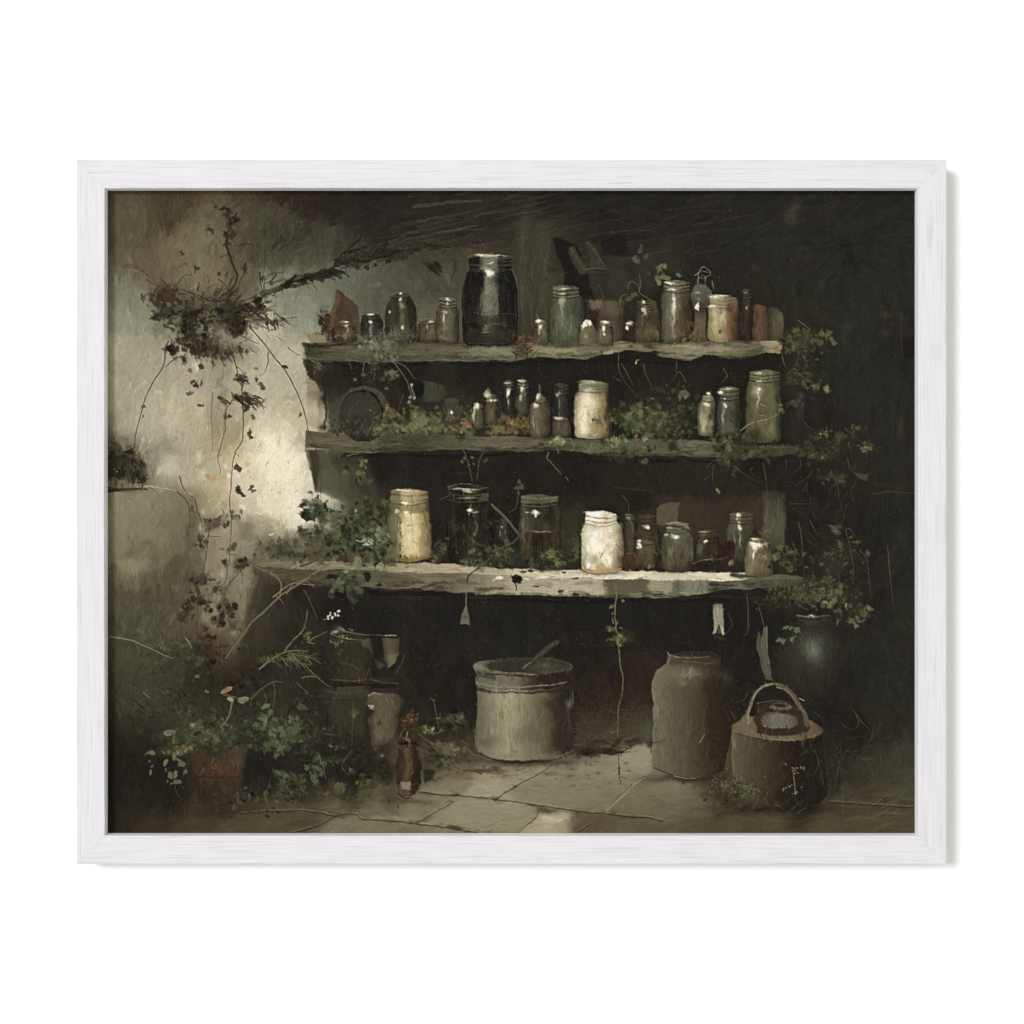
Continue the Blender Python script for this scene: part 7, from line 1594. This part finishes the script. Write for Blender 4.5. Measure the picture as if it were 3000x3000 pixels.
leaves(1010, 1700, 34, 26, 30, (12, 22), [(84,92,72),(74,80,60),(96,104,82),(62,66,50)], .88); leaves(1040, 1720, 30, 22, 20, (12, 20), [(78,86,64),(92,100,76)], .88); leaves(1032, 1750, 14, 22, 12, (7, 13), [(66,70,52)], .8); leaves(970, 1718, 24, 12, 10, (8, 14), [(84,92,70)], .8)
poly([(1062,1684),(1078,1678),(1090,1692),(1080,1706),(1066,1700)], (34,31,27), .85, 2, 6); poly([(1098,1714),(1112,1710),(1122,1717),(1104,1720)], (34,31,27), .8, 2, 4); leaf(1016,1676,8,(140,130,100),.9)
for x, y in ((962,1690),(975,1694)):
    poly([(x - 16, y + 4), (x - 4, y - 8), (x + 15, y - 2), (x + 6, y + 8)], (38,35,29), .8, 2.5, 6)
grown(t, (780, 1440, 1150, 1780), 14)
t = growth('painted_ivy', 'small olive ivy sprays hanging below the left end of the second shelf')
leaves(1000, 1335, 24, 16, 14, (8, 14), [(82,86,56),(70,72,50)], .88); leaves(1015, 1370, 18, 24, 12, (6, 11), [(88,92,58),(74,76,50)], .85); leaves(1065, 1360, 14, 14, 8, (5, 10), [(96,98,60)], .85); leaves(1060, 1405, 24, 18, 16, (8, 14), [(104,106,64),(92,94,58)], .9); leaves(1050, 1388, 12, 8, 5, (6, 9), [(100,102,62)], .85)
for q in [[(1052,1345),(1066,1360),(1074,1374)],[(1018,1336),(1035,1330),(1050,1330)]]:
    line(q, 2.5, (120,114,78), .7)
leaves(1345, 1280, 20, 22, 16, (6, 12), [(92,92,58),(80,80,52)], .85); leaves(1365,1295,10,10,6,(5,9),[(88,86,56)],.8)
for q in [[(1354,1310),(1368,1345),(1378,1380),(1385,1415)],[(1422,1318),(1405,1345),(1400,1385),(1396,1408)]]:
    line(q, 3, (96,86,62), .8)
for x, y in ((1360,1343),(1353,1352),(1382,1340),(1386,1358),(1372,1362),(1420,1350),(1426,1345)):
    leaf(x, y, R.uniform(4, 8), (96,92,62), .85)
leaves(1625, 1285, 20, 18, 12, (9, 15), [(126,130,84),(112,116,74)], .9); leaves(1640,1292,14,10,6,(7,11),[(136,138,94)],.85)
for q in [[(1595,1305),(1620,1308),(1632,1300),(1650,1310)],[(1670,1285),(1682,1300),(1680,1320)],[(1632,1310),(1636,1328)],[(1608,1326),(1603,1342),(1620,1362),(1636,1380),(1645,1390)],[(1657,1398),(1664,1408)],[(1725,1322),(1735,1300)]]:
    line(q, 3, (124,118,88), .7)
for q in [[(1817,1004),(1812,1050),(1812,1080),(1825,1110),(1850,1140),(1868,1162)],[(1820,1065),(1840,1100),(1856,1130)],[(1885,1066),(1890,1090),(1904,1122),(1914,1142)],[(1982,1060),(1982,1080),(1978,1092)],[(1795,1105),(1818,1116)]]:
    line(q, 2.2, (112,100,80), .6)
line([(1862,1066),(1864,1058),(1870,1054)], 3.5, (178,158,96), .85)
grown(t, (960, 1260, 1700, 1430), 16)
t = growth('painted_moss', 'low green sprigs growing between the jars on the lowest shelf')
leaves(1295, 1605, 20, 30, 18, (5, 10), [(84,90,66),(96,102,74)], .85, 'round'); leaves(1275,1630,14,14,9,(6,11),[(92,88,58),(76,74,52)],.8); line([(1290,1580),(1296,1620),(1290,1640)], 2.5, (84,82,60), .7)
leaves(1450, 1620, 60, 30, 70, (6, 13), [(76,78,54),(88,88,60),(64,64,46),(98,98,66)], .75); leaves(1370, 1640, 26, 12, 16, (6, 11), [(90,92,64),(102,100,68)], .85); leaves(1410, 1655, 40, 10, 20, (5, 9), [(98,98,72),(84,82,60)], .7); leaves(1500,1640,30,20,30,(6,12),[(70,68,50),(60,58,44)],.7)
leaves(1614, 1625, 22, 14, 14, (9, 15), [(116,116,66),(128,126,74),(100,100,60)], .9); leaves(1632, 1645, 14, 10, 7, (7, 11), [(110,110,66)], .85); leaves(1680, 1628, 18, 18, 10, (10, 16), [(74,80,54),(88,94,62)], .85); leaves(1600, 1660, 60, 12, 30, (4, 8), [(98,94,70),(84,78,58)], .7); leaves(1690, 1590, 14, 14, 7, (7, 12), [(76,74,50)], .8)
leaves(1550,1640,30,16,26,(5,10),[(66,62,46),(78,74,54)],.7); leaves(1520,1430,12,16,8,(5,9),[(84,84,64),(98,98,74)],.85); line([(1520,1430),(1517,1460),(1510,1490),(1490,1500)], 3, (82,76,56), .7)
leaves(1930, 1620, 16, 16, 12, (4, 8), [(84,84,58)], .7); leaves(2138,1650,8,6,4,(5,8),[(128,128,86)],.9); leaves(1910,1665,14,6,6,(4,8),[(112,106,80)],.7); leaves(1440,1545,14,30,10,(3,6),[(70,62,48)],.5); brushy(1665, 1570, 30, 40, 30, [(70,68,50),(58,54,42)], 70, 20, (14, 40), (2, 5), .6)
for x, y in ((1365,1655),(1270,1643)):
    blob(x, y, 6, 4, (170,112,76), .7, 3)
grown(t, (1260, 1410, 1720, 1680), 14)

# hanging vine in the middle
t = growth('painted_vine', 'single vine hanging from the lowest shelf down to the flagstones, right of the metal tub')
line([(1802,1712),(1806,1745),(1802,1780),(1804,1820),(1806,1850),(1812,1900),(1818,1950),(1826,1985),(1820,2040),(1812,2070),(1811,2120),(1810,2160)], 3.6, (116,110,78), .85, 1.5)
line([(1811,2160),(1812,2220),(1814,2260),(1818,2300)], 3, (40,38,32), .85, 1.2); line([(1813,2235),(1815,2270)], 6, (46,46,38), .8, 1.5); line([(1806,1712),(1803,1740)], 7, (104,98,72), .8)
leaves(1800, 1845, 16, 8, 7, (6, 10), [(92,96,64)], .85); leaves(1812, 1870, 26, 22, 26, (4, 9), [(140,136,84),(120,118,72),(104,104,66)], .9)
for x, y, r in ((1791,1777,8),(1800,1775,6),(1824,1760,7),(1796,1800,5),(1796,1822,7),(1808,1824,6),(1820,1840,6),(1798,1812,4)):
    leaf(x, y, r, (110,112,74), .85, 'round')
for x, y in ((1814,2236),(1812,2243)):
    blob(x, y, 4, 4, (150,148,120), .6, 2)
grown(t, (1770, 1705, 1850, 2310), 14)

# big plant at the lower left with its terracotta pot
I = ident('painted_flower_pot', 'terracotta flower pot in the shade at the lower left')
poly([(556,2185),(640,2175),(722,2185),(720,2245),(706,2260),(705,2320),(690,2362),(600,2362),(580,2330),(562,2270),(556,2250)], (70,50,38), .85, 6, 7, I, cx=[(556,(44,38,30)),(590,(62,48,37)),(640,(76,53,39)),(690,(76,58,43)),(722,(52,42,33))])
with clip(*pmask([(556,2180),(724,2180),(706,2362),(580,2362)], 4, 4)):
    blob(630,2330,100,56,(44,38,30),.75,12); blob(640,2252,54,18,(90,58,42),.5,10); blob(690,2210,26,30,(98,78,56),.6,8); blob(580,2220,30,26,(78,60,44),.5,8)
    line([(560,2272),(620,2278),(705,2274)], 6, (44,34,28), .7, 3); blob(645,2200,40,26,(48,46,35),.7,10)
    brushy(640, 2260, 80, 70, 70, [(98,66,48),(74,54,41),(60,46,36),(110,82,60)], 85, 40, (6, 22), (3, 7), .5)
    brushy(660, 2320, 50, 20, 20, [(84,78,56),(70,62,46)], 60, 40, (6, 20), (4, 9), .5)
blob(650,2375,120,18,(44,38,30),.5,8)
t = growth('painted_bush', 'large dim leafy plant overflowing the terracotta pot in the lower left corner')
blob(600,2080,170,110,(58,60,44),.5,20); blob(450,2020,110,60,(66,68,52),.4,18)
brushy(440, 2030, 140, 70, 90, [(74,76,58),(62,62,47),(84,84,64)], 30, 30, (20, 70), (2, 7), .5); brushy(560, 2080, 160, 80, 120, [(66,68,50),(78,80,58),(54,52,40)], 60, 60, (10, 40), (3, 8), .55)
leaves(560, 2050, 150, 110, 150, (6, 14), DKG + [(84,84,60)],   .45, stems=20); leaves(620, 2140, 130, 60, 170, (7, 15), [(74,76,52),(86,88,60),(64,64,46),(96,94,64)], .58); leaves(600, 2155, 80, 30, 60, (9, 17), [(84,84,58),(96,96,66)], .58)
leaves(800, 2130, 90, 50, 120, (8, 17), [(84,96,68),(96,108,78),(70,78,56),(60,64,46)], .72); leaves(840, 2170, 60, 36, 60, (10, 20), [(76,80,54),(90,100,70),(84,88,60)], .72); leaves(760, 2130, 22, 26, 12, (11, 18), [(98,108,78)], .72); leaves(860, 2130, 30, 16, 16, (6, 12), [(104,116,84),(92,104,74)], .9)
leaves(640, 2000, 120, 80, 60, (5, 12), [(60,50,38),(48,42,33),(70,58,42)],   .45, stems=12); leaves(600, 1915, 50, 50, 50, (7, 15), [(44,38,31),(54,44,34),(62,52,40)], .7); leaves(570, 1930, 30, 30, 20, (6, 13), [(84,86,58),(74,76,54)], .7); leaves(480, 1940, 80, 40, 40, (5, 11), [(76,80,60),(66,68,52)], .55)
leaves(715, 1990, 70, 60, 60, (5, 12), [(56,46,36),(66,54,40),(44,39,32)], .6); leaves(760, 2060, 90, 40, 50, (6, 12), [(64,66,48),(52,50,39)], .6); leaves(890, 2060, 60, 60, 40, (5, 11), [(58,54,41),(66,64,47)], .6)
brushy(500, 1890, 70, 26, 40, [(128,122,98),(98,92,72)], 110, 50, (3, 10), (2, 4), .6); brushy(600, 1900, 20, 30, 24, [(92,56,42),(74,48,38)], 90, 60, (4, 12), (2, 5), .7)
brushy(640, 2120, 160, 90, 130, [(44,42,33),(38,36,29),(52,50,38)], 60, 70, (8, 30), (3, 9), .7); brushy(800, 2110, 110, 70, 80, [(40,38,31),(48,48,37)], 50, 70, (8, 26), (3, 9), .7)
brushy(420, 2080, 120, 60, 60, [(58,56,42),(48,44,34)], 30, 40, (14, 50), (3, 9), .5)
leaves(830, 2140, 80, 46, 26, (7, 15), [(98,110,80),(84,96,68)], .85); leaves(790, 2100, 30, 30, 10, (10, 16), [(96,106,76)], .85); leaves(870, 2120, 30, 24, 12, (6, 11), [(112,124,92)], .85); leaves(600, 2130, 110, 40, 26, (6, 12), [(98,98,68),(84,90,62)], .8)
for q, w_, c in [([(325,1865),(360,1870),(390,1878),(430,1895),(465,1912),(505,1930)],3.5,(132,128,104)),([(545,1872),(555,1885),(562,1900)],4.5,(126,120,94)),([(475,1880),(480,1895),(495,1905)],3,(110,104,82)),([(680,2052),(672,2090),(660,2115),(648,2130)],6,(110,104,74)),([(735,2048),(770,2015),(800,1998),(830,2000)],4,(92,84,64)),([(800,2000),(806,2030),(798,2080)],3.5,(92,84,62)),([(770,2022),(782,2050)],3,(84,76,56)),([(395,2052),(415,2070),(432,2085)],5,(44,42,34)),([(515,2140),(510,2160),(512,2180)],4.5,(104,96,70)),([(420,2030),(435,2042),(442,2050)],4,(112,98,76)),
                 ([(980,1640),(920,1680),(870,1715),(830,1740),(800,1765),(770,1795),(740,1820),(715,1855),(690,1890),(660,1930)],6.5,(116,106,82)),([(820,1745),(824,1710),(805,1685),(760,1665),(745,1655)],4,(128,120,94)),([(800,1750),(850,1712),(890,1712),(920,1714)],4,(126,118,92)),([(805,1745),(820,1755),(830,1770)],3,(120,112,88)),([(840,1740),(860,1710),(895,1702),(920,1720)],3.5,(118,110,86)),
                 ([(760,1960),(790,1935),(830,1912),(860,1905),(900,1908)],5,(112,116,78)),([(835,1905),(860,1875),(885,1850),(895,1825),(900,1790)],4,(112,112,78)),([(845,1912),(870,1930),(890,1950)],3.5,(84,92,62)),([(850,1912),(880,1920),(915,1930),(940,1945)],3.5,(92,100,70)),([(860,1920),(870,1945),(880,1960)],3,(88,96,66)),([(900,1880),(930,1862),(960,1850)],3.5,(100,104,72)),([(905,1880),(920,1885)],3,(110,114,80)),([(890,1730),(905,1755),(918,1785),(930,1815)],3.5,(84,72,52)),
                 ([(884,1985),(910,1980),(930,1985),(955,2005),(972,2012)],3,(112,104,80)),([(890,1945),(915,1970),(935,1985)],2.5,(110,104,82)),([(895,2095),(925,2130),(955,2150),(985,2155)],3,(104,96,70)),([(870,2000),(900,2030)],2.5,(96,88,66)),([(880,1780),(900,1850)],2,(70,62,48))]:
    line(q, w_, c, .82, 1.8)
brushy(855, 1925, 50, 20, 50, [(92,102,70),(80,90,62),(104,112,80)], 35, 25, (14, 46), (2, 4.5), .75)
leaves(895, 1870, 20, 24, 12, (5, 10), [(112,116,82),(98,102,72)], .8); leaves(790, 1930, 30, 10, 14, (4, 7), [(122,116,80)], .7)
poly([(763,2075),(775,2062),(792,2062),(788,2072),(768,2078)], (96,110,80), .9, 1.5, 2); poly([(868,2075),(880,2060),(900,2072),(905,2080),(880,2082)], (84,80,66), .8, 2, 3); leaf(608,2025,9,(92,104,76)); leaf(577,1982,9,(96,102,66)); leaf(565,2124,8,(124,128,88))
poly(spline([(478,2150),(490,2138),(512,2140),(508,2150),(495,2156),(482,2154)], 4, True), (98,102,98), .85, 2, 2); line([(480,2148),(492,2155),(506,2150)], 2.5, (134,140,134), .7)
leaves(505, 2200, 60, 14, 14, (8, 15), [(96,92,66),(118,110,76)], .8); leaves(545, 2196, 34, 10, 22, (6, 11), [(124,114,80),(112,104,72)], .85)
for x, y, r in ((445,2205,13),(432,2206,9),(480,2205,8),(510,2215,15),(520,2225,12),(482,2234,14),(530,2240,13),(500,2272,14),(515,2270,12),(440,2262,9),(444,2244,7),(438,2230,6),(545,2260,9),(485,2256,6),(520,2290,12),(490,2290,7),(502,2296,6),(540,2265,8)):
    leaf(x, y, r, (96 + R.randn() * 8, 98 + R.randn() * 8, 74), .9, 'round')
line([(510,2295),(518,2325),(528,2335)], 3, (74,62,48), .8); line([(528,2335),(550,2355)], 2, (66,54,42), .6)
for x, y, rx, ry, n, s_, cols in [(860,2290,60,30,40,(8,16),[(76,80,57),(64,68,49),(88,92,66)]),(850,2330,60,22,36,(8,15),[(72,74,52),(60,60,44)]),(720,2340,50,30,40,(6,12),[(72,66,48),(84,78,56),(58,54,41)]),(940,2240,30,40,20,(8,15),[(80,94,66),(92,104,76)]),(925,2270,16,12,8,(7,12),[(84,94,68)]),(1030,2260,16,8,6,(6,10),[(88,98,72)]),(1065,2295,22,26,16,(8,15),[(84,84,57),(98,96,66)]),(995,2310,18,12,8,(9,15),[(92,94,62)]),(1090,2320,16,10,6,(8,13),[(84,84,56)]),(1115,2308,16,6,6,(5,9),[(104,98,68)]),(985,2190,26,10,10,(4,9),[(110,122,92),(128,138,108)]),(985,2225,24,10,8,(7,12),[(76,80,60)]),(830,2270,20,10,5,(9,14),[(80,90,64)]),(780,2320,30,20,14,(7,13),[(66,64,47)]),(800,2380,30,16,10,(5,10),[(54,48,37)])]:
    leaves(x, y, rx, ry, n, s_, cols, .82)
line([(1030,2200),(1010,2225),(1002,2245),(1012,2262),(1018,2272)], 3.5, (104,98,72), .8); line([(775,2320),(780,2345),(784,2352)], 7, (92,80,58), .6); line([(930,2205),(945,2240),(955,2280)], 4, (92,104,76), .7)
brushy(640, 2355, 130, 20, 60, [(64,56,42),(76,66,48),(52,45,35)], 60, 40, (6, 24), (2, 6), .55)
grown(t, (310, 1860, 990, 2380), 13)
I = ident('painted_flower', 'drooping cream and red flower on a pale stem above the terracotta pot')
poly([(645,2028),(652,2018),(668,2010),(680,2012),(676,2022),(662,2028),(650,2030)], (142,122,96), .9, 2, 3, I); poly([(658,2020),(668,2013),(674,2018),(664,2024)], (158,88,62), .8, 1.5, 2); line([(655,2032),(670,2038),(690,2044)], 8, (88,82,62), .8, 2)
poly([(664,2046),(672,2040),(684,2046),(684,2054),(672,2055)], (156,138,110), .85, 1.5, 2, I); poly([(695,2048),(712,2042),(730,2044),(728,2054),(712,2062),(696,2056)], (118,112,88), .85, 1.5, 3, I); line([(700,2046),(715,2044),(728,2048)], 3, (156,150,124), .6)

# white buds, reeds by the tub, sprig on the squat jar
t = growth('painted_weeds', 'dim weeds and dead leaves crowding the foot of the dark stacked pots')
leaves(1010, 2210, 80, 60, 60, (6, 13), [(56,56,42),(68,68,50),(46,44,35)], .7); leaves(930, 2140, 50, 70, 50, (6, 13), [(54,54,41),(66,66,48)], .65); leaves(1000, 2320, 90, 24, 50, (5, 11), [(66,60,44),(78,76,54)], .65); leaves(1130, 2250, 40, 50, 30, (5, 10), [(52,46,36),(64,58,42)], .6)
leaves(1290, 2225, 80, 26, 40, (5, 11), [(72,64,47),(58,52,39)], .6); leaves(985, 1930, 50, 70, 40, (4, 9), [(56,54,41),(72,72,52)], .5); leaves(1700, 2205, 60, 14, 26, (4, 9), [(62,56,42),(48,42,33)], .6)
grown(t, (880, 2040, 1200, 2350), 13)
t = growth('painted_flowers', 'tiny white buds on a thin stem above the dark stacked pots')
for x, y in ((961,1806),(967,1803),(962,1812),(975,1808),(984,1803),(968,1796),(990,1792),(994,1790),(992,1803),(973,1812),(981,1798)):
    blob(x, y, 3, 3, (226,224,210), .95, 1.5)
line([(948,1814),(955,1813)], 3, (170,150,128), .7)
grown(t, (930, 1780, 1010, 1825), 20)
leaves(1000, 1852, 26, 14, 14, (4, 9), [(120,124,100),(140,142,118)], .75); leaves(980, 1885, 16, 10, 8, (4, 8), [(112,108,74)], .8)
t = growth('painted_plant', 'rough undergrowth with pale leaves between the red-brown bottle and the metal tub')
leaves(1340, 2110, 34, 30, 24, (10, 18), [(66,68,50),(78,80,58),(58,58,44)], .8); leaves(1300, 2100, 40, 16, 14, (5, 10), [(98,98,62)], .75); leaves(1210, 2110, 26, 30, 30, (3, 7), [(140,92,62),(118,100,66),(98,78,52)], .7); leaves(1250, 2140, 40, 14, 18, (5, 11), [(116,118,76),(98,98,66)], .75)
leaves(1290, 2200, 60, 26, 50, (7, 14), [(84,80,58),(70,66,48),(98,92,64)], .7); brushy(1280, 2180, 80, 20, 30, [(104,100,74),(84,80,60)], 30, 15, (20, 60), (3, 6), .65); leaves(1330, 2195, 30, 16, 14, (7, 12), [(116,110,74)], .7); leaves(1310, 2235, 30, 10, 12, (7, 12), [(112,108,72)], .6)
for q in [[(1270,2050),(1276,2080),(1282,2110),(1285,2135)],[(1260,2045),(1272,2052)],[(1225,2150),(1260,2175),(1290,2190)],[(1300,2140),(1260,2150),(1235,2145)]]:
    line(q, 3, (98,90,64), .7)
poly([(1262,2135),(1274,2130),(1268,2142)], (150,150,112), .8, 1.5, 2)
grown(t, (1215, 2030, 1385, 2260), 15)
t = growth('painted_grass', 'mossy grass with pale seed heads at the foot of the squat jar')
leaves(2150, 2305, 50, 26, 70, (4, 10), [(92,90,62),(78,74,54),(104,102,68)], .65); leaves(2190, 2310, 30, 22, 34, (5, 10), [(98,98,68),(88,86,60)], .6); leaves(2110, 2330, 60, 26, 50, (4, 10), [(70,60,44),(60,52,40),(84,76,54)], .65); brushy(2120, 2330, 70, 30, 50, [(84,70,50),(62,52,40)], -50, 30, (8, 26), (2, 4), .6)
for _ in range(40):
    blob(R.normal(2150, 36), R.normal(2300, 18), 2.5, 2.5, (124,120,86), .6, 2)
grown(t, (2040, 2260, 2240, 2400), 14)
t = growth('painted_sprig', 'little yellow green sprig growing up the front of the squat jar')
line([(2330,2328),(2328,2300),(2324,2270),(2326,2250)], 2.8, (128,122,84), .8)
for x, y in ((2330,2255),(2320,2258),(2336,2262),(2322,2250),(2334,2250),(2345,2246),(2352,2248),(2326,2265),(2295,2312),(2303,2308),(2312,2304),(2318,2300),(2330,2324),(2324,2326),(2334,2322),(2298,2236),(2304,2240),(2348,2306)):
    leaf(x, y, R.uniform(3, 5.5), (124,122,82), .8, 'round')
grown(t, (2280, 2225, 2370, 2335), 14)
for q in [[(2110,2078),(2122,2082),(2140,2115)],[(2140,2082),(2152,2105),(2160,2118)],[(2192,2025),(2180,2050),(2150,2060)],[(2248,2128),(2230,2165),(2214,2200)],[(2200,2160),(2195,2190),(2185,2225)],[(2228,2195),(2240,2180),(2260,2170)],[(2370,2170),(2378,2190)],[(2385,2195),(2398,2235),(2385,2270)],[(2345,2212),(2365,2200)],[(2400,2230),(2410,2290),(2420,2320)],[(2460,2230),(2450,2280),(2440,2320)],[(2425,2335),(2432,2300)],[(2240,2345),(2252,2325),(2272,2330)],[(2500,2080),(2515,2110),(2510,2130),(2485,2138)],[(2510,2095),(2535,2125),(2556,2148)],[(2540,2275),(2562,2292)],[(2385,2085),(2405,2100)],[(2466,2120),(2480,2132)]]:
    line(q, 2.2, (98,90,68), .55)
brushy(2550, 2230, 160, 90, 90, [(72,68,52),(60,57,45),(82,76,58)], -25, 35, (16, 60), (2, 6), .4); brushy(2440, 2210, 60, 90, 50, [(58,50,40),(70,60,46)], 75, 25, (14, 60), (1.5, 4), .5)
brushy(2550, 2400, 200, 40, 60, [(96,89,67),(76,70,53)], -20, 25, (20, 70), (3, 9), .4); brushy(2250, 2400, 160, 34, 60, [(92,85,64),(76,69,51)], -10, 20, (20, 70), (3, 8), .4)
brushy(1850, 2110, 80, 50, 60, [(72,66,48),(56,50,38),(84,80,60)], -40, 40, (12, 40), (2, 6), .5); brushy(1790, 2180, 110, 26, 50, [(84,78,58),(54,47,37),(98,92,70)], -15, 20, (16, 50), (3, 8), .55); blob(1895,2140,26,34,(84,84,68),.6,10)
for _ in range(90):
    x, y = R.choice([R.normal(1420, 90), R.normal(1180, 120), R.normal(1760, 90), R.normal(2080, 80)]), R.normal(2262, 26)
    blob(x, y, R.uniform(2, 9), R.uniform(1.5, 4), (84,68,48) if R.rand() < .6 else (58,50,38), R.uniform(.3, .7), 4)
for q in FJ[:6]:
    for x, y in q:
        for _ in range(3):
            blob(x + R.randn() * 16, y + R.randn() * 4, R.uniform(4, 18), R.uniform(2, 5), (74,63,47), R.uniform(.2, .5), 5)
poly([(1520,2446),(1545,2422),(1575,2398),(1600,2390),(1670,2390),(1672,2412),(1655,2446)], (172,164,133), .4, 9, 12); line([(1590,2392),(1640,2400),(1668,2396)], 9, (190,182,152), .4, 5, dry=.6); line([(1540,2430),(1590,2412),(1640,2420)], 8, (150,142,113), .5, 4, dry=.5)
brushy(1790, 2200, 60, 12, 20, [(44,38,31)], -5, 15, (16, 50), (4, 9), .7); brushy(1420, 2258, 90, 8, 20, [(84,70,50),(60,50,38)], -4, 10, (14, 40), (3, 6), .5)

# ================================================================== surface of the paint: fused strokes, bristle, specks, weave
for k in range(1, len(PARTS)):
    nm = PARTS[k][0]
    if any(q in nm for q in ('moss', 'ivy', 'vine', 'bush', 'plant', 'flowers', 'grass', 'sprig', 'wall', 'floor', 'branch')):
        continue
    ii, jj = np.nonzero(ID == k)
    if len(ii) < 60:
        continue
    CLIP = (ID == k) * 1.0
    wide = nm in ('painted_shelf',)
    for q in R.randint(0, len(ii), int(len(ii) / (70 if wide else 55))):
        i, j = ii[q], jj[q]
        x, y = PX0 + j / PS, PY0 + i / PS
        c = C[i, j]
        t = math.radians(R.normal(0 if wide else 90, 22))
        L = R.uniform(6, 34)
        d = np.clip(R.randn(), -1.8, 1.8) * min(11., 3.2 + .075 * c.mean())
        line([(x - L / 2 * math.cos(t), y - L / 2 * math.sin(t)), (x + L / 2 * math.cos(t) + R.randn() * 2, y + L / 2 * math.sin(t))], R.uniform(2, 8), c + d + R.randn(3) * 1.6, R.uniform(.3, .7), 3, sp=False, dry=.55, soft=1.6)
CLIP = None
layin(17000, 3, lambda i, j: ang_all[i, j] + 45 * SEL[i, j], 4.6, .4)
layin(9000, 3, lambda i, j: 90 + 30 * SEL[i, j], 4.6, .32, keep=(ID != I_WALL) & (ID > 0))
DARK = [(96,84,68),(112,98,82),(88,92,80),(104,76,58),(120,112,96)]
specks(5200, (304, 548, 2692, 2450), DARK, (.12, .5))
specks(3200, (1000, 1050, 2400, 1960), DARK, (.1, .38))
specks(1100, (1680, 1980, 1920, 2200), [(112,82,58),(98,72,52),(92,74,54)], (.15, .45)); specks(420, (1660, 2030, 1760, 2180), [(118,76,54)], (.2, .55)); specks(900, (880, 700, 1450, 700 + 60), DARK, (.15, .5))
specks(1400, (320, 1150, 920, 1500), [(150,140,114),(120,108,84),(232,226,204)], (.15, .45)); specks(1200, (320, 560, 900, 900), [(134,120,92),(60,52,40)], (.12, .4)); specks(900, (2040, 2050, 2500, 2360), [(110,78,54),(98,88,66)], (.2, .5))
# crisp, thin top layer of paint
for k, am in ((9, .16), (1, .75)):
    C[:] = C + am * (C - blur(C, k))
# raking light on the ridges of paint
HB = HT - blur(HT, 5)
rel = (HB - np.roll(np.roll(HB, 2, 0), 1, 1))
rel = np.clip(rel, -.9, .9)
lum = C.mean(-1)
C += (rel * (5.5 + .062 * lum) * (1 + .5 * WALLM))[..., None]
lum = C.mean(-1)
amp = .5 + .012 * np.clip(lum, 0, 160)
patch = np.clip(.55 + .6 * noise(80) + .3 * noise(30), .1, 1.2)
tx = np.where(FLOORM > .5, HTEX, TEX)
C += (tx * amp * patch * .9)[..., None]
C += (np.roll(FINE, 1, 1) * (.5 + lum * .011))[..., None]
C += ((np.sin(GY * 1.9) + np.sin(GX * 1.9)) * .4)[..., None]
# varnish: everything leans to one olive tone
np.clip(C, 20, 252, out=C)
lum = (C * np.array((.3, .59, .11))).sum(-1, keepdims=True)
bl = np.clip(.735 + .0009 * (lum - 90), .73, .86)
olive = lum * np.concatenate([np.full_like(bl, 1.035), np.ones_like(bl), bl], -1) + np.array((0, 0, 3.2))
dv = C - olive
sat = np.where(dv[..., 1:2] > dv[..., 0:1], .64, .84)
C[:] = olive + dv * sat
lumf = C.mean(-1, keepdims=True)
C += .16 * np.clip(lumf - 150, 0, 100)
np.clip(C, 24, 250, out=C)


# ================================================================== the print becomes meshes: the sheet and one piece per painted thing
CS = C / 255.0
LIN = np.where(CS <= .04045, CS / 12.92, ((CS + .055) / 1.055) ** 2.4) / LIGHT
VX = (GX - 1500) * K * (DIST + RECESS) / DIST
VZ = (1500 - GY) * K * (DIST + RECESS) / DIST
CELL = ID[:-1, :-1]
IDX = np.arange(PH * PW).reshape(PH, PW)


def sheet(name, cells, parent, label=None):
    r, c = np.nonzero(cells)
    q = np.stack([IDX[r, c], IDX[r + 1, c], IDX[r + 1, c + 1], IDX[r, c + 1]], 1)
    used, inv = np.unique(q, return_inverse=True)
    inv = inv.reshape(-1).astype(np.int32)
    n = len(q)
    co = np.empty((len(used), 3), np.float32)
    co[:, 0] = VX.ravel()[used]
    co[:, 1] = RECESS
    co[:, 2] = VZ.ravel()[used]
    me = bpy.data.meshes.new(name)
    me.vertices.add(len(used))
    me.vertices.foreach_set('co', co.ravel())
    me.loops.add(4 * n)
    me.loops.foreach_set('vertex_index', inv)
    me.polygons.add(n)
    me.polygons.foreach_set('loop_start', np.arange(0, 4 * n, 4, dtype=np.int32))
    at = me.attributes.new('pigment', 'FLOAT_COLOR', 'POINT')
    rgba = np.ones((len(used), 4), np.float32)
    rgba[:, :3] = LIN.reshape(-1, 3)[used]
    at.data.foreach_set('color', rgba.ravel())
    me.materials.append(PIGMENT)
    me.update(calc_edges=True)
    o = bpy.data.objects.new(name, me)
    COL.objects.link(o)
    o.parent = parent
    if label:
        o['label'] = label
    return o


art = sheet('art_print', CELL == 0, root, 'dark moody still life print of glass jars on mossy shelves in an old cellar')
for k in range(1, len(PARTS)):
    cells = CELL == k
    if cells.sum() > 6:
        sheet(PARTS[k][0], cells, art, PARTS[k][1])
